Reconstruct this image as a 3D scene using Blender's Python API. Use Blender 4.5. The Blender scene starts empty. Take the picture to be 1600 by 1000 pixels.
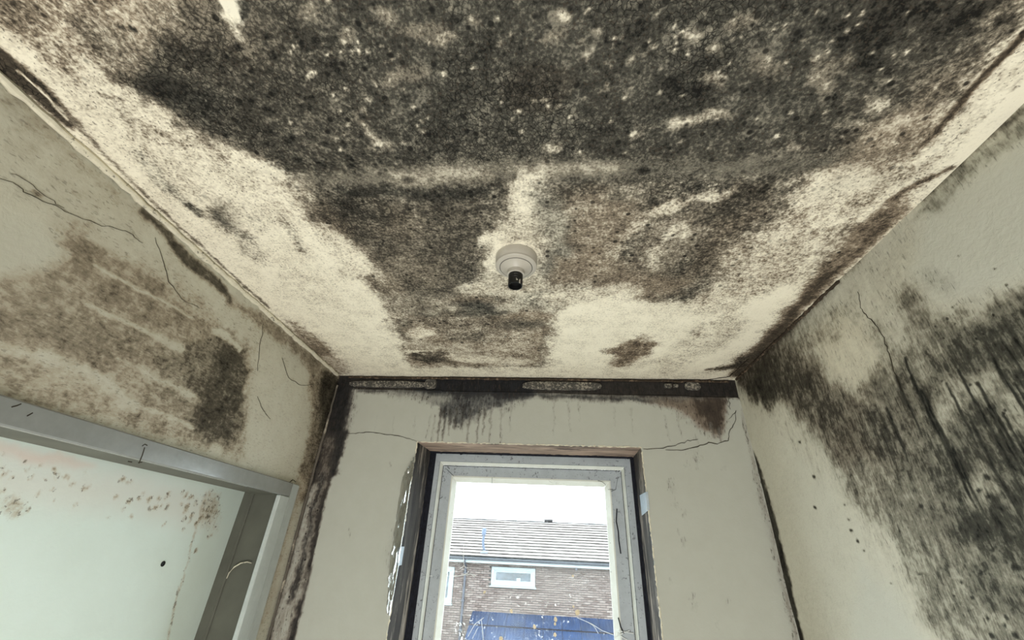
import bpy, math, random
import numpy as np
from mathutils import Matrix, Vector
random.seed(7)
SC = bpy.context.scene
COL = SC.collection
ZC = 1.65            # eye height above the floor; lengths below are measured from the eye point
WL, WR, D, H = 0.963, 0.798, 1.702, 0.70      # left wall, right wall, window wall, ceiling above eye

# ------------------------------------------------------------------ camera, sky, lights, exposure
cd = bpy.data.cameras.new('camera'); cam = bpy.data.objects.new('camera', cd); COL.objects.link(cam)
cd.sensor_width = 36.0; cd.lens = 641.4 / 1600 * 36; cd.clip_start = 0.02; cd.clip_end = 300
cr, cu, cf = Vector((0.99627, 0.07471, 0.043145)), Vector((0.0004, -0.50413, 0.863628)), Vector((-0.086272, 0.86039, 0.50228))
cu = Vector((-0.0, 0, 0)) + cr.cross(cf)
cam.matrix_world = Matrix(((cr.x, cu.x, -cf.x, 0), (cr.y, cu.y, -cf.y, 0), (cr.z, cu.z, -cf.z, ZC), (0, 0, 0, 1)))
SC.camera = cam
w = bpy.data.worlds.new('overcast_sky'); SC.world = w; w.use_nodes = True
w.node_tree.nodes['Background'].inputs[0].default_value = (0.90, 0.96, 1.0, 1)
w.node_tree.nodes['Background'].inputs[1].default_value = 7.5
def area(name, loc, target, sx, sy, power, color):
    l = bpy.data.lights.new(name, 'AREA'); l.shape = 'RECTANGLE'; l.size = sx; l.size_y = sy; l.energy = power; l.color = color
    o = bpy.data.objects.new(name, l); COL.objects.link(o); o.location = loc
    o.rotation_euler = (Vector(target) - Vector(loc)).to_track_quat('-Z', 'Y').to_euler()
    return o
area('low_fill_light', (-0.1, -0.55, 0.25), (-0.1, 0.75, 2.35), 1.2, 1.0, 40, (1.0, 0.985, 0.96))  # added unseen fill low behind the camera, lights the room from below
vs = SC.view_settings; vs.view_transform = 'Standard'; vs.look = 'None'; vs.gamma = 1; vs.exposure = 0.38; vs.use_curve_mapping = False

# ------------------------------------------------------------------ node helpers
def new_mat(name):
    m = bpy.data.materials.new(name); m.use_nodes = True; nt = m.node_tree; nt.nodes.clear()
    return m, nt
class NT:
    def __init__(s, nt): s.nt = nt
    def put(s, sock, v):
        if hasattr(v, 'is_output'): s.nt.links.new(v, sock)
        else: sock.default_value = v
    def node(s, t, props=None, **ins):
        n = s.nt.nodes.new(t)
        for k, v in (props or {}).items(): setattr(n, k, v)
        for k, v in ins.items(): s.put(n.inputs[int(k[1:])] if k[0] == '_' and k[1:].isdigit() else n.inputs[k.replace('__', ' ')], v)
        return n
    def math(s, op, a, b=0.0, clamp=False):
        return s.node('ShaderNodeMath', {'operation': op, 'use_clamp': clamp}, _0=a, _1=b).outputs[0]
    def rng(s, v, a, b, c=0.0, d=1.0, smooth=False):
        n = s.node('ShaderNodeMapRange', {'interpolation_type': 'SMOOTHSTEP' if smooth else 'LINEAR'})
        for i, x in enumerate((v, a, b, c, d)): s.put(n.inputs[i], x)
        return n.outputs[0]
    def mix(s, f, a, b):
        n = s.node('ShaderNodeMix', {'data_type': 'RGBA'}); s.put(n.inputs[0], f); s.put(n.inputs[6], a); s.put(n.inputs[7], b)
        return n.outputs[2]
    def noise(s, vec, scale, detail=4, rough=0.6, dist=0.0):
        return s.node('ShaderNodeTexNoise', {}, Vector=vec, Scale=scale, Detail=detail, Roughness=rough, Distortion=dist).outputs[0]
    def vscale(s, vec, xyz):
        return s.node('ShaderNodeVectorMath', {'operation': 'MULTIPLY'}, _0=vec, _1=xyz).outputs[0]
    def pos(s): return s.node('ShaderNodeNewGeometry').outputs['Position']
def rgb(r, g, b):      # sRGB 0-255 to linear
    f = lambda c: (c / 255 / 12.92) if c <= 10 else ((c / 255 + .055) / 1.055) ** 2.4
    return (f(r), f(g), f(b), 1)
def plain(name, col, rough=.6, spec=.4, metal=0.0, var=.0, vscale=20.0, dirt=None, dscale=60.0, damt=.45, bump=0.0, stretch=(1, 1, 1)):
    m, nt = new_mat(name); n = NT(nt)
    p = n.vscale(n.pos(), stretch)
    c = col
    if var: c = n.mix(n.rng(n.noise(p, vscale, 5, .6), .3, .7), tuple(x * (1 - var) for x in col[:3]) + (1,), tuple(min(1, x * (1 + var)) for x in col[:3]) + (1,))
    if dirt: c = n.mix(n.rng(n.math('ADD', n.noise(p, dscale, 6, .7), n.math('MULTIPLY', n.noise(p, dscale * .15, 2), .35)), 1.02 - damt, 1.1 - damt, 0, .85), c, dirt)
    b = n.node('ShaderNodeBsdfPrincipled', {}, **{'Base__Color': c, 'Roughness': rough, 'Metallic': metal, 'Specular__IOR__Level': spec})
    if bump:
        bp = n.node('ShaderNodeBump', {}, Strength=.6, Distance=bump, Height=n.noise(p, vscale * 2, 5, .65)); nt.links.new(bp.outputs[0], b.inputs['Normal'])
    o = n.node('ShaderNodeOutputMaterial', {}, Surface=b.outputs[0])
    return m
def stain_mat(name, grey, cream, grain, mold, black, brown, crackle=0.0, streak=(1, 1, 1), fleck=.5, navy=(.012, .016, .03, 1), rough=.75, bumpd=.002, spec=.10, pepper=.7, a_fine=.56, a_mid=.42, a_big=.42, a_streak=0.0, midmix=.25):
    """painted plaster with mould: attribute 'stain' = (mould density, brown tint, cream paint, softness)"""
    m, nt = new_mat(name); n = NT(nt)
    at = n.node('ShaderNodeAttribute', {'attribute_name': 'stain'}); sp = n.node('ShaderNodeSeparateColor', {}, Color=at.outputs['Color'])
    M, B, K = sp.outputs[0], sp.outputs[1], sp.outputs[2]; S = at.outputs['Alpha']
    p = n.pos(); q = n.vscale(p, streak); sub = lambda a: n.math('SUBTRACT', a, .5)
    na = n.rng(n.noise(q, grain * 2.6, 3, .6), .25, .75)            # grains of a few millimetres
    nb = n.rng(n.noise(p, grain * .85, 5, .65, .4), .27, .73)       # specks and colonies
    nc = n.rng(n.noise(p, grain * .22, 4, .6), .28, .72)            # patches
    ns = n.rng(n.noise(q, grain * .8, 5, .65), .27, .73)
    amp = n.rng(S, 0, 1, 1.0, .32)
    var = n.math('ADD', n.math('ADD', n.math('MULTIPLY', sub(na), a_fine), n.math('MULTIPLY', sub(nb), a_mid)), n.math('ADD', n.math('MULTIPLY', sub(nc), a_big), n.math('MULTIPLY', sub(ns), a_streak)))
    live = n.rng(M, .0, .35, .25, 1)
    T = n.math('ADD', M, n.math('MULTIPLY', n.math('MULTIPLY', var, amp), live))
    base = n.mix(K, grey, cream)
    base = n.mix(n.rng(nc, 0, 1, 0, .25), base, n.vscale(base, (.82, .80, .76)))
    Bp = n.math('MAXIMUM', B, 0.0); Bn = n.math('MAXIMUM', n.math('MULTIPLY', B, -1.0), 0.0)
    dark = n.mix(Bp, mold, brown); dark = n.mix(Bn, dark, navy)
    mid = n.vscale(dark, (2.6, 2.5, 2.4)); mid = n.mix(midmix, mid, base)
    deep = n.mix(n.math('MULTIPLY', Bp, .6), black, n.vscale(brown[:3], (.2, .2, .2)))
    c = n.mix(n.rng(T, .12, .42), base, n.mix(.45, base, mid))
    c = n.mix(n.rng(T, .36, .60), c, mid)
    c = n.mix(n.rng(T, .52, .80), c, dark)
    c = n.mix(n.rng(T, .74, 1.05), c, deep)
    vd = n.node('ShaderNodeTexVoronoi', {'feature': 'F1'}, Vector=p, Scale=grain * .95)
    vr = n.node('ShaderNodeSeparateColor', {}, Color=vd.outputs['Color']).outputs[0]
    rad = n.math('ADD', n.math('MULTIPLY', sub(na), .22), n.math('SUBTRACT', vd.outputs['Distance'], n.rng(vr, .55, 1.0, -.1, .36)))
    spot = n.math('MULTIPLY', n.rng(rad, .06, -.08, 0, .92), n.math('MULTIPLY', n.rng(M, .15, .6, 0, 1), n.rng(S, .5, 1, 1, .3)))
    c = n.mix(spot, c, deep)
    pep = n.math('MULTIPLY', n.rng(n.math('ADD', n.noise(q, grain * 3.0, 2, .5), n.math('MULTIPLY', nc, .12)), .67, .73, 0, 1), n.rng(M, .05, .25, 0, pepper))
    c = n.mix(pep, c, n.mix(.4, black, brown))
    hgt = n.math('SUBTRACT', n.math('MULTIPLY', nb, .6), n.math('MULTIPLY', T, .3))
    if crackle:
        wv = n.node('ShaderNodeVectorMath', {'operation': 'ADD'}, _0=p, _1=n.vscale(n.node('ShaderNodeTexNoise', {}, Vector=p, Scale=40.0, Detail=3.0).outputs[1], (.022, .022, .022))).outputs[0]
        e = n.node('ShaderNodeTexVoronoi', {'feature': 'DISTANCE_TO_EDGE'}, Vector=wv, Scale=98.0).outputs['Distance']
        ck = n.math('MULTIPLY', n.rng(e, .015, .085, 1, 0, True), n.math('MULTIPLY', n.rng(n.noise(p, 5.0, 3), .42, .58, .15, 1), n.rng(M, .4, .85, 0, crackle)))
        c = n.mix(ck, c, black)
        hgt = n.math('SUBTRACT', hgt, ck)
    b = n.node('ShaderNodeBsdfPrincipled', {}, **{'Base__Color': c, 'Roughness': rough, 'Specular__IOR__Level': spec})
    bp = n.node('ShaderNodeBump', {}, Strength=.55, Distance=bumpd, Height=hgt); nt.links.new(bp.outputs[0], b.inputs['Normal'])
    n.node('ShaderNodeOutputMaterial', {}, Surface=b.outputs[0])
    return m

MOLD = (.080, .076, .062, 1); BLACK = (.009, .009, .008, 1); BROWN = (.105, .080, .056, 1)
MAT = {
 'ceiling': stain_mat('mouldy_ceiling_paint', (.58, .57, .50, 1), (.84, .79, .65, 1), 62, MOLD, BLACK, BROWN, crackle=.85, midmix=.08, a_mid=.46, a_big=.32),
 'left': stain_mat('mouldy_left_wall_paint', (.50, .50, .43, 1), (.64, .60, .48, 1), 75, (.115, .105, .08, 1), (.016, .015, .011, 1), (.13, .095, .065, 1), streak=(1, .35, 1), a_fine=.3, a_mid=.42, a_big=.34, a_streak=.2, pepper=.35),
 'right': stain_mat('mouldy_right_wall_paint', (.57, .57, .50, 1), (.64, .60, .48, 1), 85, (.085, .085, .068, 1), BLACK, (.072, .057, .042, 1), streak=(1, 1, .22), pepper=.45, a_fine=.3, a_mid=.36, a_big=.3, a_streak=.42),
 'back': stain_mat('window_wall_paint', (.42, .43, .385, 1), (.50, .49, .43, 1), 90, (.05, .05, .048, 1), (.006, .006, .007, 1), (.085, .062, .045, 1), streak=(1, 1, .18), spec=.25, bumpd=.0008, a_fine=.25, a_mid=.2, a_big=.2, a_streak=.3),
 'alcove': stain_mat('alcove_paint', (.72, .82, .77, 1), (.76, .54, .45, 1), 40, (.17, .15, .11, 1), (.06, .05, .04, 1), (.2, .16, .1, 1), bumpd=.001),
 'grey_gloss': plain('grey_gloss_paint', (.22, .23, .22, 1), .2, .7, var=.08, vscale=30, bump=.0006),
 'window_sheen_gloss': plain('grey_gloss_with_window_sheen', (.44, .48, .47, 1), .2, .7, var=.06, vscale=30, bump=.0006),  # paler copy of the grey gloss: window reflection put into the colour
 'panel': plain('shaded_grey_panel_paint', (.105, .106, .086, 1), .6, .3, var=.15, vscale=9),  # grey darkened: shade of recess end and frame underside is in the colour
 'crack': plain('dark_crack', (.035, .028, .02, 1), .9, .1),
 'cream': plain('cream_filler', (.62, .58, .46, 1), .7, .3, var=.12, vscale=60, dirt=(.10, .09, .07, 1), dscale=90, damt=.25, bump=.001),
 'filler': plain('grubby_filler', (.26, .24, .20, 1), .8, .2, var=.35, vscale=120, dirt=(.03, .03, .03, 1), dscale=110, damt=.42, bump=.002),
 'cornerline': plain('grubby_corner_filler', (.40, .36, .29, 1), .8, .2, var=.3, vscale=14, dirt=(.06, .052, .045, 1), dscale=9, damt=.42),
 'brownbead': plain('stained_caulk', (.14, .10, .07, 1), .8, .2, var=.5, vscale=60, dirt=(.02, .015, .01, 1), dscale=70, damt=.45, bump=.001),
 'wood': plain('stripped_weathered_wood', (.22, .19, .16, 1), .75, .2, var=.75, vscale=42, dirt=(.010, .010, .012, 1), dscale=22, damt=.42, bump=.0015, stretch=(1, 1, .12)),
 'headwood': plain('stripped_brown_wood', (.30, .225, .175, 1), .75, .2, var=.5, vscale=46, dirt=(.03, .02, .02, 1), dscale=26, damt=.33, bump=.0015, stretch=(.12, 1, 1)),
 'void': plain('black_mouldy_gap', (.010, .011, .017, 1), .8, .2, var=.5, vscale=60),
 'upvc': plain('grubby_white_frame', (.38, .42, .455, 1), .35, .5, var=.08, vscale=25, dirt=(.07, .07, .08, 1), dscale=110, damt=.25),
 'upvc_pale': plain('white_frame_bevel', (.66, .68, .63, 1), .35, .5, var=.05, vscale=25, dirt=(.14, .13, .12, 1), dscale=110, damt=.17),  # paler plastic for frame bevel and glazing bead
 'fitting': plain('yellowed_white_plastic', (.41, .385, .335, 1), .38, .5),
 'fitting_dark': plain('black_plastic', (.006, .006, .006, 1), .4, .4),
 'gasket': plain('rubber_gasket', (.02, .02, .022, 1), .7, .2),
 'mortar': plain('mortar', (0.0425, 0.04, 0.039, 1), .95, .1, var=.2, vscale=5),
 'whiteboard': plain('white_painted_board', (0.2046, 0.2294, 0.2294, 1), .6, .3, var=.08, vscale=3),
 'gutter': plain('grey_gutter_plastic', (0.06, 0.066, 0.078, 1), .5, .4),
 'pipe': plain('dark_downpipe', (0.036, 0.039, 0.051, 1), .5, .4, var=.2),
 'ventpipe': plain('pale_blue_grey_pipe', (.045, .062, .10, 1), .5, .4),
 'ridge': plain('dark_ridge_tile', (0.027, 0.0258, 0.0276, 1), .9, .1, var=.4, vscale=6),
 'farglass': plain('dark_window_glass', (0.036, 0.045, 0.054, 1), .15, .5, var=.8, vscale=5),
 'card': plain('pale_card', (0.27, 0.39, 0.408, 1), .6, .3),
 'blue': plain('blue_roof_sheet', (0.0096, 0.0216, 0.0552, 1), .5, .4, var=.35, vscale=2.2),
 'ground': plain('grey_paving', (.20, .20, .19, 1), .95, .1, var=.2, vscale=2),
 'floor': plain('bare_boards', (.36, .30, .23, 1), .7, .3, var=.25, vscale=6, stretch=(1, .2, 1)),
 'plainwall': plain('plain_wall_paint', (.55, .55, .50, 1), .8, .2, var=.05),
 'web': plain('dusty_cobweb', (.75, .78, .78, 1), .9, .1),
 'splat': plain('dried_splash', (.75, .66, .48, 1), .9, .1, var=.3, vscale=300),
 'tape': plain('silver_grey_tape', (.40, .46, .52, 1), .3, .5, var=.12, vscale=60, bump=.0006),
 'lead': plain('flashing_lead', (.12, .13, .15, 1), .6, .3),
}
def random_tint(name, cols, rough=.9, bump=.0):
    m, nt = new_mat(name); n = NT(nt)
    r = n.node('ShaderNodeObjectInfo').outputs['Random']
    isl = n.node('ShaderNodeNewGeometry').outputs['Random Per Island']
    v = n.math('FRACT', n.math('ADD', r, isl)); cr_ = n.node('ShaderNodeValToRGB', {}, Fac=v)
    el = cr_.color_ramp.elements
    el[0].color = cols[0]; el[1].color = cols[-1]
    for i, c in enumerate(cols[1:-1]): el.new((i + 1) / (len(cols) - 1)).color = c
    c = n.mix(n.rng(n.noise(n.pos(), 14.0, 4), .3, .7, 0, .3), cr_.outputs[0], n.vscale(cr_.outputs[0], (.7, .68, .68)))
    b = n.node('ShaderNodeBsdfPrincipled', {}, **{'Base__Color': c, 'Roughness': rough, 'Specular__IOR__Level': .15})
    n.node('ShaderNodeOutputMaterial', {}, Surface=b.outputs[0]); return m
MAT['brick'] = random_tint('brown_brick', [(.080, .058, .051, 1), (.11, .084, .075, 1), (.15, .120, .107, 1), (.095, .071, .065, 1), (.18, .150, .135, 1)])
MAT['tile'] = random_tint('pale_roof_tile', [(.22, .19, .18, 1), (.27, .24, .225, 1), (.31, .28, .265, 1)])
def glass_mat():
    m, nt = new_mat('dirty_window_glass'); n = NT(nt); p = n.pos()
    tr = n.node('ShaderNodeBsdfTransparent', {}, Color=(.93, .97, .97, 1)); gl = n.node('ShaderNodeBsdfGlossy', {}, Color=(1, 1, 1, 1), Roughness=.02)
    fr = n.node('ShaderNodeFresnel', {}, IOR=1.45)
    a = n.node('ShaderNodeMixShader', {}, _0=n.math('MULTIPLY', fr.outputs[0], .35), _1=tr.outputs[0], _2=gl.outputs[0])
    sep = n.node('ShaderNodeSeparateXYZ', {}, Vector=p).outputs[2]
    low = n.rng(sep, ZC + .14, ZC - .30, 0, .12)
    f1 = n.noise(p, 120.0, 5, .65, .6); f2 = n.noise(p, 14.0, 3)
    d = n.rng(n.math('ADD', n.math('ADD', f1, n.math('MULTIPLY', f2, .45)), low), .975, 1.03, 0, .85)
    film = n.math('ADD', d, n.rng(n.noise(p, 5.0, 3), .3, .8, .0, .04), True)
    tl = n.node('ShaderNodeBsdfTranslucent', {}, Color=(.75, .75, .70, 1)); df = n.node('ShaderNodeBsdfDiffuse', {}, Color=(.6, .6, .55, 1))
    dirt = n.node('ShaderNodeMixShader', {}, _0=.35, _1=tl.outputs[0], _2=df.outputs[0])
    o = n.node('ShaderNodeMixShader', {}, _0=film, _1=a.outputs[0], _2=dirt.outputs[0])
    n.node('ShaderNodeOutputMaterial', {}, Surface=o.outputs[0]); return m
MAT['glass'] = glass_mat()
def film_mat():
    m, nt = new_mat('clear_plastic_film'); n = NT(nt)
    tr = n.node('ShaderNodeBsdfTransparent', {}, Color=(.80, .80, .79, 1)); gl = n.node('ShaderNodeBsdfGlossy', {}, Color=(.8, .8, .8, 1), Roughness=.08)
    fr = n.node('ShaderNodeLayerWeight', {}, Blend=.35)
    o = n.node('ShaderNodeMixShader', {}, _0=n.rng(fr.outputs['Fresnel'], 0, 1, .04, .28), _1=tr.outputs[0], _2=gl.outputs[0])
    n.node('ShaderNodeOutputMaterial', {}, Surface=o.outputs[0]); return m
MAT['film'] = film_mat()

# ------------------------------------------------------------------ mesh helpers
class G:
    def __init__(s): s.v = []; s.f = []
    def add(s, vs, fs):
        k = len(s.v); s.v += [tuple(v) for v in vs]; s.f += [tuple(i + k for i in f) for f in fs]; return s
    def box(s, x0, x1, y0, y1, z0, z1, c=0.0):
        if not c:
            return s.add([(x, y, z) for x in (x0, x1) for y in (y0, y1) for z in (z0, z1)], [(0, 1, 3, 2), (4, 6, 7, 5), (0, 4, 5, 1), (2, 3, 7, 6), (0, 2, 6, 4), (1, 5, 7, 3)])
        vs = []; c = min(c, (x1 - x0) / 2.01, (y1 - y0) / 2.01, (z1 - z0) / 2.01)      # chamfered box
        X, Y, Z = (x0, x1), (y0, y1), (z0, z1); ix = {}
        for a in (0, 1):
            for b in (0, 1):
                for d in (0, 1):
                    sx, sy, sz = (c if a == 0 else -c), (c if b == 0 else -c), (c if d == 0 else -c)
                    for t, o in (('x', (0, sy, sz)), ('y', (sx, 0, sz)), ('z', (sx, sy, 0))):
                        ix[(a, b, d, t)] = len(vs); vs.append((X[a] + o[0], Y[b] + o[1], Z[d] + o[2]))
        F = []
        for t, ax in (('x', 0), ('y', 1), ('z', 2)):
            for e in (0, 1):
                q = []
                for u, w_ in ((0, 0), (1, 0), (1, 1), (0, 1)):
                    k = [u, w_]; k.insert(ax, e); q.append(ix[(*k, t)])
                F.append(tuple(q if (e == 1) != (ax == 1) else q[::-1]))
        for ax in range(3):
            t1, t2 = [t for i, t in enumerate('xyz') if i != ax]; 
            for u in (0, 1):
                for w_ in (0, 1):
                    k0 = [u, w_]; k0.insert(ax, 0); k1 = [u, w_]; k1.insert(ax, 1)
                    F.append((ix[(*k0, t1)], ix[(*k1, t1)], ix[(*k1, t2)], ix[(*k0, t2)]))
        for a in (0, 1):
            for b in (0, 1):
                for d in (0, 1): F.append((ix[(a, b, d, 'x')], ix[(a, b, d, 'y')], ix[(a, b, d, 'z')]))
        return s.add(vs, F)
    def lathe(s, prof, cx, cy, n=48):
        vs = []; fs = []
        for r, z in prof:
            for i in range(n):
                t = 2 * math.pi * i / n; vs.append((cx + r * math.cos(t), cy + r * math.sin(t), z))
        m = len(prof)
        for j in range(m - 1):
            for i in range(n): fs.append((j * n + i, j * n + (i + 1) % n, (j + 1) * n + (i + 1) % n, (j + 1) * n + i))
        fs.append(tuple(range(n))); fs.append(tuple(range((m - 1) * n, m * n))[::-1])
        return s.add(vs, fs)
    def tube(s, pts, r, n=8):
        pts = [Vector(p) for p in pts]; R = r if isinstance(r, (list, tuple)) else [r] * len(pts); vs = []; fs = []
        for i, p in enumerate(pts):
            d = (pts[min(i + 1, len(pts) - 1)] - pts[max(i - 1, 0)]).normalized()
            a = d.cross(Vector((0, 0, 1)) if abs(d.z) < .9 else Vector((1, 0, 0))).normalized(); b = d.cross(a)
            for k in range(n):
                t = 2 * math.pi * k / n; vs.append(p + R[i] * (math.cos(t) * a + math.sin(t) * b))
        for i in range(len(pts) - 1):
            for k in range(n): fs.append((i * n + k, i * n + (k + 1) % n, (i + 1) * n + (k + 1) % n, (i + 1) * n + k))
        fs.append(tuple(range(n))[::-1]); fs.append(tuple(range((len(pts) - 1) * n, len(pts) * n)))
        return s.add(vs, fs)
    def frame_ring(s, loops, gap=.0002):
        """four mitred rails; loops = [(x0, x1, z0, z1, y), ...] from the outside in, closed back at +depth"""
        cs = []
        for x0, x1, z0, z1, y in loops: cs.append([(x0, y, z0), (x1, y, z0), (x1, y, z1), (x0, y, z1)])
        for k in range(4):
            a, b = k, (k + 1) % 4; vs = []; fs = []
            for c in cs:
                p, q = Vector(c[a]), Vector(c[b]); d = (q - p).normalized() * gap; vs += [p + d, q - d]
            m = len(cs)
            for i in range(m): j = (i + 1) % m; fs.append((2 * i, 2 * i + 1, 2 * j + 1, 2 * j))
            fs.append(tuple(2 * i for i in range(m))); fs.append(tuple(2 * i + 1 for i in range(m))[::-1])
            s.add(vs, fs)
        return s
    def build(s, name, mat, parent=None, smooth=False, **props):
        L = Vector((0, 0, -ZC))
        q = parent
        while q is not None: L = L + q.location; q = q.parent
        me = bpy.data.meshes.new(name); me.from_pydata([(v[0] - L.x, v[1] - L.y, v[2] - L.z) for v in s.v], [], s.f)
        me.materials.append(MAT[mat] if isinstance(mat, str) else mat)
        import bmesh
        bm = bmesh.new(); bm.from_mesh(me); bmesh.ops.recalc_face_normals(bm, faces=bm.faces[:]); bm.to_mesh(me); bm.free()
        if smooth:
            me.polygons.foreach_set('use_smooth', [True] * len(me.polygons))
            me.set_sharp_from_angle(angle=math.radians(35))
        o = bpy.data.objects.new(name, me); COL.objects.link(o)
        if parent is not None: o.parent = parent
        for k, v in props.items(): o[k] = v
        return o
def thing(name, label, cat, loc, group=None):
    o = bpy.data.objects.new(name, None); COL.objects.link(o); o.location = (loc[0], loc[1], loc[2] + ZC); o.empty_display_size = .05
    o['label'] = label; o['category'] = cat
    if group: o['group'] = group
    return o
def structure(o, label=None):
    o['kind'] = 'structure'
    if label: o['label'] = label
    return o

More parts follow.
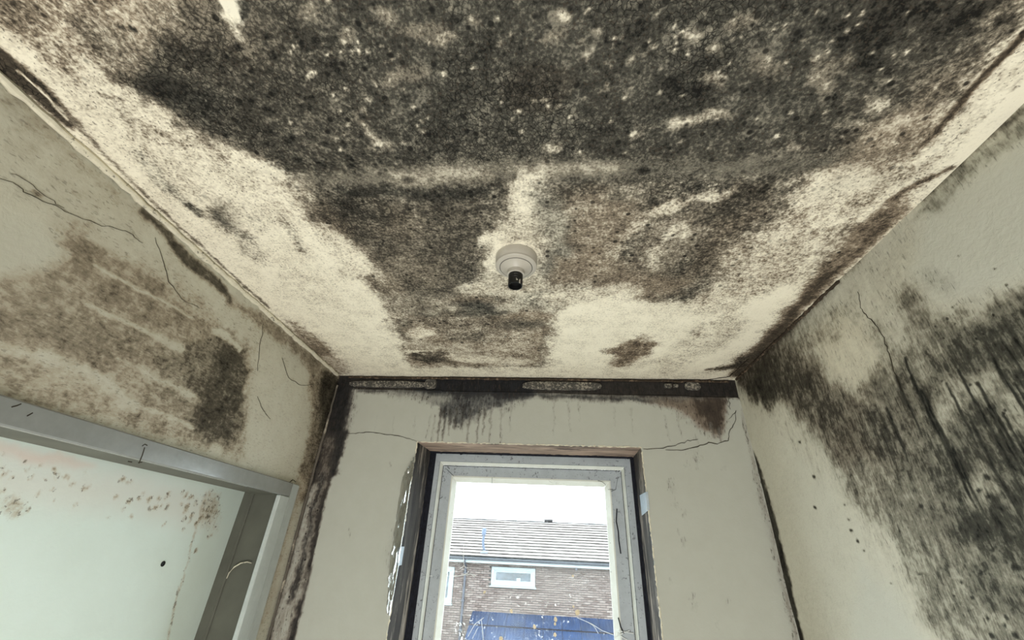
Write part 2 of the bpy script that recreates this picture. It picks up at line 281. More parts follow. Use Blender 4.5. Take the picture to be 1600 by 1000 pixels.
# ------------------------------------------------------------------ stains: where the mould, bare paint, drips and painted-in ridge reflection lie on each surface (metres on that surface)
# ops: (points, half-widths or None for a filled shape, softness, raggedness, strength, (mould, brown, cream, softness))
STAINS = {}
CRACKS = []
BASES = {'ceiling': (0.2, 0.6, 1, 0.05), 'left': (0.2, 0.2, 0.25, 0.25), 'right': (0.18, 0.25, 0.45, 0.3), 'back': (0.02, 0.3, 0.1, 0.5), 'alcove': (0.02, 0.3, 0, 0.3)}
STAINS['ceiling'] = [
 ([(-.718,.106),(-.859,.208),(-.807,.269),(-.769,.330),(-.774,.411),(-.708,.475),(-.631,.531),(-.594,.601),(-.591,.680),(-.578,.822),(-.547,.970),(-.531,1.156),(-.571,1.515),(-.429,1.610),(-.0147,1.568),(.0553,1.289),(.0839,1.011),(.191,.981),(.302,1.083),(.465,1.121),(.505,.926),(.531,.735),(.564,.619),(.635,.527),(.666,.456),(.677,.378),(.678,.306),(.610,.193)],None,.0687,.0305,1,(.74,.15,None,.1)),
 ([(-.555,.117),(-.703,.266),(-.732,.354),(-.722,.426),(-.679,.491),(-.610,.532),(-.538,.555),(-.204,.552),(.186,.572),(.433,.574),(.548,.510),(.605,.453),(.629,.384),(.611,.302),(.540,.188)],None,.0429,.0215,1,(.82,.1,None,.4)),
 ([(-.225,.138),(-.335,.353),(-.331,.528),(-.0719,.554),(.368,.564),(.485,.495),(.496,.377),(.399,.179)],None,.0891,.0158,1,(.83,.0,None,.55)),
 ([(-.796,.148),(-.446,.170),(-.535,.259),(-.612,.299),(-.712,.333),(-.802,.350),(-.849,.305),(-.881,.248)],None,.0328,.015,1,(.5,.7,None,None)),
 ([(-.577,.292),(-.598,.301),(-.627,.302),(-.653,.295),(-.670,.281),(-.673,.265),(-.661,.251),(-.640,.243),(-.614,.242),(-.589,.249),(-.572,.262),(-.567,.277)],None,.0285,.0114,1,(.42,.8,None,None)),
 ([(-.786,.297),(-.806,.301),(-.824,.293),(-.834,.276),(-.833,.257),(-.823,.239),(-.807,.228),(-.788,.225),(-.772,.232),(-.762,.246),(-.761,.265),(-.769,.284)],None,.0241,.0093,1,(.4,.8,None,None)),
 ([(-.827,.406),(-.851,.411),(-.871,.401),(-.881,.380),(-.878,.354),(-.866,.332),(-.847,.317),(-.825,.314),(-.807,.322),(-.797,.340),(-.796,.365),(-.807,.389)],None,.0293,.0112,1,(.3,.5,None,None)),
 ([(-.423,.308),(-.459,.332),(-.516,.344),(-.577,.339),(-.621,.319),(-.637,.291),(-.622,.263),(-.582,.243),(-.531,.234),(-.478,.239),(-.437,.255),(-.416,.280)],None,.0384,.0154,.8,(.72,.3,None,None)),
 ([(-.653,.387),(-.672,.395),(-.694,.395),(-.712,.387),(-.722,.373),(-.720,.357),(-.708,.344),(-.690,.337),(-.670,.337),(-.652,.345),(-.642,.358),(-.642,.373)],None,.0207,.011,1,(1,0,None,.9)),
 ([(-.680,.356),(-.695,.365),(-.713,.369),(-.731,.368),(-.743,.362),(-.745,.352),(-.738,.342),(-.724,.334),(-.706,.330),(-.689,.331),(-.678,.337),(-.674,.346)],None,.0202,.009,1,(.95,None,None,None)),
 ([(-.601,.415),(-.622,.426),(-.650,.428),(-.676,.420),(-.691,.404),(-.694,.386),(-.682,.371),(-.661,.361),(-.636,.360),(-.612,.367),(-.595,.381),(-.591,.399)],None,.03,.0115,1,(.95,.0,None,None)),
 ([(-.714,.355),(-.725,.362),(-.741,.367),(-.758,.368),(-.771,.365),(-.777,.359),(-.773,.352),(-.762,.344),(-.746,.340),(-.729,.339),(-.717,.341),(-.711,.347)],None,.0159,.0073,1,(.9,None,None,None)),
 ([(.510,.338),(.521,.353),(.523,.369),(.514,.384),(.497,.391),(.476,.390),(.458,.380),(.447,.364),(.447,.348),(.456,.335),(.473,.328),(.492,.330)],None,.0227,.0109,1,(1,0,None,.6)),
 ([(.455,.340),(.458,.350),(.453,.358),(.440,.360),(.425,.357),(.410,.348),(.400,.337),(.398,.326),(.404,.319),(.416,.317),(.431,.320),(.445,.329)],None,.0176,.0084,1,(.98,None,None,None)),
 ([(.614,.313),(.626,.327),(.629,.343),(.621,.358),(.604,.367),(.582,.367),(.563,.358),(.551,.343),(.550,.327),(.560,.313),(.577,.305),(.596,.305)],None,.0253,.0101,1,(.97,.1,None,None)),
 ([(.546,.398),(.548,.404),(.540,.410),(.527,.414),(.510,.415),(.495,.412),(.487,.406),(.486,.400),(.494,.394),(.507,.390),(.523,.390),(.538,.392)],None,.0118,.0063,1,(.98,None,None,None)),
 ([(.264,.426),(.263,.440),(.250,.449),(.229,.452),(.206,.447),(.188,.436),(.179,.421),(.181,.408),(.194,.399),(.214,.397),(.236,.401),(.254,.412)],None,.0271,.0104,1,(.98,None,None,None)),
 ([(.553,.305),(.564,.323),(.557,.343),(.533,.359),(.498,.366),(.463,.362),(.438,.348),(.431,.328),(.441,.309),(.466,.295),(.498,.289),(.530,.293)],None,.0253,.0101,1,(.95,.1,None,None)),
 ([(-.488,.237),(-.448,.240),(-.463,.276),(-.475,.279),(-.475,.264),(-.493,.264),(-.494,.256)],None,.0045,.0115,1,(.1,0,.7,0)),
 ([(-.448,.262),(-.454,.270),(-.462,.276),(-.468,.278),(-.471,.275),(-.470,.269),(-.466,.261),(-.459,.253),(-.452,.248),(-.446,.246),(-.443,.248),(-.444,.254)],None,.0045,.0058,1,(.95,0,None,None)),
 ([(-.481,.274),(-.487,.277),(-.494,.279),(-.500,.277),(-.504,.274),(-.505,.269),(-.502,.265),(-.496,.262),(-.489,.261),(-.482,.262),(-.478,.265),(-.478,.270)],None,.0074,.0074,1,(.35,.2,None,None)),
 ([(-.493,.303),(-.498,.303),(-.503,.301),(-.506,.295),(-.506,.289),(-.504,.284),(-.499,.280),(-.494,.280),(-.490,.282),(-.487,.287),(-.486,.293),(-.489,.299)],None,.0077,.0062,1,(.45,None,None,None)),
 ([(-.234,.287),(-.236,.293),(-.242,.299),(-.248,.301),(-.254,.300),(-.258,.295),(-.258,.289),(-.256,.282),(-.250,.277),(-.244,.275),(-.238,.276),(-.235,.280)],None,.0082,.0102,1,(.51,.2,None,None)),
 ([(-.157,.303),(-.163,.311),(-.180,.317),(-.203,.322),(-.227,.322),(-.243,.318),(-.249,.312),(-.241,.304),(-.224,.298),(-.201,.294),(-.179,.294),(-.162,.297)],None,.0085,.0105,1,(.6799999999999999,.2,None,None)),
 ([(-.143,.321),(-.146,.326),(-.154,.331),(-.166,.334),(-.177,.334),(-.185,.330),(-.188,.325),(-.185,.320),(-.176,.315),(-.165,.312),(-.154,.313),(-.146,.316)],None,.0087,.0108,1,(.56,.2,None,None)),
 ([(-.202,.375),(-.207,.383),(-.219,.390),(-.235,.394),(-.251,.394),(-.262,.390),(-.266,.383),(-.260,.375),(-.248,.368),(-.232,.365),(-.216,.365),(-.206,.369)],None,.0098,.0122,1,(.6799999999999999,.2,None,None)),
 ([(-.254,.386),(-.257,.391),(-.263,.395),(-.272,.397),(-.280,.396),(-.285,.394),(-.287,.390),(-.284,.385),(-.277,.381),(-.269,.379),(-.261,.380),(-.255,.382)],None,.01,.0125,1,(.56,.2,None,None)),
 ([(-.292,.313),(-.296,.319),(-.304,.323),(-.316,.326),(-.326,.326),(-.333,.322),(-.335,.317),(-.331,.311),(-.322,.307),(-.311,.304),(-.300,.305),(-.293,.308)],None,.0088,.0109,1,(.6599999999999999,.2,None,None)),
 ([(-.341,.275),(-.346,.281),(-.355,.286),(-.366,.289),(-.376,.288),(-.382,.284),(-.383,.279),(-.378,.273),(-.369,.268),(-.359,.266),(-.349,.266),(-.342,.270)],None,.0082,.0102,1,(.6599999999999999,.2,None,None)),
 ([(.0330,.310),(.0328,.315),(.0301,.318),(.0256,.320),(.0206,.319),(.0164,.316),(.0142,.312),(.0146,.308),(.0173,.304),(.0217,.303),(.0266,.304),(.0307,.306)],None,.0081,.0101,1,(.31,.2,None,None)),
 ([(.0299,.331),(.0286,.336),(.0229,.340),(.0144,.342),(.0053,.342),(-.0018,.339),(-.0051,.335),(-.0035,.330),(.0022,.326),(.0107,.324),(.0195,.324),(.0266,.327)],None,.0085,.0106,1,(.6599999999999999,.2,None,None)),
 ([(.0371,.405),(.0369,.418),(.0309,.428),(.0207,.433),(.0090,.431),(-.0006,.423),(-.0056,.411),(-.0047,.398),(.0016,.389),(.0114,.384),(.0224,.386),(.0318,.394)],None,.0099,.0123,1,(.56,.2,None,None)),
 ([(.0675,.329),(.0684,.329)],[.0056,.0056],.0084,.0104,1,(.36,.2,None,None)),
 ([(.0191,.527),(.0172,.531),(.0105,.536),(.0008,.539),(-.0094,.539),(-.0172,.537),(-.0204,.533),(-.0183,.528),(-.0115,.524),(-.0018,.521),(.0081,.521),(.0158,.523)],None,.0122,.0152,1,(.36,.2,None,None)),
 ([(.237,.333),(.238,.338),(.233,.342),(.226,.344),(.217,.344),(.210,.341),(.205,.337),(.205,.332),(.210,.329),(.217,.326),(.226,.327),(.233,.329)],None,.0082,.0102,1,(.51,.2,None,None)),
 ([(.333,.473),(.331,.480),(.318,.487),(.298,.492),(.276,.494),(.259,.492),(.250,.486),(.253,.479),(.266,.472),(.286,.467),(.307,.466),(.325,.468)],None,.0107,.0133,1,(.6100000000000001,.2,None,None)),
 ([(.286,.481),(.286,.485),(.284,.488),(.280,.490),(.275,.490),(.270,.488),(.267,.484),(.267,.480),(.269,.477),(.273,.475),(.278,.475),(.283,.477)],None,.0107,.0134,1,(.41,.2,None,None)),
 ([(.317,.472),(.318,.476),(.315,.480),(.311,.482),(.305,.481),(.300,.479),(.297,.476),(.296,.472),(.299,.468),(.303,.467),(.309,.467),(.314,.469)],None,.0105,.0131,1,(.46,.2,None,None)),
 ([(.266,.481),(.266,.488),(.262,.494),(.254,.497),(.245,.496),(.237,.493),(.232,.487),(.231,.480),(.236,.474),(.243,.471),(.252,.472),(.261,.475)],None,.0108,.0135,1,(.41,.2,None,None)),
 ([(.367,.380),(.370,.390),(.366,.399),(.356,.403),(.342,.402),(.329,.396),(.320,.386),(.318,.376),(.322,.368),(.332,.364),(.345,.365),(.358,.371)],None,.0088,.011,1,(.6799999999999999,.2,None,None)),
 ([(.341,.393),(.345,.393)],[.006,.006],.009,.0112,1,(.56,.2,None,None)),
 ([(.363,.374),(.364,.377),(.362,.380),(.358,.381),(.353,.381),(.349,.379),(.346,.376),(.345,.373),(.347,.371),(.351,.369),(.356,.370),(.360,.371)],None,.0087,.0108,1,(.56,.2,None,None)),
 ([(.387,.396),(.389,.404),(.384,.410),(.375,.414),(.362,.413),(.351,.409),(.343,.402),(.342,.395),(.347,.388),(.357,.385),(.369,.385),(.380,.389)],None,.0091,.0113,1,(.72,.2,None,None)),
 ([(.310,.328),(.310,.333),(.305,.338),(.295,.341),(.284,.341),(.274,.338),(.268,.333),(.268,.327),(.274,.323),(.283,.320),(.294,.320),(.304,.323)],None,.008,.01,1,(.6599999999999999,.2,None,None)),
 ([(.459,.406),(.470,.424),(.474,.439),(.469,.445),(.458,.441),(.442,.428),(.427,.411),(.418,.393),(.415,.380),(.420,.374),(.430,.378),(.445,.389)],None,.0091,.0113,1,(.6399999999999999,.2,None,None)),
 ([(.452,.418),(.456,.424),(.457,.429),(.455,.432),(.451,.430),(.445,.426),(.440,.420),(.436,.413),(.435,.408),(.437,.406),(.442,.407),(.447,.412)],None,.0093,.0115,1,(.51,.2,None,None)),
 ([(.477,.392),(.480,.399),(.478,.405),(.470,.408),(.460,.408),(.450,.403),(.442,.397),(.440,.389),(.442,.383),(.450,.380),(.459,.381),(.469,.385)],None,.0088,.011,1,(.6399999999999999,.2,None,None)),
 ([(.586,.459),(.589,.466),(.585,.471),(.576,.475),(.565,.475),(.554,.472),(.547,.466),(.545,.460),(.549,.454),(.557,.451),(.569,.451),(.579,.454)],None,.0098,.0123,1,(.44,.2,None,None)),
 ([(.286,.413),(.288,.421),(.285,.427),(.279,.431),(.270,.430),(.261,.425),(.255,.417),(.254,.410),(.257,.403),(.264,.400),(.272,.401),(.281,.406)],None,.0095,.0118,1,(.51,.2,None,None)),
 ([(.273,.359),(.274,.363),(.272,.367),(.267,.369),(.261,.369),(.255,.366),(.252,.361),(.251,.356),(.253,.353),(.258,.351),(.264,.351),(.269,.354)],None,.0086,.0107,1,(.56,.2,None,None)),
 ([(-.101,.299),(-.102,.302),(-.106,.305),(-.111,.306),(-.116,.306),(-.119,.304),(-.121,.300),(-.119,.297),(-.116,.294),(-.111,.293),(-.106,.293),(-.103,.295)],None,.0082,.0102,1,(.6100000000000001,.2,None,None)),
 ([(-.317,.503),(-.321,.509),(-.329,.514),(-.339,.517),(-.348,.517),(-.354,.514),(-.355,.508),(-.352,.502),(-.344,.497),(-.334,.494),(-.325,.494),(-.319,.497)],None,.0124,.0154,1,(.41,.2,None,None)),
 ([(-.323,.448),(-.327,.456),(-.335,.462),(-.344,.466),(-.353,.465),(-.358,.460),(-.359,.453),(-.355,.445),(-.347,.439),(-.337,.435),(-.329,.436),(-.324,.441)],None,.0113,.0141,1,(.56,.2,None,None)),
 ([(-.344,.484),(-.338,.483)],[.008,.008],.0119,.0149,1,(.46,.2,None,None)),
 ([(.0492,.368),(.0532,.368)],[.004,.004],.0091,.0113,1,(.46,.2,None,None)),
 ([(.132,.372),(.134,.372)],[.005,.005],.009,.0112,1,(.46,.2,None,None)),
 ([(.0925,.429),(.0946,.428)],[.0056,.0056],.0101,.0126,1,(.56,.2,None,None)),
 ([(.184,.491),(.184,.497),(.181,.501),(.175,.504),(.167,.503),(.161,.500),(.158,.495),(.158,.490),(.161,.485),(.167,.483),(.174,.483),(.181,.486)],None,.0111,.0139,1,(.6599999999999999,.2,None,None)),
 ([(.477,.545),(.478,.549),(.476,.552),(.471,.554),(.466,.554),(.460,.552),(.457,.549),(.456,.545),(.458,.542),(.463,.540),(.468,.540),(.474,.542)],None,.0116,.0144,1,(.56,.2,None,None)),
 ([(.721,.464),(.729,.477),(.728,.487),(.718,.493),(.702,.492),(.684,.485),(.670,.474),(.663,.461),(.665,.451),(.675,.446),(.690,.447),(.707,.454)],None,.0097,.0121,1,(.6599999999999999,.2,None,None)),
 ([(.0471,.403),(.0436,.427),(.0230,.447),(-.0098,.459),(-.0453,.457),(-.0724,.442),(-.0834,.420),(-.0761,.397),(-.0540,.379),(-.0233,.370),(.0085,.371),(.0341,.383)],None,.01,.0124,1,(.8600000000000001,.2,None,None)),
 ([(.644,.417),(.652,.430),(.648,.441),(.634,.448),(.614,.447),(.593,.440),(.577,.427),(.571,.414),(.576,.403),(.589,.397),(.609,.398),(.629,.405)],None,.009,.0112,1,(.72,.2,None,None)),
 ([(-.405,.499),(-.404,.503)],[.0036,.0037],.0041,.0044,1,(1.0,0,None,.4)),
 ([(-.327,.583),(-.324,.584)],[.0054,.0054],.0046,.0049,1,(1.0,0,None,.4)),
 ([(-.359,.481),(-.362,.485)],[.0037,.0038],.004,.0043,1,(1.0,0,None,.4)),
 ([(-.465,.352),(-.471,.355)],[.0029,.0029],.0032,.0035,1,(1.0,0,None,.4)),
 ([(-.288,.307),(-.287,.307)],[.0033,.0033],.0029,.0031,1,(1.0,0,None,.4)),
 ([(-.386,.325),(-.382,.328)],[.0034,.0034],.003,.0032,1,(1.0,0,None,.4)),
 ([(-.566,.333),(-.569,.336)],[.0028,.0029],.0032,.0034,1,(1.0,0,None,.4)),
 ([(-.393,.566),(-.398,.569)],[.0052,.0053],.0046,.0049,1,(1.0,0,None,.4)),
 ([(-.537,.471),(-.532,.475)],[.0032,.0032],.004,.0043,1,(1.0,0,None,.4)),
 ([(-.479,.618),(-.477,.620)],[.0051,.0051],.005,.0053,1,(1.0,0,None,.4)),
 ([(-.130,.420),(-.121,.420)],[.0036,.0036],.0034,.0037,1,(1.0,0,None,.4)),
 ([(-.358,.681),(-.355,.684)],[.0062,.0062],.0053,.0057,1,(1.0,0,None,.4)),
 ([(-.405,.551),(-.407,.552)],[.0052,.0052],.0045,.0048,1,(1.0,0,None,.4)),
 ([(-.533,.331),(-.535,.332)],[.0043,.0043],.0032,.0034,1,(1.0,0,None,.4)),
 ([(-.637,.475),(-.633,.476)],[.0032,.0032],.0041,.0044,1,(1.0,0,None,.4)),
 ([(-.380,.402),(-.379,.405)],[.0047,.0047],.0035,.0037,1,(1.0,0,None,.4)),
 ([(-.233,.489),(-.227,.492)],[.0046,.0046],.004,.0042,1,(1.0,0,None,.4)),
 ([(-.451,.333),(-.454,.335)],[.0029,.0029],.0031,.0033,1,(1.0,0,None,.4)),
 ([(-.155,.451),(-.147,.454)],[.0026,.0026],.0037,.0039,1,(1.0,0,None,.4)),
 ([(-.501,.333),(-.503,.334)],[.0029,.003],.0031,.0034,1,(1.0,0,None,.4)),
 ([(-.430,.674),(-.424,.676)],[.0061,.0061],.0053,.0057,1,(1.0,0,None,.4)),
 ([(-.340,.545),(-.342,.546)],[.0038,.0038],.0044,.0047,1,(1.0,0,None,.4)),
 ([(-.672,.562),(-.668,.566)],[.006,.006],.0047,.0051,1,(1.0,0,None,.4)),
 ([(-.715,.446),(-.716,.447)],[.005,.005],.004,.0042,1,(1.0,0,None,.4)),
 ([(-.738,.347),(-.739,.348)],[.0049,.0049],.0034,.0036,1,(1.0,0,None,.4)),
 ([(-.399,.316),(-.400,.318)],[.0026,.0026],.003,.0032,1,(1.0,0,None,.4)),
 ([(-.553,.602),(-.549,.609)],[.0039,.0039],.0049,.0053,1,(1.0,0,None,.4)),
 ([(-.557,.345),(-.556,.345)],[.0028,.0028],.0033,.0035,1,(1.0,0,None,.4)),
 ([(-.368,.533),(-.364,.539)],[.0031,.0031],.0043,.0046,1,(1.0,0,None,.4)),
 ([(-.345,.573),(-.346,.576)],[.0039,.0039],.0046,.0049,1,(1.0,0,None,.4)),
 ([(-.358,.365),(-.353,.366)],[.0032,.0032],.0033,.0035,1,(1.0,0,None,.4)),
 ([(-.254,.414),(-.255,.416)],[.0045,.0045],.0035,.0037,1,(1.0,0,None,.4)),
 ([(-.452,.314),(-.451,.317)],[.0035,.0035],.003,.0032,1,(1.0,0,None,.4)),
 ([(-.405,.529),(-.402,.530)],[.0053,.0053],.0043,.0046,1,(1.0,0,None,.4)),
 ([(-.651,.572),(-.643,.577)],[.0049,.0049],.0048,.0051,1,(1.0,0,None,.4)),
 ([(-.368,.313),(-.371,.315)],[.0028,.0028],.003,.0032,1,(1.0,0,None,.4)),
 ([(-.519,.420),(-.516,.425)],[.0025,.0026],.0037,.004,1,(1.0,0,None,.4)),
 ([(-.707,.393),(-.703,.393)],[.0032,.0032],.0036,.0039,1,(1.0,0,None,.4)),
 ([(-.433,.421),(-.435,.422)],[.0044,.0044],.0036,.0039,1,(1.0,0,None,.4)),
 ([(-.502,.353),(-.502,.354)],[.0038,.0038],.0033,.0035,1,(1.0,0,None,.4)),
 ([(-.343,.446),(-.342,.448)],[.0058,.0058],.0037,.004,1,(1.0,0,None,.4)),
 ([(-.442,.494),(-.441,.498)],[.0055,.0055],.0041,.0044,1,(1.0,0,None,.4)),
 ([(-.555,.351),(-.552,.355)],[.0035,.0035],.0033,.0035,1,(1.0,0,None,.4)),
 ([(.0034,.316),(.0051,.317)],[.0027,.0027],.0028,.0029,1,(1.0,0,None,.4)),
 ([(-.568,.322),(-.564,.324)],[.0023,.0023],.0031,.0033,1,(1.0,0,None,.4)),
 ([(-.236,.440),(-.240,.443)],[.0036,.0036],.0036,.0039,1,(1.0,0,None,.4)),
 ([(-.561,.340),(-.561,.341)],[.0042,.0042],.0032,.0034,1,(1.0,0,None,.4)),
 ([(-.516,.378),(-.518,.380)],[.0042,.0042],.0034,.0037,1,(1.0,0,None,.4)),
 ([(-.0857,.534),(-.0862,.535)],[.0047,.0047],.0041,.0044,1,(1.0,0,None,.4)),
 ([(-.222,.432),(-.216,.434)],[.0034,.0034],.0036,.0038,1,(1.0,0,None,.4)),
 ([(-.562,.332),(-.561,.339)],[.0022,.0023],.0032,.0034,1,(1.0,0,None,.4)),
 ([(-.529,.640),(-.523,.647)],[.0035,.0036],.0052,.0055,1,(1.0,0,None,.4)),
 ([(-.309,.532),(-.306,.535)],[.0029,.0029],.0043,.0046,1,(1.0,0,None,.4)),
 ([(-.394,.317),(-.394,.318)],[.0033,.0034],.003,.0032,1,(1.0,0,None,.4)),
 ([(-.529,.582),(-.522,.584)],[.0034,.0034],.0048,.0051,1,(1.0,0,None,.4)),
 ([(-.644,.341),(-.644,.344)],[.005,.005],.0033,.0035,1,(1.0,0,None,.4)),
 ([(-.467,.615),(-.469,.619)],[.0043,.0043],.005,.0053,1,(1.0,0,None,.4)),
 ([(-.314,.559),(-.313,.562)],[.0032,.0033],.0045,.0048,1,(1.0,0,None,.4)),
 ([(-.745,.472),(-.745,.477)],[.0047,.0048],.0042,.0045,1,(1.0,0,None,.4)),
 ([(-.567,.387),(-.568,.388)],[.0045,.0045],.0035,.0038,1,(1.0,0,None,.4)),
 ([(-.337,.314),(-.339,.315)],[.0027,.0027],.0029,.0031,1,(1.0,0,None,.4)),
 ([(-.395,.307),(-.396,.308)],[.0026,.0026],.0029,.0031,1,(1.0,0,None,.4)),
 ([(-.416,.507),(-.416,.510)],[.0032,.0032],.0042,.0045,1,(1.0,0,None,.4)),
 ([(-.635,.530),(-.634,.536)],[.0033,.0034],.0045,.0048,1,(1.0,0,None,.4)),
 ([(-.484,.391),(-.481,.391)],[.0045,.0045],.0035,.0037,1,(1.0,0,None,.4)),
 ([(-.521,.526),(-.520,.532)],[.0036,.0037],.0044,.0047,1,(1.0,0,None,.4)),
 ([(-.416,.519),(-.418,.521)],[.0049,.005],.0043,.0046,1,(1.0,0,None,.4)),
 ([(-.116,.420),(-.113,.424)],[.0055,.0055],.0034,.0037,1,(1.0,0,None,.4)),
 ([(-.658,.280),(-.658,.281)],[.0037,.0038],.0029,.0031,1,(1.0,0,None,.4)),
 ([(-.450,.331),(-.449,.336)],[.0037,.0038],.0031,.0033,1,(1.0,0,None,.4)),
 ([(-.708,.331),(-.708,.336)],[.004,.004],.0033,.0035,1,(1.0,0,None,.4)),
 ([(-.518,.392),(-.519,.393)],[.0034,.0034],.0035,.0038,1,(1.0,0,None,.4)),
 ([(-.392,.327),(-.393,.328)],[.0027,.0027],.0031,.0033,1,(1.0,0,None,.4)),
 ([(-.505,.313),(-.504,.317)],[.0036,.0036],.003,.0032,1,(1.0,0,None,.4)),
 ([(-.641,.441),(-.641,.442)],[.0035,.0035],.0039,.0042,1,(1.0,0,None,.4)),
 ([(-.504,.398),(-.501,.400)],[.0033,.0033],.0035,.0038,1,(1.0,0,None,.4)),
 ([(-.322,.434),(-.326,.438)],[.0032,.0033],.0037,.0039,1,(1.0,0,None,.4)),
 ([(-.478,.538),(-.470,.543)],[.0046,.0047],.0044,.0047,1,(1.0,0,None,.4)),
 ([(-.673,.277),(-.671,.279)],[.0036,.0037],.0029,.0031,1,(1.0,0,None,.4)),
 ([(-.361,.357),(-.359,.358)],[.0047,.0048],.0032,.0034,1,(1.0,0,None,.4)),
 ([(-.442,.304),(-.443,.305)],[.0041,.0041],.0029,.0031,1,(1.0,0,None,.4)),
 ([(-.503,.481),(-.502,.483)],[.0062,.0063],.0041,.0043,1,(1.0,0,None,.4)),
 ([(-.488,.565),(-.486,.575)],[.004,.0041],.0046,.005,1,(1.0,0,None,.4)),
 ([(-.433,.377),(-.431,.382)],[.0027,.0028],.0034,.0036,1,(1.0,0,None,.4)),
 ([(-.523,.360),(-.517,.362)],[.0032,.0032],.0033,.0035,1,(1.0,0,None,.4)),
 ([(-.514,.530),(-.515,.532)],[.0051,.0051],.0044,.0047,1,(1.0,0,None,.4)),
 ([(-.340,.510),(-.337,.511)],[.0036,.0036],.0042,.0044,1,(1.0,0,None,.4)),
 ([(-.249,.422),(-.252,.425)],[.0036,.0036],.0035,.0038,1,(1.0,0,None,.4)),
 ([(-.353,.299),(-.350,.301)],[.0036,.0036],.0029,.0031,1,(1.0,0,None,.4)),
 ([(-.563,.494),(-.558,.496)],[.0043,.0043],.0042,.0045,1,(1.0,0,None,.4)),
 ([(-.508,.425),(-.507,.429)],[.0033,.0033],.0037,.004,1,(1.0,0,None,.4)),
 ([(-.658,.283),(-.655,.284)],[.0033,.0033],.0029,.0031,1,(1.0,0,None,.4)),
 ([(-.626,.301),(-.626,.304)],[.0025,.0025],.003,.0032,1,(1.0,0,None,.4)),
 ([(-.610,.376),(-.607,.377)],[.0031,.0031],.0035,.0037,1,(1.0,0,None,.4)),
 ([(-.516,.491),(-.507,.493)],[.0037,.0037],.0041,.0044,1,(1.0,0,None,.4)),
 ([(-.433,.459),(-.434,.460)],[.0039,.0039],.0039,.0041,1,(1.0,0,None,.4)),
 ([(-.243,.433),(-.240,.434)],[.002,.002],.003,.0038,1,(.41987869973186454,.2,None,.2)),
 ([(-.311,.305),(-.310,.305)],[.003,.003],.0024,.0031,1,(.4327022952027898,.2,None,.2)),
 ([(-.408,.321),(-.410,.322)],[.0025,.0025],.0025,.0032,1,(.4569611987735831,.2,None,.2)),
 ([(-.408,.369),(-.407,.371)],[.0034,.0034],.0028,.0035,1,(.33642803287200185,.2,None,.2)),
 ([(.451,.321),(.453,.323)],[.0026,.0026],.0021,.0027,1,(.4061263171210556,.2,None,.2)),
 ([(-.255,.338),(-.254,.339)],[.0028,.0028],.0025,.0032,1,(.46024154170307957,.2,None,.2)),
 ([(-.361,.321),(-.362,.321)],[.0018,.0018],.0025,.0032,1,(.45069025862392004,.2,None,.2)),
 ([(-.266,.330),(-.268,.331)],[.0018,.0018],.0025,.0032,1,(.34631634510915266,.2,None,.2)),
 ([(-.0510,.493),(-.0520,.494)],[.0036,.0036],.0032,.0041,1,(.39472266915136767,.2,None,.2)),
 ([(.137,.364),(.136,.365)],[.0021,.0021],.0025,.0032,1,(.36601696377230447,.2,None,.2)),
 ([(-.282,.499),(-.280,.500)],[.0026,.0026],.0034,.0043,1,(.3428467335781069,.2,None,.2)),
 ([(.431,.373),(.434,.376)],[.0019,.0019],.0024,.003,1,(.39004796929462443,.2,None,.2)),
 ([(.326,.414),(.327,.415)],[.0022,.0022],.0026,.0033,1,(.4663745495402847,.2,None,.2)),
 ([(.278,.400),(.276,.400)],[.0026,.0026],.0026,.0033,1,(.3291603107568156,.2,None,.2)),
 ([(.291,.479),(.291,.480)],[.0041,.0041],.003,.0038,1,(.34921278017618496,.2,None,.2)),
 ([(.549,.378),(.550,.379)],[.0025,.0025],.0023,.003,1,(.37908727530805153,.2,None,.2)),
 ([(.199,.347),(.198,.348)],[.0022,.0022],.0024,.003,1,(.44877028946660114,.2,None,.2)),
 ([(.425,.515),(.426,.518)],[.0039,.0039],.0031,.0039,1,(.39986224122482905,.2,None,.2)),
 ([(.288,.408),(.292,.410)],[.0029,.0029],.0026,.0033,1,(.43280769128887653,.2,None,.2)),
 ([(-.116,.300),(-.114,.300)],[.0016,.0016],.0023,.0029,1,(.31850678349427497,.2,None,.2)),
 ([(.0412,.464),(.0409,.467)],[.002,.002],.003,.0039,1,(.4020710894210771,.2,None,.2)),
 ([(-.126,.370),(-.124,.372)],[.0024,.0024],.0026,.0034,1,(.44570643686371714,.2,None,.2)),
 ([(-.304,.338),(-.305,.339)],[.0032,.0032],.0025,.0033,1,(.3514303273905439,.2,None,.2)),
 ([(.200,.357),(.201,.357)],[.0031,.0031],.0024,.0031,1,(.3690007368496291,.2,None,.2)),
 ([(.497,.381),(.498,.382)],[.003,.003],.0024,.003,1,(.45668799603227783,.2,None,.2)),
 ([(-.419,.330),(-.420,.330)],[.0021,.0021],.0026,.0033,1,(.30506745136110835,.2,None,.2)),
 ([(.353,.335),(.354,.336)],[.0023,.0023],.0022,.0028,1,(.4693905254043583,.2,None,.2)),
 ([(.188,.323),(.190,.327)],[.0015,.0015],.0022,.0029,1,(.36167468639065115,.2,None,.2)),
 ([(-.158,.316),(-.159,.316)],[.0025,.0026],.0024,.003,1,(.44921217699022786,.2,None,.2)),
 ([(.293,.346),(.294,.347)],[.0019,.0019],.0023,.0029,1,(.4748956414898651,.2,None,.2)),
 ([(.511,.326),(.513,.327)],[.0028,.0028],.0021,.0027,1,(.43856053491475977,.2,None,.2)),
 ([(.339,.337),(.338,.337)],[.003,.003],.0022,.0029,1,(.4823191903336689,.2,None,.2)),
 ([(-.379,.431),(-.380,.432)],[.0036,.0036],.0031,.0039,1,(.40975784794898795,.2,None,.2)),
 ([(-.350,.459),(-.347,.462)],[.002,.002],.0032,.0041,1,(.32831518608594096,.2,None,.2)),
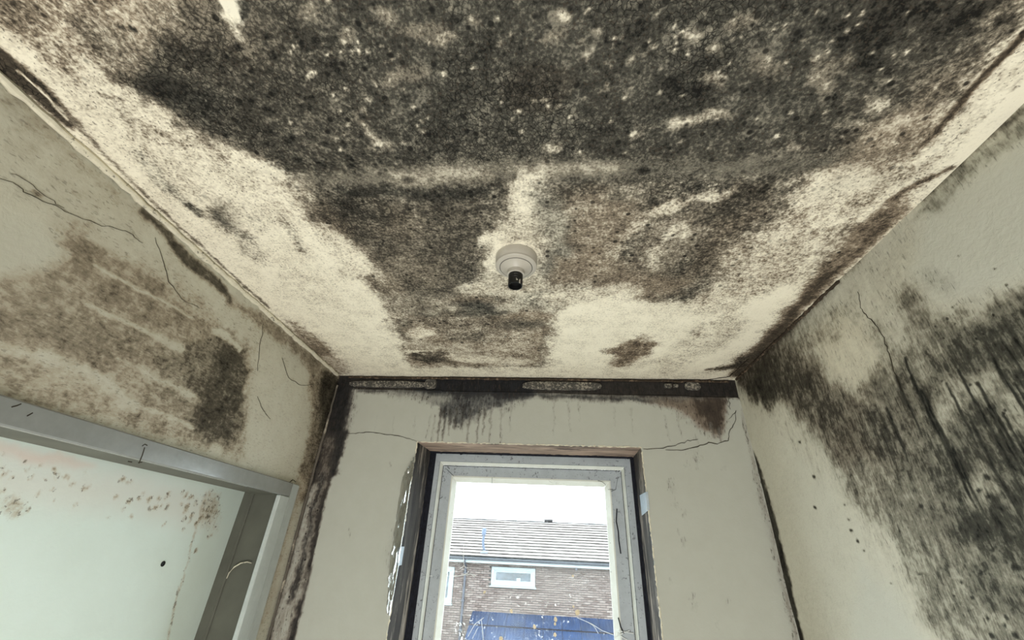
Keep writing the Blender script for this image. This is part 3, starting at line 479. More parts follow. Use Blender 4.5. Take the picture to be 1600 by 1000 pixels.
 ([(.234,.436),(.230,.437)],[.0019,.0019],.0028,.0035,1,(.3881370217949332,.2,None,.2)),
 ([(.153,.365),(.155,.366)],[.0023,.0023],.0025,.0031,1,(.44995170275159274,.2,None,.2)),
 ([(-.230,.330),(-.227,.331)],[.0019,.0019],.0025,.0032,1,(.482310238692509,.2,None,.2)),
 ([(-.265,.355),(-.264,.355)],[.0021,.0021],.0026,.0033,1,(.40746851972446274,.2,None,.2)),
 ([(-.322,.383),(-.323,.384)],[.0018,.0018],.0028,.0036,1,(.3480574093164399,.2,None,.2)),
 ([(-.0754,.336),(-.0738,.338)],[.0027,.0027],.0024,.0031,1,(.45427552639673785,.2,None,.2)),
 ([(.258,.360),(.259,.361)],[.0028,.0029],.0024,.0031,1,(.4505041513289232,.2,None,.2)),
 ([(.254,.527),(.253,.527)],[.003,.003],.0032,.0041,1,(.40561946177425523,.2,None,.2)),
 ([(.434,.323),(.437,.326)],[.0017,.0017],.0021,.0027,1,(.38469575881473084,.2,None,.2)),
 ([(.112,.337),(.111,.338)],[.0021,.0021],.0023,.003,1,(.4257480083569138,.2,None,.2)),
 ([(-.300,.324),(-.298,.327)],[.0019,.0019],.0025,.0032,1,(.43931459786174354,.2,None,.2)),
 ([(.0956,.409),(.0984,.410)],[.0033,.0033],.0027,.0035,1,(.3860425944604637,.2,None,.2)),
 ([(.0011,.439),(.0027,.442)],[.0023,.0024],.0029,.0037,1,(.3862491163494945,.2,None,.2)),
 ([(-.401,.319),(-.401,.320)],[.0019,.0019],.0025,.0032,1,(.4984747234891828,.2,None,.2)),
 ([(.535,.450),(.539,.453)],[.0027,.0027],.0027,.0034,1,(.4787462327345903,.2,None,.2)),
 ([(-.364,.338),(-.363,.338)],[.0022,.0023],.0026,.0033,1,(.31143324563457453,.2,None,.2)),
 ([(.310,.539),(.311,.540)],[.0024,.0024],.0033,.0042,1,(.45929479436099385,.2,None,.2)),
 ([(-.219,.456),(-.221,.456)],[.0025,.0025],.0031,.004,1,(.43477225542770137,.2,None,.2)),
 ([(-.414,.507),(-.415,.511)],[.0034,.0035],.0035,.0045,1,(.4201965647670808,.2,None,.2)),
 ([(-.256,.352),(-.253,.352)],[.0025,.0025],.0026,.0033,1,(.33315622679297474,.2,None,.2)),
 ([(-.251,.400),(-.250,.402)],[.0027,.0027],.0028,.0036,1,(.49256191310768577,.2,None,.2)),
 ([(-.0825,.432),(-.0829,.434)],[.0025,.0025],.0029,.0037,1,(.32266380485948487,.2,None,.2)),
 ([(-.0749,.299),(-.0757,.300)],[.0024,.0024],.0023,.0029,1,(.4591265584980338,.2,None,.2)),
 ([(.0536,.300),(.0548,.302)],[.002,.002],.0022,.0028,1,(.4950781329184035,.2,None,.2)),
 ([(.101,.337),(.102,.338)],[.0023,.0023],.0023,.003,1,(.3202836863045379,.2,None,.2)),
 ([(-.0215,.430),(-.0211,.433)],[.0035,.0035],.0029,.0037,1,(.46025950023089307,.2,None,.2)),
 ([(-.0057,.428),(-.0086,.430)],[.0019,.0019],.0029,.0037,1,(.3530568648000779,.2,None,.2)),
 ([(.0518,.338),(.0530,.341)],[.0022,.0022],.0024,.003,1,(.48477679600878115,.2,None,.2)),
 ([(.352,.380),(.351,.380)],[.0025,.0025],.0024,.0031,1,(.33793758498586907,.2,None,.2)),
 ([(-.0653,.467),(-.0624,.470)],[.0025,.0026],.0031,.004,1,(.4923316026190093,.2,None,.2)),
 ([(-.323,.319),(-.323,.320)],[.0033,.0033],.0025,.0032,1,(.39388062256483125,.2,None,.2)),
 ([(.441,.550),(.442,.551)],[.0025,.0025],.0033,.0042,1,(.4564891529818728,.2,None,.2)),
 ([(-.299,.386),(-.298,.390)],[.0021,.0021],.0028,.0036,1,(.4059729077647773,.2,None,.2)),
 ([(.552,.422),(.551,.422)],[.003,.003],.0025,.0033,1,(.32903608096675535,.2,None,.2)),
 ([(.377,.385),(.379,.387)],[.0034,.0034],.0024,.0031,1,(.38321606486517246,.2,None,.2)),
 ([(-.187,.327),(-.187,.328)],[.0018,.0018],.0024,.0031,1,(.31027000745223743,.2,None,.2)),
 ([(.191,.425),(.192,.427)],[.0029,.0029],.0027,.0035,1,(.35625127380965893,.2,None,.2)),
 ([(-.352,.395),(-.355,.395)],[.0026,.0026],.0029,.0037,1,(.43751735054880725,.2,None,.2)),
 ([(.388,.352),(.390,.352)],[.0021,.0021],.0023,.0029,1,(.3747642099597064,.2,None,.2)),
 ([(.0650,.434),(.0648,.436)],[.0018,.0018],.0028,.0036,1,(.49374524874196124,.2,None,.2)),
 ([(.142,.421),(.141,.421)],[.0027,.0027],.0027,.0035,1,(.4820194484007331,.2,None,.2)),
 ([(.155,.343),(.157,.346)],[.0015,.0015],.0024,.003,1,(.3613307478787223,.2,None,.2)),
 ([(.274,.322),(.276,.323)],[.0016,.0016],.0022,.0028,1,(.3527541048997843,.2,None,.2)),
 ([(.420,.386),(.419,.386)],[.003,.003],.0024,.0031,1,(.3518262109645202,.2,None,.2)),
 ([(.306,.482),(.310,.485)],[.0026,.0026],.003,.0038,1,(.45678679333742733,.2,None,.2)),
 ([(-.175,.378),(-.174,.379)],[.0034,.0034],.0027,.0034,1,(.4330691387308876,.2,None,.2)),
 ([(-.190,.301),(-.190,.302)],[.0026,.0026],.0023,.003,1,(.4896167212428681,.2,None,.2)),
 ([(-.270,.384),(-.270,.386)],[.0022,.0022],.0028,.0035,1,(.3287690120642983,.2,None,.2)),
 ([(-.144,.281),(-.143,.281)],[.0025,.0025],.0022,.0028,1,(.4843640247562132,.2,None,.2)),
 ([(.202,.332),(.204,.333)],[.0029,.0029],.0023,.0029,1,(.4729866119389165,.2,None,.2)),
 ([(-.289,.338),(-.290,.339)],[.0028,.0028],.0025,.0033,1,(.3771538933673256,.2,None,.2)),
 ([(-.246,.469),(-.248,.471)],[.0026,.0026],.0032,.0041,1,(.4099797040714092,.2,None,.2)),
 ([(.430,.359),(.431,.359)],[.0025,.0025],.0023,.0029,1,(.3814736324853259,.2,None,.2)),
 ([(.220,.358),(.221,.359)],[.0015,.0015],.0024,.0031,1,(.4148377717092237,.2,None,.2)),
 ([(.348,.331),(.350,.332)],[.0021,.0021],.0022,.0028,1,(.466293586738487,.2,None,.2)),
 ([(.102,.378),(.103,.382)],[.0018,.0018],.0026,.0033,1,(.4034836300371805,.2,None,.2)),
 ([(-.397,.365),(-.396,.366)],[.0038,.0038],.0027,.0035,1,(.35308806810786203,.2,None,.2)),
 ([(.488,.366),(.488,.366)],[.0014,.0014],.0023,.0029,1,(.43470872817366346,.2,None,.2)),
 ([(-.354,.332),(-.352,.333)],[.0022,.0022],.0025,.0033,1,(.4422288505139407,.2,None,.2)),
 ([(.0209,.444),(.0201,.445)],[.0034,.0035],.0029,.0037,1,(.4950018131781272,.2,None,.2)),
 ([(.428,.471),(.429,.472)],[.0031,.0031],.0028,.0036,1,(.31526734732604783,.2,None,.2)),
 ([(.518,.500),(.520,.501)],[.0038,.0038],.003,.0038,1,(.49890018532934943,.2,None,.2)),
 ([(.0678,.537),(.0668,.538)],[.0024,.0024],.0034,.0043,1,(.46367926780018714,.2,None,.2)),
 ([(.117,.477),(.116,.477)],[.0032,.0032],.003,.0039,1,(.420043953711728,.2,None,.2)),
 ([(-.445,.411),(-.446,.412)],[.0018,.0018],.003,.0038,1,(.45269064282413557,.2,None,.2)),
 ([(-.282,.437),(-.284,.438)],[.0021,.0021],.003,.0039,1,(.48490838770612643,.2,None,.2)),
 ([(-.381,.402),(-.382,.403)],[.0031,.0031],.0029,.0037,1,(.3033560776243301,.2,None,.2)),
 ([(-.412,.486),(-.411,.486)],[.0037,.0037],.0034,.0043,1,(.4371653935767754,.2,None,.2)),
 ([(.444,.345),(.445,.346)],[.0028,.0028],.0022,.0028,1,(.41315891554071216,.2,None,.2)),
 ([(.220,.364),(.223,.366)],[.0021,.0021],.0024,.0031,1,(.42533493751251766,.2,None,.2)),
 ([(.626,.499),(.626,.500)],[.0021,.0021],.0029,.0037,1,(.37925980250143454,.2,None,.2)),
 ([(.282,.349),(.284,.350)],[.0022,.0022],.0023,.003,1,(.4284810439361879,.2,None,.2)),
 ([(.0211,.534),(.0182,.536)],[.0026,.0026],.0034,.0044,1,(.3917997953991278,.2,None,.2)),
 ([(-.378,.410),(-.378,.413)],[.0026,.0026],.003,.0038,1,(.40633670227223434,.2,None,.2)),
 ([(-.392,.476),(-.393,.477)],[.0032,.0032],.0033,.0042,1,(.4752022580740572,.2,None,.2)),
 ([(.420,.379),(.425,.383)],[.0017,.0017],.0024,.0031,1,(.38648213299590434,.2,None,.2)),
 ([(.484,.474),(.485,.475)],[.0035,.0035],.0028,.0036,1,(.38880992590260366,.2,None,.2)),
 ([(-.317,.337),(-.318,.339)],[.0021,.0021],.0026,.0033,1,(.48299017941904826,.2,None,.2)),
 ([(.184,.387),(.183,.387)],[.0019,.0019],.0025,.0033,1,(.3288179025595193,.2,None,.2)),
 ([(.535,.385),(.537,.386)],[.002,.002],.0024,.003,1,(.3552948726676301,.2,None,.2)),
 ([(.389,.317),(.388,.317)],[.0022,.0022],.0021,.0027,1,(.36487647768852993,.2,None,.2)),
 ([(.0598,.296),(.0602,.297)],[.0021,.0021],.0022,.0028,1,(.3860420727838856,.2,None,.2)),
 ([(-.0027,.431),(-.0031,.432)],[.0027,.0027],.0029,.0037,1,(.4234298592575614,.2,None,.2)),
 ([(.131,.437),(.131,.439)],[.0035,.0035],.0028,.0036,1,(.34665585173080116,.2,None,.2)),
 ([(.528,.404),(.528,.405)],[.0024,.0024],.0025,.0032,1,(.49087462253379166,.2,None,.2)),
 ([(.369,.363),(.368,.363)],[.0017,.0017],.0023,.003,1,(.44044177547016194,.2,None,.2)),
 ([(-.324,.263),(-.319,.264)],[.0019,.0019],.0022,.0028,1,(.3930870410167557,.2,None,.2)),
 ([(-.377,.462),(-.378,.463)],[.0035,.0035],.0032,.0041,1,(.3249598292089975,.2,None,.2)),
 ([(-.235,.459),(-.234,.461)],[.003,.003],.0031,.004,1,(.4238887066057777,.2,None,.2)),
 ([(.611,.549),(.613,.550)],[.0044,.0044],.0032,.004,1,(.3056336834924077,.2,None,.2)),
 ([(.385,.352),(.385,.353)],[.0022,.0022],.0023,.0029,1,(.3885255929821451,.2,None,.2)),
 ([(-.274,.307),(-.272,.307)],[.003,.003],.0024,.0031,1,(.4926974882166567,.2,None,.2)),
 ([(-.0513,.450),(-.0521,.451)],[.0038,.0038],.003,.0038,1,(.3059218835098411,.2,None,.2)),
 ([(.162,.498),(.161,.499)],[.0034,.0034],.0031,.004,1,(.3718087645808587,.2,None,.2)),
 ([(-.0559,.324),(-.0567,.325)],[.0028,.0028],.0024,.003,1,(.4535359896587274,.2,None,.2)),
 ([(-.242,.346),(-.240,.346)],[.0023,.0023],.0026,.0033,1,(.47361823904413775,.2,None,.2)),
 ([(-.324,.417),(-.319,.419)],[.0025,.0025],.003,.0038,1,(.366261930169746,.2,None,.2)),
 ([(.151,.541),(.150,.541)],[.0026,.0026],.0034,.0043,1,(.3553720866413447,.2,None,.2)),
 ([(.273,.464),(.273,.464)],[.0017,.0017],.0029,.0037,1,(.4836913047486876,.2,None,.2)),
 ([(.279,.396),(.279,.398)],[.0018,.0018],.0026,.0033,1,(.3648667236025595,.2,None,.2)),
 ([(-.409,.374),(-.408,.374)],[.0023,.0023],.0028,.0036,1,(.31323513125986113,.2,None,.2)),
 ([(-.370,.283),(-.370,.288)],[.0015,.0015],.0023,.003,1,(.3911957333310769,.2,None,.2)),
 ([(.163,.352),(.165,.354)],[.003,.003],.0024,.0031,1,(.38629310230730296,.2,None,.2)),
 ([(.453,.336),(.455,.338)],[.0024,.0024],.0022,.0028,1,(.4065972893458088,.2,None,.2)),
 ([(.157,.308),(.158,.308)],[.0019,.0019],.0022,.0028,1,(.3171286762256489,.2,None,.2)),
 ([(.292,.385),(.293,.388)],[.0023,.0023],.0025,.0032,1,(.34884523201700013,.2,None,.2)),
 ([(.0934,.375),(.0966,.378)],[.0018,.0018],.0025,.0033,1,(.3907353854690684,.2,None,.2)),
 ([(.195,.338),(.195,.339)],[.0029,.0029],.0023,.003,1,(.49433955772493415,.2,None,.2)),
 ([(.542,.406),(.540,.406)],[.0017,.0017],.0025,.0032,1,(.3002085615295314,.2,None,.2)),
 ([(.372,.485),(.372,.487)],[.0022,.0022],.003,.0038,1,(.31993218918878674,.2,None,.2)),
 ([(.0992,.348),(.101,.348)],[.0025,.0025],.0024,.0031,1,(.48398835371075266,.2,None,.2)),
 ([(-.485,.453),(-.488,.454)],[.003,.003],.0032,.0041,1,(.3917477362749496,.2,None,.2)),
 ([(-.240,.481),(-.239,.483)],[.0045,.0045],.0033,.0042,1,(.48494908035859885,.2,None,.2)),
 ([(.505,.459),(.505,.460)],[.0028,.0028],.0028,.0035,1,(.46271746093702054,.2,None,.2)),
 ([(.155,.503),(.158,.504)],[.0038,.0038],.0032,.004,1,(.36702696910109023,.2,None,.2)),
 ([(-.334,.333),(-.335,.333)],[.002,.002],.0025,.0033,1,(.32391178323201836,.2,None,.2)),
 ([(-.545,.594),(-.409,.587),(-.295,.586),(-.128,.581),(-.0338,.581)],[.0194,.0236,.0278,.0299,.0295],.0246,.0062,1,(.66,.1,None,.75)),  # lighter band on the ridge: reflected light painted in as thinner mould
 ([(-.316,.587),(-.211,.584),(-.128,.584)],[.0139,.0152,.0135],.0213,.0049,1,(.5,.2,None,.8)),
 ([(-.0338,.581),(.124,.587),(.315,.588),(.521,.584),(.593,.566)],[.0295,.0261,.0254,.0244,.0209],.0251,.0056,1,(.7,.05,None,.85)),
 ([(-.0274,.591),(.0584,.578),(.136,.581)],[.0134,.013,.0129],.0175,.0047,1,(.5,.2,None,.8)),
 ([(.193,.591),(.196,.591)],[.0087,.0087],.0058,.0023,1,(1,None,None,.9)),
 ([(-.0393,.586),(-.0366,.586)],[.0104,.0104],.0089,.0024,1,(.85,None,None,.9)),
 ([(-.303,.594),(-.300,.594)],[.0094,.0094],.0078,.0025,1,(.8,None,None,.8)),
 ([(-.471,.628),(-.366,.628),(-.237,.638),(-.135,.632)],[.0101,.0149,.0148,.0097],.0148,.0079,1,(.95,0,None,.5)),
 ([(-.399,.632),(-.407,.639),(-.422,.643),(-.441,.644),(-.458,.642),(-.469,.636),(-.471,.630),(-.463,.623),(-.448,.619),(-.430,.618),(-.413,.620),(-.402,.626)],None,.0101,.0067,1,(1,None,None,.8)),
 ([(-.239,.716),(-.247,.718),(-.255,.712),(-.260,.701),(-.260,.687),(-.256,.674),(-.249,.666),(-.241,.665),(-.233,.670),(-.229,.681),(-.228,.695),(-.232,.708)],None,.0142,.0085,1,(.97,None,None,None)),
 ([(-.604,.619),(-.493,.642),(-.315,.652),(-.168,.663),(-.125,.737),(-.150,.819),(-.221,.884),(-.268,1.042),(-.169,1.050),(-.176,1.117),(-.493,1.107),(-.547,.922),(-.582,.758)],None,.0551,.0271,1,(.76,.25,None,.4)),
 ([(-.321,.767),(-.345,.784),(-.385,.784),(-.427,.764),(-.461,.733),(-.476,.699),(-.470,.672),(-.446,.658),(-.411,.659),(-.371,.675),(-.338,.703),(-.319,.737)],None,.0375,.015,1,(.72,.4,None,None)),
 ([(-.289,.943),(-.316,.979),(-.366,.997),(-.424,.990),(-.471,.961),(-.495,.919),(-.490,.878),(-.460,.846),(-.413,.832),(-.362,.838),(-.317,.863),(-.290,.901)],None,.0471,.0226,1,(.7,.35,None,None)),
 ([(-.389,.723),(-.407,.734),(-.438,.731),(-.471,.716),(-.498,.692),(-.510,.667),(-.507,.648),(-.488,.638),(-.460,.641),(-.429,.654),(-.402,.676),(-.387,.701)],None,.0253,.0116,1,(.85,.2,None,None)),
 ([(-.503,.774),(-.519,.779),(-.538,.765),(-.553,.737),(-.561,.705),(-.559,.677),(-.549,.659),(-.534,.656),(-.517,.667),(-.502,.691),(-.493,.723),(-.493,.754)],None,.0228,.0121,1,(.8,.5,None,None)),
 ([(-.0733,.573),(-.0138,.575),(-.0050,.678),(.0387,.775),(.0277,.849),(-.0097,.902),(-.0102,.978),(.0468,1.028),(-.109,1.050),(-.215,1.025),(-.175,.944),(-.170,.806),(-.125,.737),(-.0957,.675)],None,.0322,.0161,1,(.42,.3,None,.4)),
 ([(-.0379,.658),(-.0419,.693),(-.0507,.720),(-.0619,.730),(-.0720,.719),(-.0779,.692),(-.0781,.657),(-.0731,.624),(-.0644,.601),(-.0545,.593),(-.0454,.602),(-.0393,.625)],None,.0231,.0079,1,(.27,.3,None,.4)),
 ([(-.161,.796),(-.113,.783),(-.136,.845),(-.158,.885)],[.0141,.0137,.0149,.0156],.0125,.0116,1,(.2,None,None,None)),
 ([(-.0217,.640),(.0223,.741),(.0406,.836),(-.0098,.917)],[.0192,.0293,.0288,.0182],.0268,.0122,1,(.62,-.1,None,.6)),
 ([(.0523,.714),(.0633,.752),(.0627,.789),(.0496,.814),(.0276,.819),(.0032,.802),(-.0158,.769),(-.0244,.730),(-.0212,.697),(-.0079,.676),(.0118,.672),(.0336,.686)],None,.0329,.0117,1,(.55,0,None,.7)),
 ([(-.0146,.874),(-.0246,.914),(-.0517,.944),(-.0890,.954),(-.125,.942),(-.148,.911),(-.153,.872),(-.140,.834),(-.113,.809),(-.0789,.801),(-.0466,.811),(-.0231,.837)],None,.0196,.0105,1,(.27,.3,None,.3)),
 ([(.0370,1.018),(.0194,1.034),(-.0303,1.047),(-.0992,1.051),(-.168,1.045),(-.217,1.032),(-.233,1.014),(-.212,.998),(-.161,.986),(-.0946,.983),(-.0290,.988),(.0190,1.001)],None,.023,.0123,1,(.42,.4,None,.3)),
 ([(-.165,1.015),(-.175,1.032),(-.198,1.045),(-.229,1.049),(-.258,1.044),(-.278,1.031),(-.282,1.014),(-.271,.997),(-.247,.985),(-.218,.981),(-.190,.986),(-.170,.998)],None,.0207,.0103,1,(.4,None,None,None)),
 ([(.0343,.642),(.143,.628),(.200,.648),(.177,.768),(.148,.920),(.0912,.979),(.0560,.811),(.0743,.721)],None,.0367,.0205,1,(.66,.6,None,.6)),
 ([(.146,.693),(.143,.705),(.130,.713),(.111,.716),(.0914,.712),(.0767,.703),(.0708,.691),(.0751,.679),(.0881,.671),(.106,.669),(.125,.672),(.140,.681)],None,.0169,.0163,1,(.5,.3,None,None)),
 ([(.171,.892),(.189,.796),(.214,.721),(.263,.683),(.326,.663),(.376,.654)],[.0152,.0173,.0174,.0164,.0158,.0108],.0192,.0223,1,(.4,.5,None,0)),
 ([(.298,.674),(.299,.686),(.291,.701),(.277,.715),(.259,.725),(.242,.728),(.233,.721),(.232,.709),(.241,.693),(.256,.679),(.273,.670),(.288,.668)],None,.015,.0187,1,(.36,.4,None,None)),
 ([(.381,.662),(.381,.670),(.374,.677),(.361,.683),(.346,.684),(.334,.680),(.327,.674),(.327,.666),(.335,.658),(.347,.653),(.362,.652),(.374,.655)],None,.0142,.0177,1,(.34,.3,None,None)),
 ([(.232,.737),(.362,.690),(.393,.741),(.372,.869),(.324,.937),(.224,.907)],None,.0268,.0153,1,(.6,.35,None,.4)),
 ([(.286,.922),(.272,.841),(.287,.782),(.323,.750)],[.0111,.0101,.0093,.0089],.0098,.0156,1,(.38,None,None,0)),
 ([(.327,.739),(.332,.795)],[.007,.0075],.0091,.0116,1,(.38,None,None,0)),
 ([(.379,.663),(.469,.657),(.489,.734),(.450,.821),(.431,.954),(.370,.983),(.381,.844),(.393,.741)],None,.0333,.0177,1,(.74,.5,None,.2)),
 ([(.125,.864),(.345,.952),(.423,.984),(.321,1.083),(.142,1.029)],None,.0378,.0208,1,(.66,.7,None,.6)),
 ([(.0736,.837),(.154,.826),(.143,.949),(.0463,1.011),(-.0010,.978)],None,.0359,.0198,1,(.6,.7,None,.6)),
 ([(.471,.648),(.474,.667),(.462,.694),(.437,.721),(.405,.742),(.376,.750),(.357,.741),(.356,.719),(.371,.691),(.397,.665),(.427,.647),(.454,.641)],None,.026,.013,1,(.86,.3,None,None)),
 ([(.383,.637),(.371,.649),(.330,.656),(.270,.657),(.208,.652),(.161,.641),(.143,.628),(.157,.616),(.199,.609),(.258,.609),(.317,.614),(.363,.624)],None,.0183,.0097,1,(.8,.1,None,None)),
 ([(-.765,.546),(-.594,.552),(-.604,.619),(-.571,.809),(-.537,.970),(-.517,1.115),(-.571,1.515),(-.734,1.668),(-.917,1.673),(-.932,1.459),(-.917,1.113),(-.908,.900),(-.884,.738),(-.865,.610)],None,.0545,.0277,1,(.17,.6,None,.1)),
 ([(-.826,.349),(-.738,.400),(-.685,.498),(-.592,.549),(-.653,.599),(-.745,.578),(-.835,.540),(-.863,.461),(-.862,.382)],None,.0421,.018,1,(.3,.5,None,None)),
 ([(-.579,.566),(-.593,.578),(-.618,.586),(-.646,.588),(-.671,.584),(-.684,.575),(-.683,.562),(-.668,.551),(-.643,.544),(-.616,.542),(-.593,.546),(-.579,.555)],None,.0188,.01,1,(.18,.1,None,.5)),
 ([(-.782,.734),(-.809,.746),(-.832,.741),(-.843,.720),(-.839,.691),(-.824,.661),(-.801,.638),(-.776,.628),(-.756,.632),(-.744,.650),(-.745,.678),(-.759,.708)],None,.0302,.0121,1,(.72,.0,None,.5)),
 ([(-.853,.691),(-.863,.693),(-.872,.687),(-.876,.673),(-.876,.656),(-.870,.641),(-.862,.632),(-.852,.630),(-.844,.636),(-.839,.648),(-.839,.665),(-.844,.681)],None,.0129,.0089,1,(.7,.0,None,None)),
 ([(-.792,.803),(-.809,.810),(-.824,.805),(-.834,.789),(-.836,.767),(-.830,.745),(-.817,.728),(-.802,.722),(-.787,.727),(-.777,.742),(-.774,.763),(-.780,.786)],None,.0209,.0134,1,(.55,.1,None,None)),
 ([(-.790,.873),(-.808,.882),(-.828,.876),(-.843,.858),(-.849,.833),(-.845,.808),(-.833,.789),(-.816,.782),(-.798,.786),(-.783,.803),(-.776,.826),(-.778,.852)],None,.0226,.0144,1,(.35,.2,None,None)),
 ([(-.857,.631),(-.872,.633),(-.884,.621),(-.891,.598),(-.890,.572),(-.883,.550),(-.871,.537),(-.858,.536),(-.846,.546),(-.839,.567),(-.839,.592),(-.845,.616)],None,.0166,.0107,1,(.45,.0,None,None)),
 ([(-.857,.567),(-.867,.567),(-.875,.558),(-.877,.541),(-.874,.522),(-.866,.506),(-.856,.496),(-.847,.496),(-.839,.504),(-.836,.520),(-.839,.539),(-.846,.556)],None,.0139,.0086,1,(.4,0,None,None)),
 ([(-.653,.842),(-.662,.840),(-.670,.822),(-.673,.794),(-.671,.763),(-.666,.739),(-.657,.726),(-.649,.727),(-.641,.743),(-.638,.769),(-.638,.799),(-.644,.826)],None,.0168,.0134,1,(.5,.2,None,None)),
 ([(-.663,.757),(-.672,.758),(-.679,.749),(-.681,.732),(-.680,.713),(-.674,.697),(-.666,.687),(-.657,.686),(-.651,.695),(-.648,.710),(-.649,.729),(-.655,.746)],None,.0156,.0125,1,(.4,.2,None,None)),
 ([(-.525,.978),(-.555,.985),(-.584,.952),(-.603,.893),(-.607,.827),(-.597,.773),(-.578,.741),(-.553,.737),(-.528,.761),(-.508,.809),(-.499,.872),(-.505,.935)],None,.0448,.0179,1,(.25,.6,None,None)),
 ([(-.525,1.076),(-.536,1.397),(-.538,1.546)],[.0227,.0377,.0339],.0353,.0283,1,(.35,None,None,None)),
 ([(-.514,1.107),(-.314,1.070),(.0089,1.080),(.0327,1.289),(-.0142,1.505),(-.258,1.586),(-.569,1.607),(-.548,1.397)],None,.0547,.0328,1,(.58,.8,None,.5)),
 ([(-.449,1.353),(-.481,1.387),(-.518,1.388),(-.548,1.355),(-.564,1.300),(-.560,1.239),(-.541,1.190),(-.512,1.163),(-.479,1.162),(-.451,1.189),(-.434,1.237),(-.433,1.297)],None,.0473,.0243,1,(.68,.35,None,None)),
 ([(-.379,1.512),(-.400,1.545),(-.441,1.564),(-.491,1.564),(-.535,1.546),(-.561,1.513),(-.562,1.477),(-.539,1.447),(-.499,1.430),(-.452,1.430),(-.410,1.446),(-.383,1.476)],None,.0325,.0227,1,(.86,.4,None,.1)),
 ([(-.549,1.442),(-.393,1.440),(-.362,1.524)],[.0118,.0116,.0123],.0159,.0159,1,(.05,None,None,None)),
 ([(-.116,1.133),(-.138,1.153),(-.198,1.173),(-.282,1.186),(-.366,1.189),(-.426,1.181),(-.444,1.164),(-.417,1.143),(-.353,1.125),(-.271,1.112),(-.192,1.110),(-.136,1.118)],None,.0267,.0143,1,(.78,.0,None,.5)),
 ([(-.155,1.109),(-.170,1.121),(-.209,1.129),(-.263,1.132),(-.316,1.129),(-.353,1.120),(-.364,1.108),(-.347,1.096),(-.307,1.088),(-.255,1.086),(-.204,1.089),(-.167,1.098)],None,.0171,.0114,1,(.8,0,None,None)),
 ([(-.131,1.341),(-.154,1.368),(-.210,1.382),(-.283,1.377),(-.352,1.356),(-.397,1.324),(-.408,1.290),(-.382,1.265),(-.327,1.253),(-.259,1.258),(-.193,1.277),(-.146,1.308)],None,.0414,.0221,1,(.66,.3,None,.3)),
 ([(-.0994,1.260),(-.109,1.275),(-.129,1.278),(-.153,1.270),(-.175,1.252),(-.188,1.230),(-.190,1.209),(-.180,1.196),(-.161,1.192),(-.138,1.200),(-.116,1.217),(-.102,1.239)],None,.0222,.0153,1,(.78,.3,None,None)),
 ([(.0097,1.225),(-.0020,1.243),(-.0347,1.257),(-.0797,1.262),(-.125,1.257),(-.156,1.243),(-.167,1.225),(-.153,1.208),(-.120,1.195),(-.0763,1.191),(-.0334,1.195),(-.0019,1.208)],None,.0251,.015,1,(.7,.3,None,None)),
 ([(-.404,1.291),(-.419,1.324),(-.444,1.349),(-.474,1.358),(-.499,1.349),(-.512,1.325),(-.509,1.292),(-.493,1.261),(-.468,1.238),(-.440,1.230),(-.416,1.238),(-.403,1.260)],None,.0344,.022,1,(.34,.9,None,.3)),
 ([(.0697,1.111),(.0541,1.128),(.0092,1.141),(-.0532,1.145),(-.116,1.140),(-.161,1.127),(-.176,1.109),(-.157,1.092),(-.111,1.080),(-.0508,1.076),(.0089,1.081),(.0529,1.094)],None,.0224,.0179,1,(.5,.2,None,None)),
 ([(-.0142,1.505),(-.0319,1.536),(-.0808,1.560),(-.148,1.570),(-.215,1.563),(-.261,1.541),(-.275,1.510),(-.253,1.479),(-.203,1.457),(-.139,1.448),(-.0764,1.455),(-.0309,1.475)],None,.0359,.0256,1,(.56,.7,None,.2)),
 ([(-.166,1.221),(-.188,1.257),(-.242,1.285),(-.315,1.296),(-.383,1.286),(-.428,1.258),(-.437,1.221),(-.410,1.186),(-.355,1.161),(-.288,1.152),(-.225,1.161),(-.180,1.186)],None,.0382,.0255,1,(.62,.5,None,.2)),
 ([(-.291,1.059),(-.311,1.074),(-.359,1.085),(-.423,1.088),(-.485,1.084),(-.528,1.072),(-.539,1.057),(-.517,1.043),(-.468,1.033),(-.406,1.030),(-.347,1.034),(-.305,1.045)],None,.0221,.0132,1,(.62,.2,None,None)),
 ([(.0284,1.062),(.0208,1.084),(-.0011,1.100),(-.0315,1.106),(-.0618,1.100),(-.0832,1.083),(-.0900,1.061),(-.0808,1.040),(-.0587,1.025),(-.0297,1.020),(-.0010,1.026),(.0202,1.041)],None,.0213,.0128,1,(.5,0,None,None)),
 ([(-.0671,1.541),(-.0929,1.557),(-.162,1.564),(-.256,1.560),(-.348,1.545),(-.412,1.523),(-.432,1.502),(-.403,1.486),(-.335,1.480),(-.244,1.485),(-.155,1.499),(-.0903,1.520)],None,.0285,.0195,1,(.36,.8,None,.4)),
 ([(.0596,1.111),(.144,1.053),(.282,1.083),(.366,1.113),(.343,1.288),(.259,1.388),(.237,1.594),(.120,1.631),(.0113,1.492),(.0440,1.289),(.0139,1.199)],None,.0383,.0256,1,(.15,.5,1,0)),
 ([(-.606,1.636),(-.263,1.627),(.121,1.645)],[.0182,.0176,.0174],.0177,.0142,1,(.25,.5,None,None)),
 ([(.239,1.415),(.326,1.312),(.403,1.360),(.392,1.468),(.311,1.573),(.246,1.562)],None,.0366,.0234,1,(.7,.9,None,.35)),
 ([(.387,1.120),(.453,1.084),(.535,1.159),(.508,1.335),(.458,1.496),(.404,1.468),(.408,1.288)],None,.0371,.0223,1,(.14,.4,None,None)),
 ([(.558,1.221),(.564,1.246),(.560,1.283),(.547,1.324),(.527,1.356),(.506,1.369),(.490,1.360),(.485,1.330),(.491,1.291),(.505,1.252),(.525,1.224),(.544,1.213)],None,.0251,.0151,1,(.42,.4,None,.5)),
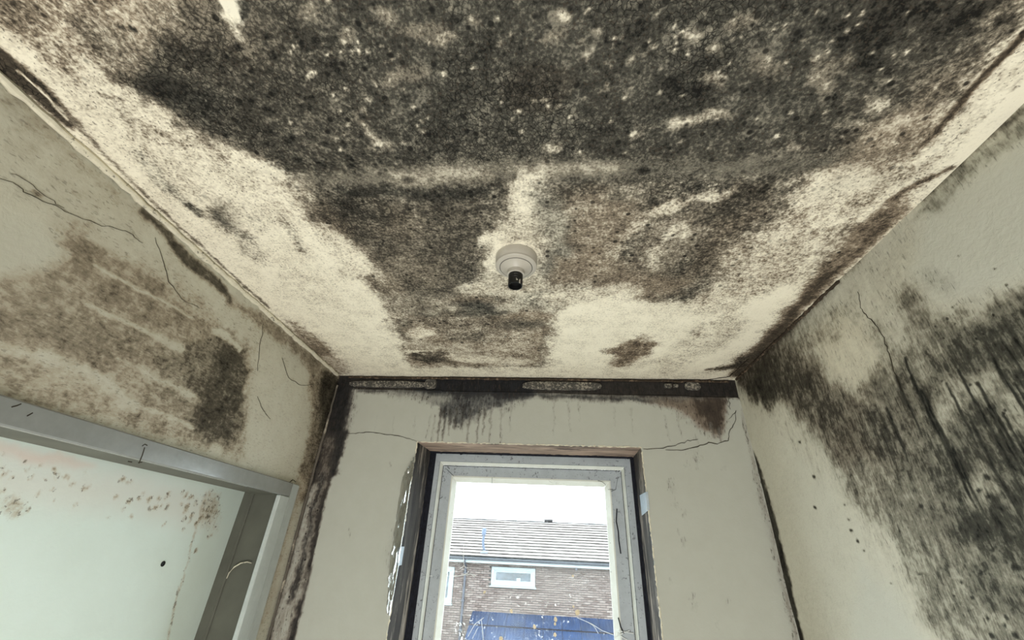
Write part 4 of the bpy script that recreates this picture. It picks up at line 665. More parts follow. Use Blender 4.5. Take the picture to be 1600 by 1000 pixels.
 ([(.568,.627),(.725,.609),(.740,.722),(.735,.903),(.730,1.086),(.744,1.382),(.741,1.615),(.498,1.662),(.484,1.412),(.529,1.200),(.510,.985),(.532,.800)],None,.0555,.0222,1,(.34,.6,None,.0)),
 ([(.621,1.085),(.699,.988),(.721,1.435),(.691,1.616),(.547,1.647),(.595,1.334)],None,.0444,.0203,1,(.1,.4,None,None)),
 ([(.690,.987),(.702,1.018),(.707,1.078),(.704,1.156),(.691,1.232),(.672,1.283),(.653,1.287),(.640,1.243),(.638,1.169),(.644,1.089),(.658,1.026),(.674,.990)],None,.0316,.0169,1,(.08,.4,None,.2)),
 ([(.685,.622),(.687,.637),(.674,.654),(.648,.670),(.615,.679),(.586,.680),(.569,.671),(.568,.655),(.584,.637),(.611,.623),(.641,.614),(.668,.614)],None,.0206,.0094,1,(.35,.2,None,.7)),
 ([(.565,.961),(.573,.982),(.574,1.018),(.567,1.059),(.554,1.096),(.538,1.117),(.524,1.114),(.517,1.089),(.517,1.050),(.525,1.008),(.538,.976),(.553,.959)],None,.0219,.0117,1,(.4,.6,None,None)),
 ([(.712,.757),(.726,.784),(.733,.833),(.732,.895),(.721,.955),(.702,.993),(.682,.993),(.666,.957),(.661,.897),(.666,.834),(.678,.784),(.695,.758)],None,.0314,.0157,1,(.4,.5,None,.1)),
 ([(.702,.747),(.711,.762),(.715,.789),(.714,.822),(.708,.851),(.697,.869),(.686,.868),(.677,.850),(.673,.820),(.675,.787),(.682,.761),(.692,.746)],None,.0182,.0116,1,(.5,.5,None,.1)),
 ([(.724,.355),(.818,.453),(.806,.528),(.805,.652),(.780,.686),(.729,.667),(.719,.616),(.705,.481),(.707,.402)],None,.0141,.0075,1,(.24,.5,.9,.0)),
 ([(.759,.391),(.828,.464),(.812,.535),(.811,.644),(.793,.669),(.768,.603),(.748,.460)],None,.0118,.0057,1,(.08,.3,.9,None)),
 ([(.700,.329),(.697,.402),(.697,.458),(.698,.511),(.693,.563)],[.0073,.0076,.0074,.007,.0064],.0052,.0041,1,(.9,.9,None,.8)),
 ([(.710,.417),(.710,.487),(.711,.557)],[.0029,.0033,.0038],.0044,.0053,1,(.4,None,None,None)),
 ([(.739,.565),(.729,.614),(.712,.640)],[.0076,.0124,.0129],.0109,.0087,1,(.45,.5,None,None)),
 ([(.786,.611),(.755,.650),(.731,.688)],[.0068,.0087,.0077],.0087,.0069,1,(.72,.8,None,.5)),
 ([(.758,.440),(.757,.507),(.740,.551)],[.004,.0057,.005],.0056,.0063,1,(.4,.4,None,None)),
 ([(.572,.611),(.581,.512),(.634,.466),(.683,.492),(.687,.570),(.676,.623)],None,.0372,.0119,.8,(.55,.7,None,.7)),
 ([(.800,1.626),(.784,1.424),(.757,1.122),(.759,.945),(.761,.820),(.770,.727)],[.0529,.0415,.0235,.0301,.0258,.013],.024,.0096,1,(.86,.85,None,.8)),
 ([(.743,.917),(.739,.783),(.748,.703)],[.025,.0211,.0189],.0214,.0086,1,(.7,.8,None,.6)),
 ([(.662,1.604),(.746,1.563),(.754,1.491)],[.0162,.0272,.0294],.0232,.0155,1,(.85,.6,None,.5)),
 ([(-.598,.689),(-.627,.701),(-.659,.690),(-.684,.659),(-.693,.619),(-.687,.581),(-.668,.555),(-.641,.546),(-.613,.556),(-.589,.581),(-.577,.618),(-.579,.658)],None,.0509,.019,1,(.34,.6,None,None)),
 ([(-.705,1.114),(-.743,1.129),(-.776,1.096),(-.794,1.028),(-.792,.951),(-.774,.885),(-.746,.845),(-.714,.836),(-.686,.859),(-.666,.911),(-.661,.984),(-.675,1.059)],None,.0623,.0291,1,(.26,.7,None,None)),
 ([(-.721,.733),(-.746,.742),(-.767,.732),(-.779,.707),(-.779,.675),(-.767,.644),(-.748,.623),(-.726,.615),(-.707,.623),(-.694,.645),(-.692,.676),(-.702,.708)],None,.0334,.0148,1,(.34,.3,None,None)),
 ([(-.795,.659),(-.814,.662),(-.830,.645),(-.838,.615),(-.836,.581),(-.827,.552),(-.812,.535),(-.795,.533),(-.780,.547),(-.771,.573),(-.770,.607),(-.779,.639)],None,.0268,.0134,1,(.34,.5,None,None)),
 ([(.126,1.063),(.117,1.081),(.0888,1.095),(.0491,1.099),(.0090,1.094),(-.0203,1.080),(-.0306,1.062),(-.0198,1.044),(.0086,1.032),(.0468,1.028),(.0852,1.033),(.114,1.046)],None,.0238,.0169,1,(.4,.5,None,None)),
 ([(.291,1.031),(.282,1.047),(.250,1.060),(.203,1.064),(.154,1.059),(.118,1.046),(.104,1.028),(.115,1.012),(.148,1.000),(.193,.997),(.240,1.001),(.275,1.014)],None,.0226,.0181,1,(.35,.6,None,None)),
 ([(.157,.920),(.151,.952),(.127,.977),(.0916,.986),(.0543,.976),(.0269,.950),(.0168,.917),(.0257,.886),(.0500,.865),(.0832,.858),(.117,.866),(.144,.889)],None,.0361,.018,1,(.6,.7,None,.6)),
 ([(.196,.746),(.196,.791),(.178,.826),(.147,.839),(.113,.824),(.0871,.788),(.0757,.743),(.0808,.701),(.100,.673),(.127,.664),(.156,.675),(.182,.704)],None,.0362,.0174,1,(.62,.6,None,.5)),
 ([(.279,.641),(.272,.653),(.245,.663),(.206,.670),(.164,.670),(.132,.665),(.119,.654),(.128,.643),(.156,.632),(.195,.627),(.235,.626),(.265,.632)],None,.0157,.0113,1,(.66,.2,None,None)),
 ([(.625,.825),(.646,.860),(.657,.916),(.655,.981),(.639,1.036),(.611,1.063),(.580,1.051),(.558,1.004),(.550,.940),(.557,.879),(.575,.835),(.599,.816)],None,.0472,.024,1,(.42,.7,None,None)),
 ([(.505,.807),(.520,.833),(.526,.871),(.522,.912),(.507,.944),(.485,.956),(.462,.945),(.447,.913),(.443,.872),(.450,.834),(.465,.807),(.485,.797)],None,.0366,.0195,1,(.52,.6,None,None)),
 ([(.614,.692),(.629,.715),(.637,.751),(.635,.791),(.622,.825),(.602,.840),(.581,.833),(.565,.804),(.559,.765),(.564,.726),(.577,.698),(.595,.686)],None,.0312,.0166,1,(.4,.6,None,None)),
 ([(.556,1.027),(.558,1.053),(.543,1.089),(.512,1.126),(.474,1.152),(.440,1.161),(.420,1.148),(.420,1.117),(.439,1.080),(.471,1.045),(.506,1.022),(.537,1.016)],None,.031,.0186,1,(.36,.7,None,None)),
 ([(.646,1.229),(.658,1.264),(.659,1.319),(.649,1.383),(.629,1.437),(.604,1.464),(.583,1.454),(.571,1.410),(.573,1.349),(.586,1.288),(.605,1.242),(.627,1.221)],None,.0324,.0208,1,(.36,.6,None,.4)),
 ([(.588,1.454),(.586,1.482),(.562,1.514),(.522,1.543),(.477,1.559),(.439,1.557),(.420,1.539),(.425,1.509),(.451,1.477),(.491,1.451),(.534,1.437),(.569,1.438)],None,.0301,.018,1,(.3,.6,None,None)),
 ([(.714,.594),(.719,.608),(.717,.632),(.709,.663),(.695,.691),(.680,.708),(.667,.709),(.662,.692),(.666,.664),(.676,.634),(.690,.609),(.703,.594)],None,.0146,.0105,1,(.5,.5,None,None)),
 ([(.678,.522),(.692,.541),(.696,.564),(.688,.586),(.671,.600),(.648,.601),(.627,.590),(.613,.569),(.611,.545),(.620,.525),(.637,.513),(.658,.512)],None,.0253,.0122,1,(.6,.6,None,.4)),
 ([(.660,.403),(.674,.416),(.681,.436),(.681,.455),(.671,.470),(.655,.475),(.637,.469),(.623,.453),(.617,.433),(.619,.414),(.629,.401),(.644,.397)],None,.0225,.0098,1,(.72,.4,None,None)),
 ([(.654,.322),(.666,.333),(.673,.346),(.673,.359),(.666,.367),(.653,.369),(.637,.363),(.625,.352),(.618,.338),(.619,.326),(.627,.318),(.640,.317)],None,.0186,.0081,1,(.8,.3,None,None)),
 ([(-.281,1.116),(-.303,1.140),(-.354,1.158),(-.422,1.164),(-.487,1.157),(-.529,1.139),(-.539,1.115),(-.513,1.091),(-.461,1.075),(-.397,1.070),(-.336,1.076),(-.294,1.093)],None,.0292,.0187,1,(.6,.3,None,None)),
 ([(-.446,1.058),(-.469,1.074),(-.499,1.065),(-.527,1.035),(-.545,.993),(-.548,.952),(-.537,.922),(-.515,.910),(-.489,.917),(-.462,.943),(-.443,.981),(-.437,1.024)],None,.0362,.0207,1,(.62,.5,None,None)),
 ([(-.215,1.448),(-.243,1.474),(-.312,1.486),(-.403,1.481),(-.490,1.460),(-.547,1.429),(-.561,1.398),(-.529,1.373),(-.461,1.363),(-.375,1.368),(-.293,1.387),(-.234,1.417)],None,.0343,.0213,1,(.5,.6,None,None)),
 ([(-.0369,1.365),(-.0508,1.402),(-.0878,1.431),(-.138,1.442),(-.188,1.432),(-.221,1.404),(-.230,1.366),(-.212,1.330),(-.175,1.304),(-.127,1.295),(-.0818,1.304),(-.0487,1.329)],None,.0427,.0228,1,(.5,.7,None,.3)),
 ([(-.641,1.615),(-.663,1.632),(-.691,1.617),(-.715,1.574),(-.729,1.518),(-.730,1.464),(-.718,1.427),(-.697,1.413),(-.672,1.426),(-.649,1.463),(-.633,1.516),(-.630,1.572)],None,.0377,.0201,1,(.22,.5,None,None)),
 ([(-.691,.345),(-.716,.351),(-.742,.344),(-.760,.325),(-.766,.301),(-.759,.279),(-.741,.264),(-.718,.259),(-.695,.266),(-.677,.282),(-.669,.304),(-.673,.327)],None,.0289,.0116,1,(.62,.4,None,None)),
 ([(-.818,.352),(-.836,.354),(-.851,.347),(-.859,.331),(-.858,.312),(-.849,.295),(-.834,.285),(-.818,.282),(-.804,.289),(-.796,.303),(-.795,.321),(-.804,.339)],None,.0195,.0087,1,(.5,.6,None,None)),
 ([(-.552,.363),(-.575,.375),(-.606,.376),(-.635,.368),(-.654,.351),(-.657,.332),(-.645,.316),(-.622,.306),(-.594,.305),(-.567,.312),(-.548,.327),(-.542,.346)],None,.0302,.0121,1,(.8,.15,None,None)),
 ([(-.794,.270),(-.819,.277),(-.844,.274),(-.861,.263),(-.867,.246),(-.859,.229),(-.841,.217),(-.818,.211),(-.796,.213),(-.779,.223),(-.772,.239),(-.777,.256)],None,.0243,.009,1,(.58,.6,None,None)),
 ([(-.767,.511),(-.784,.514),(-.801,.503),(-.812,.481),(-.815,.457),(-.809,.435),(-.796,.422),(-.781,.420),(-.766,.429),(-.754,.448),(-.750,.472),(-.755,.496)],None,.0221,.0111,1,(.42,.5,None,None)),
 ([(-.800,.438),(-.813,.440),(-.824,.431),(-.830,.415),(-.829,.396),(-.822,.380),(-.811,.370),(-.798,.369),(-.788,.377),(-.782,.391),(-.782,.410),(-.788,.427)],None,.0176,.01,1,(.45,.4,None,None)),
 ([(-.916,.282),(-.906,.302),(-.897,.345),(-.909,.438),(-.943,.443),(-.949,.378),(-.966,.320)],None,.0094,.0057,1,(.88,.6,None,.9)),
 ([(-.922,.335),(-.918,.379),(-.928,.423)],[.0023,.0025,.0026],.0025,.0039,1,(.05,None,None,None)),
 ([(-.919,.398),(-.925,.480),(-.943,.607)],[.0063,.0058,.0052],.0059,.0047,1,(.6,.4,None,.6)),
 ([(-.943,.607),(-.942,.766),(-.940,1.112)],[.0035,.0043,.0061],.0066,.0053,1,(.7,.3,None,.4)),
 ([(-.924,1.632),(-.967,1.656),(-1.002,1.620),(-1.017,1.537),(-1.010,1.437),(-.986,1.349),(-.953,1.292),(-.917,1.276),(-.887,1.302),(-.870,1.366),(-.869,1.458),(-.888,1.556)],None,.0568,.026,1,(.72,.8,None,.7)),
 ([(-.921,1.404),(-.938,1.408),(-.953,1.383),(-.961,1.337),(-.961,1.285),(-.953,1.241),(-.939,1.215),(-.924,1.211),(-.910,1.232),(-.901,1.272),(-.900,1.323),(-.907,1.372)],None,.0289,.0174,1,(.6,.7,None,.4)),
 ([(-.922,1.695),(-.947,1.711),(-.969,1.693),(-.982,1.646),(-.983,1.586),(-.971,1.530),(-.951,1.491),(-.929,1.478),(-.908,1.492),(-.895,1.532),(-.893,1.589),(-.902,1.649)],None,.036,.018,1,(.5,.7,None,None)),
]
STAINS['left'] = [
 ([(.460,.365),(.530,.478),(.574,.552),(.712,.557),(.877,.553),(1.074,.535),(1.158,.531),(1.283,.232),(1.061,.237),(.866,.233),(.699,.228),(.559,.195)],None,.0457,.016,1,(.6,.35,None,.45)),
 ([(.572,.532),(.732,.553),(1.010,.546),(1.153,.540),(1.180,.407),(.947,.433),(.709,.447),(.587,.462)],None,.0235,.0107,1,(.64,.4,None,.6)),
 ([(1.190,.437),(1.195,.358),(1.168,.298),(1.118,.272),(1.062,.282),(1.012,.324),(.979,.385),(.969,.455),(.987,.516),(1.030,.554),(1.091,.554),(1.151,.511)],None,.0766,.0306,1,(.88,.1,None,.5)),
 ([(1.153,.346),(1.156,.300),(1.138,.265),(1.106,.250),(1.068,.256),(1.035,.282),(1.014,.321),(1.009,.363),(1.023,.399),(1.053,.419),(1.092,.416),(1.130,.389)],None,.0448,.0163,1,(.88,.2,None,None)),
 ([(1.018,.466),(1.021,.445),(1.009,.423),(.986,.408),(.959,.402),(.934,.406),(.919,.419),(.916,.438),(.925,.459),(.947,.475),(.974,.483),(1.001,.480)],None,.0347,.0154,1,(.75,.2,None,.6)),
 ([(.794,.338),(.782,.323),(.747,.314),(.702,.311),(.660,.316),(.630,.327),(.618,.339),(.626,.352),(.653,.362),(.695,.367),(.741,.364),(.779,.353)],None,.0251,.01,1,(.68,.35,None,.6)),
 ([(1.039,.331),(1.014,.306),(.949,.288),(.869,.283),(.799,.289),(.750,.304),(.731,.323),(.744,.343),(.789,.360),(.860,.371),(.942,.370),(1.011,.355)],None,.0408,.0151,1,(.55,.4,None,.4)),
 ([(.637,.392),(.634,.372),(.618,.357),(.593,.349),(.568,.351),(.549,.362),(.538,.377),(.540,.395),(.553,.410),(.576,.420),(.603,.419),(.625,.409)],None,.0328,.0122,1,(.6,.3,None,.8)),
 ([(.730,.505),(.721,.488),(.696,.475),(.664,.470),(.633,.473),(.610,.483),(.601,.497),(.608,.513),(.629,.526),(.660,.533),(.694,.532),(.720,.522)],None,.0273,.0109,1,(.66,.4,None,.6)),
 ([(.739,.265),(.730,.247),(.696,.232),(.651,.223),(.607,.222),(.576,.228),(.561,.240),(.566,.254),(.590,.268),(.630,.279),(.678,.283),(.719,.278)],None,.0253,.0101,1,(.5,.3,None,.4)),
 ([(1.066,.249),(1.036,.233),(.957,.222),(.864,.219),(.783,.223),(.729,.232),(.709,.244),(.724,.256),(.773,.266),(.853,.273),(.949,.273),(1.031,.264)],None,.0263,.0117,1,(.56,.4,None,.3)),
 ([(1.033,.412),(1.041,.376),(1.024,.342),(.990,.321),(.949,.316),(.912,.328),(.887,.352),(.880,.383),(.891,.415),(.921,.439),(.962,.448),(1.004,.439)],None,.0474,.0175,1,(.7,.2,None,.4)),
 ([(.712,.378),(.703,.363),(.674,.351),(.635,.344),(.598,.344),(.572,.349),(.560,.360),(.566,.372),(.588,.384),(.624,.392),(.664,.395),(.698,.390)],None,.0232,.0111,1,(.62,.3,None,.5)),
 ([(.916,.495),(.899,.476),(.858,.463),(.806,.458),(.759,.461),(.727,.472),(.715,.486),(.726,.502),(.759,.515),(.808,.523),(.860,.522),(.901,.512)],None,.0329,.0132,1,(.62,.4,None,.5)),
 ([(.514,.601),(.506,.592),(.484,.586),(.457,.586),(.431,.590),(.412,.598),(.405,.607),(.411,.616),(.429,.622),(.456,.623),(.484,.619),(.506,.611)],None,.0153,.0087,1,(.3,.1,None,.5)),
 ([(.666,.638),(.657,.626),(.632,.616),(.601,.611),(.571,.612),(.550,.618),(.543,.627),(.550,.639),(.570,.649),(.600,.655),(.632,.655),(.657,.649)],None,.0196,.0112,1,(.26,.2,None,.5)),
 ([(1.461,.450),(1.476,.370),(1.456,.308),(1.409,.279),(1.350,.289),(1.295,.331),(1.254,.395),(1.238,.466),(1.250,.529),(1.290,.566),(1.350,.565),(1.414,.523)],None,.0727,.0268,1,(.26,.6,None,.4)),
 ([(1.218,.620),(1.201,.595),(1.164,.575),(1.121,.565),(1.082,.567),(1.056,.580),(1.049,.601),(1.062,.624),(1.093,.645),(1.137,.657),(1.180,.657),(1.211,.644)],None,.0404,.0202,1,(.3,.3,None,.5)),
 ([(.448,.668),(.441,.656),(.422,.648),(.397,.647),(.373,.651),(.355,.661),(.349,.672),(.354,.684),(.370,.692),(.394,.695),(.420,.691),(.440,.681)],None,.0169,.0101,1,(.4,.1,None,.3)),
 ([(.581,.616),(.574,.608),(.553,.601),(.527,.597),(.501,.598),(.483,.602),(.476,.608),(.482,.615),(.500,.622),(.525,.626),(.552,.627),(.573,.623)],None,.0148,.0098,1,(.34,.1,None,.3)),
 ([(.831,.587),(.818,.576),(.791,.571),(.759,.573),(.729,.581),(.710,.593),(.705,.606),(.715,.617),(.738,.623),(.770,.622),(.802,.614),(.825,.601)],None,.0203,.0135,1,(.3,.3,None,.2)),
 ([(.515,.518),(.512,.504),(.498,.490),(.478,.480),(.458,.477),(.441,.481),(.433,.491),(.435,.503),(.446,.517),(.465,.527),(.487,.531),(.505,.528)],None,.0203,.0098,1,(.12,.1,None,None)),
 ([(.969,.561),(.950,.547),(.910,.539),(.862,.539),(.819,.546),(.790,.559),(.782,.574),(.795,.587),(.829,.596),(.875,.598),(.924,.592),(.959,.578)],None,.0262,.015,1,(.4,.4,None,.3)),
 ([(.566,.274),(.640,.290),(.755,.290),(.866,.263)],[.0076,.0098,.0105,.0075],.0142,.0113,1,(.24,None,.2,.3)),
 ([(.631,.503),(.739,.511),(.892,.527)],[.0026,.0031,.0022],.0046,.0049,1,(.22,None,None,None)),
 ([(.766,.348),(.872,.346),(1.000,.343),(1.024,.342)],[.0042,.0064,.0075,.0039],.0084,.0094,1,(.3,None,None,None)),
 ([(.858,.276),(.953,.275),(1.042,.270)],[.003,.0034,.0037],.005,.0054,1,(.25,None,None,None)),
 ([(.652,.419),(.735,.430),(.859,.436)],[.0031,.0036,.0042],.0043,.0035,1,(.25,None,None,None)),
 ([(.839,.435),(.908,.442)],[.0099,.0108],.0086,.0055,1,(.3,None,None,None)),
 ([(.971,.542),(1.041,.541),(1.091,.533)],[.0062,.0067,.007],.0066,.0088,1,(.15,None,None,None)),
 ([(.430,.461),(.511,.510),(.583,.491),(.554,.436),(.483,.369)],None,.0246,.0082,1,(.06,None,.1,.7)),
 ([(1.142,.558),(1.443,.649),(1.562,.629),(1.574,.339),(1.508,.221),(1.307,.247)],None,.0414,.0189,1,(.16,.6,.35,.5)),
 ([(1.456,.627),(1.762,.727),(1.776,.559),(1.775,.385),(1.770,.177),(1.612,.114),(1.609,.347),(1.575,.494)],None,.036,.0173,1,(.72,.4,None,.5)),
 ([(1.571,.662),(1.799,.726),(1.787,.563),(1.777,.414),(1.699,.394),(1.603,.559)],None,.0353,.0157,1,(.96,.2,None,.7)),
 ([(1.649,.209),(1.642,-.0099),(1.655,-.201)],[.0259,.0261,.0239],.0291,.014,1,(.4,.8,None,.6)),
 ([(.334,.689),(.435,.680),(.550,.667),(.666,.667)],[.0096,.0102,.0107,.0094],.011,.0049,1,(.42,.2,None,.6)),
 ([(.649,.681),(.792,.660),(.918,.656),(.983,.642)],[.0077,.0182,.0189,.0089],.0095,.0061,1,(.85,.15,None,.75)),
 ([(.983,.642),(1.167,.669),(1.546,.657)],[.0133,.027,.0366],.0221,.0111,1,(.65,.4,None,.6)),
 ([(.449,.641),(.448,.630),(.443,.621),(.435,.616),(.426,.617),(.419,.623),(.415,.633),(.415,.644),(.420,.653),(.428,.658),(.437,.658),(.445,.651)],None,.013,.0069,1,(.4,.1,None,None)),
 ([(.529,.647),(.524,.640),(.510,.635),(.492,.633),(.474,.636),(.462,.641),(.457,.648),(.461,.655),(.474,.660),(.492,.662),(.510,.660),(.524,.655)],None,.0108,.0068,1,(.38,.1,None,None)),
 ([(.385,.618),(.401,.660),(.444,.644)],[.0039,.0042,.0045],.0052,.0042,1,(.35,None,None,None)),
 ([(.662,.583),(.795,.579),(.869,.568)],[.0029,.0052,.0037],.0067,.0054,1,(.3,None,None,None)),
 ([(.477,.559),(.486,.558)],[.0032,.0033],.0033,.0026,1,(.8,None,None,None)),
]
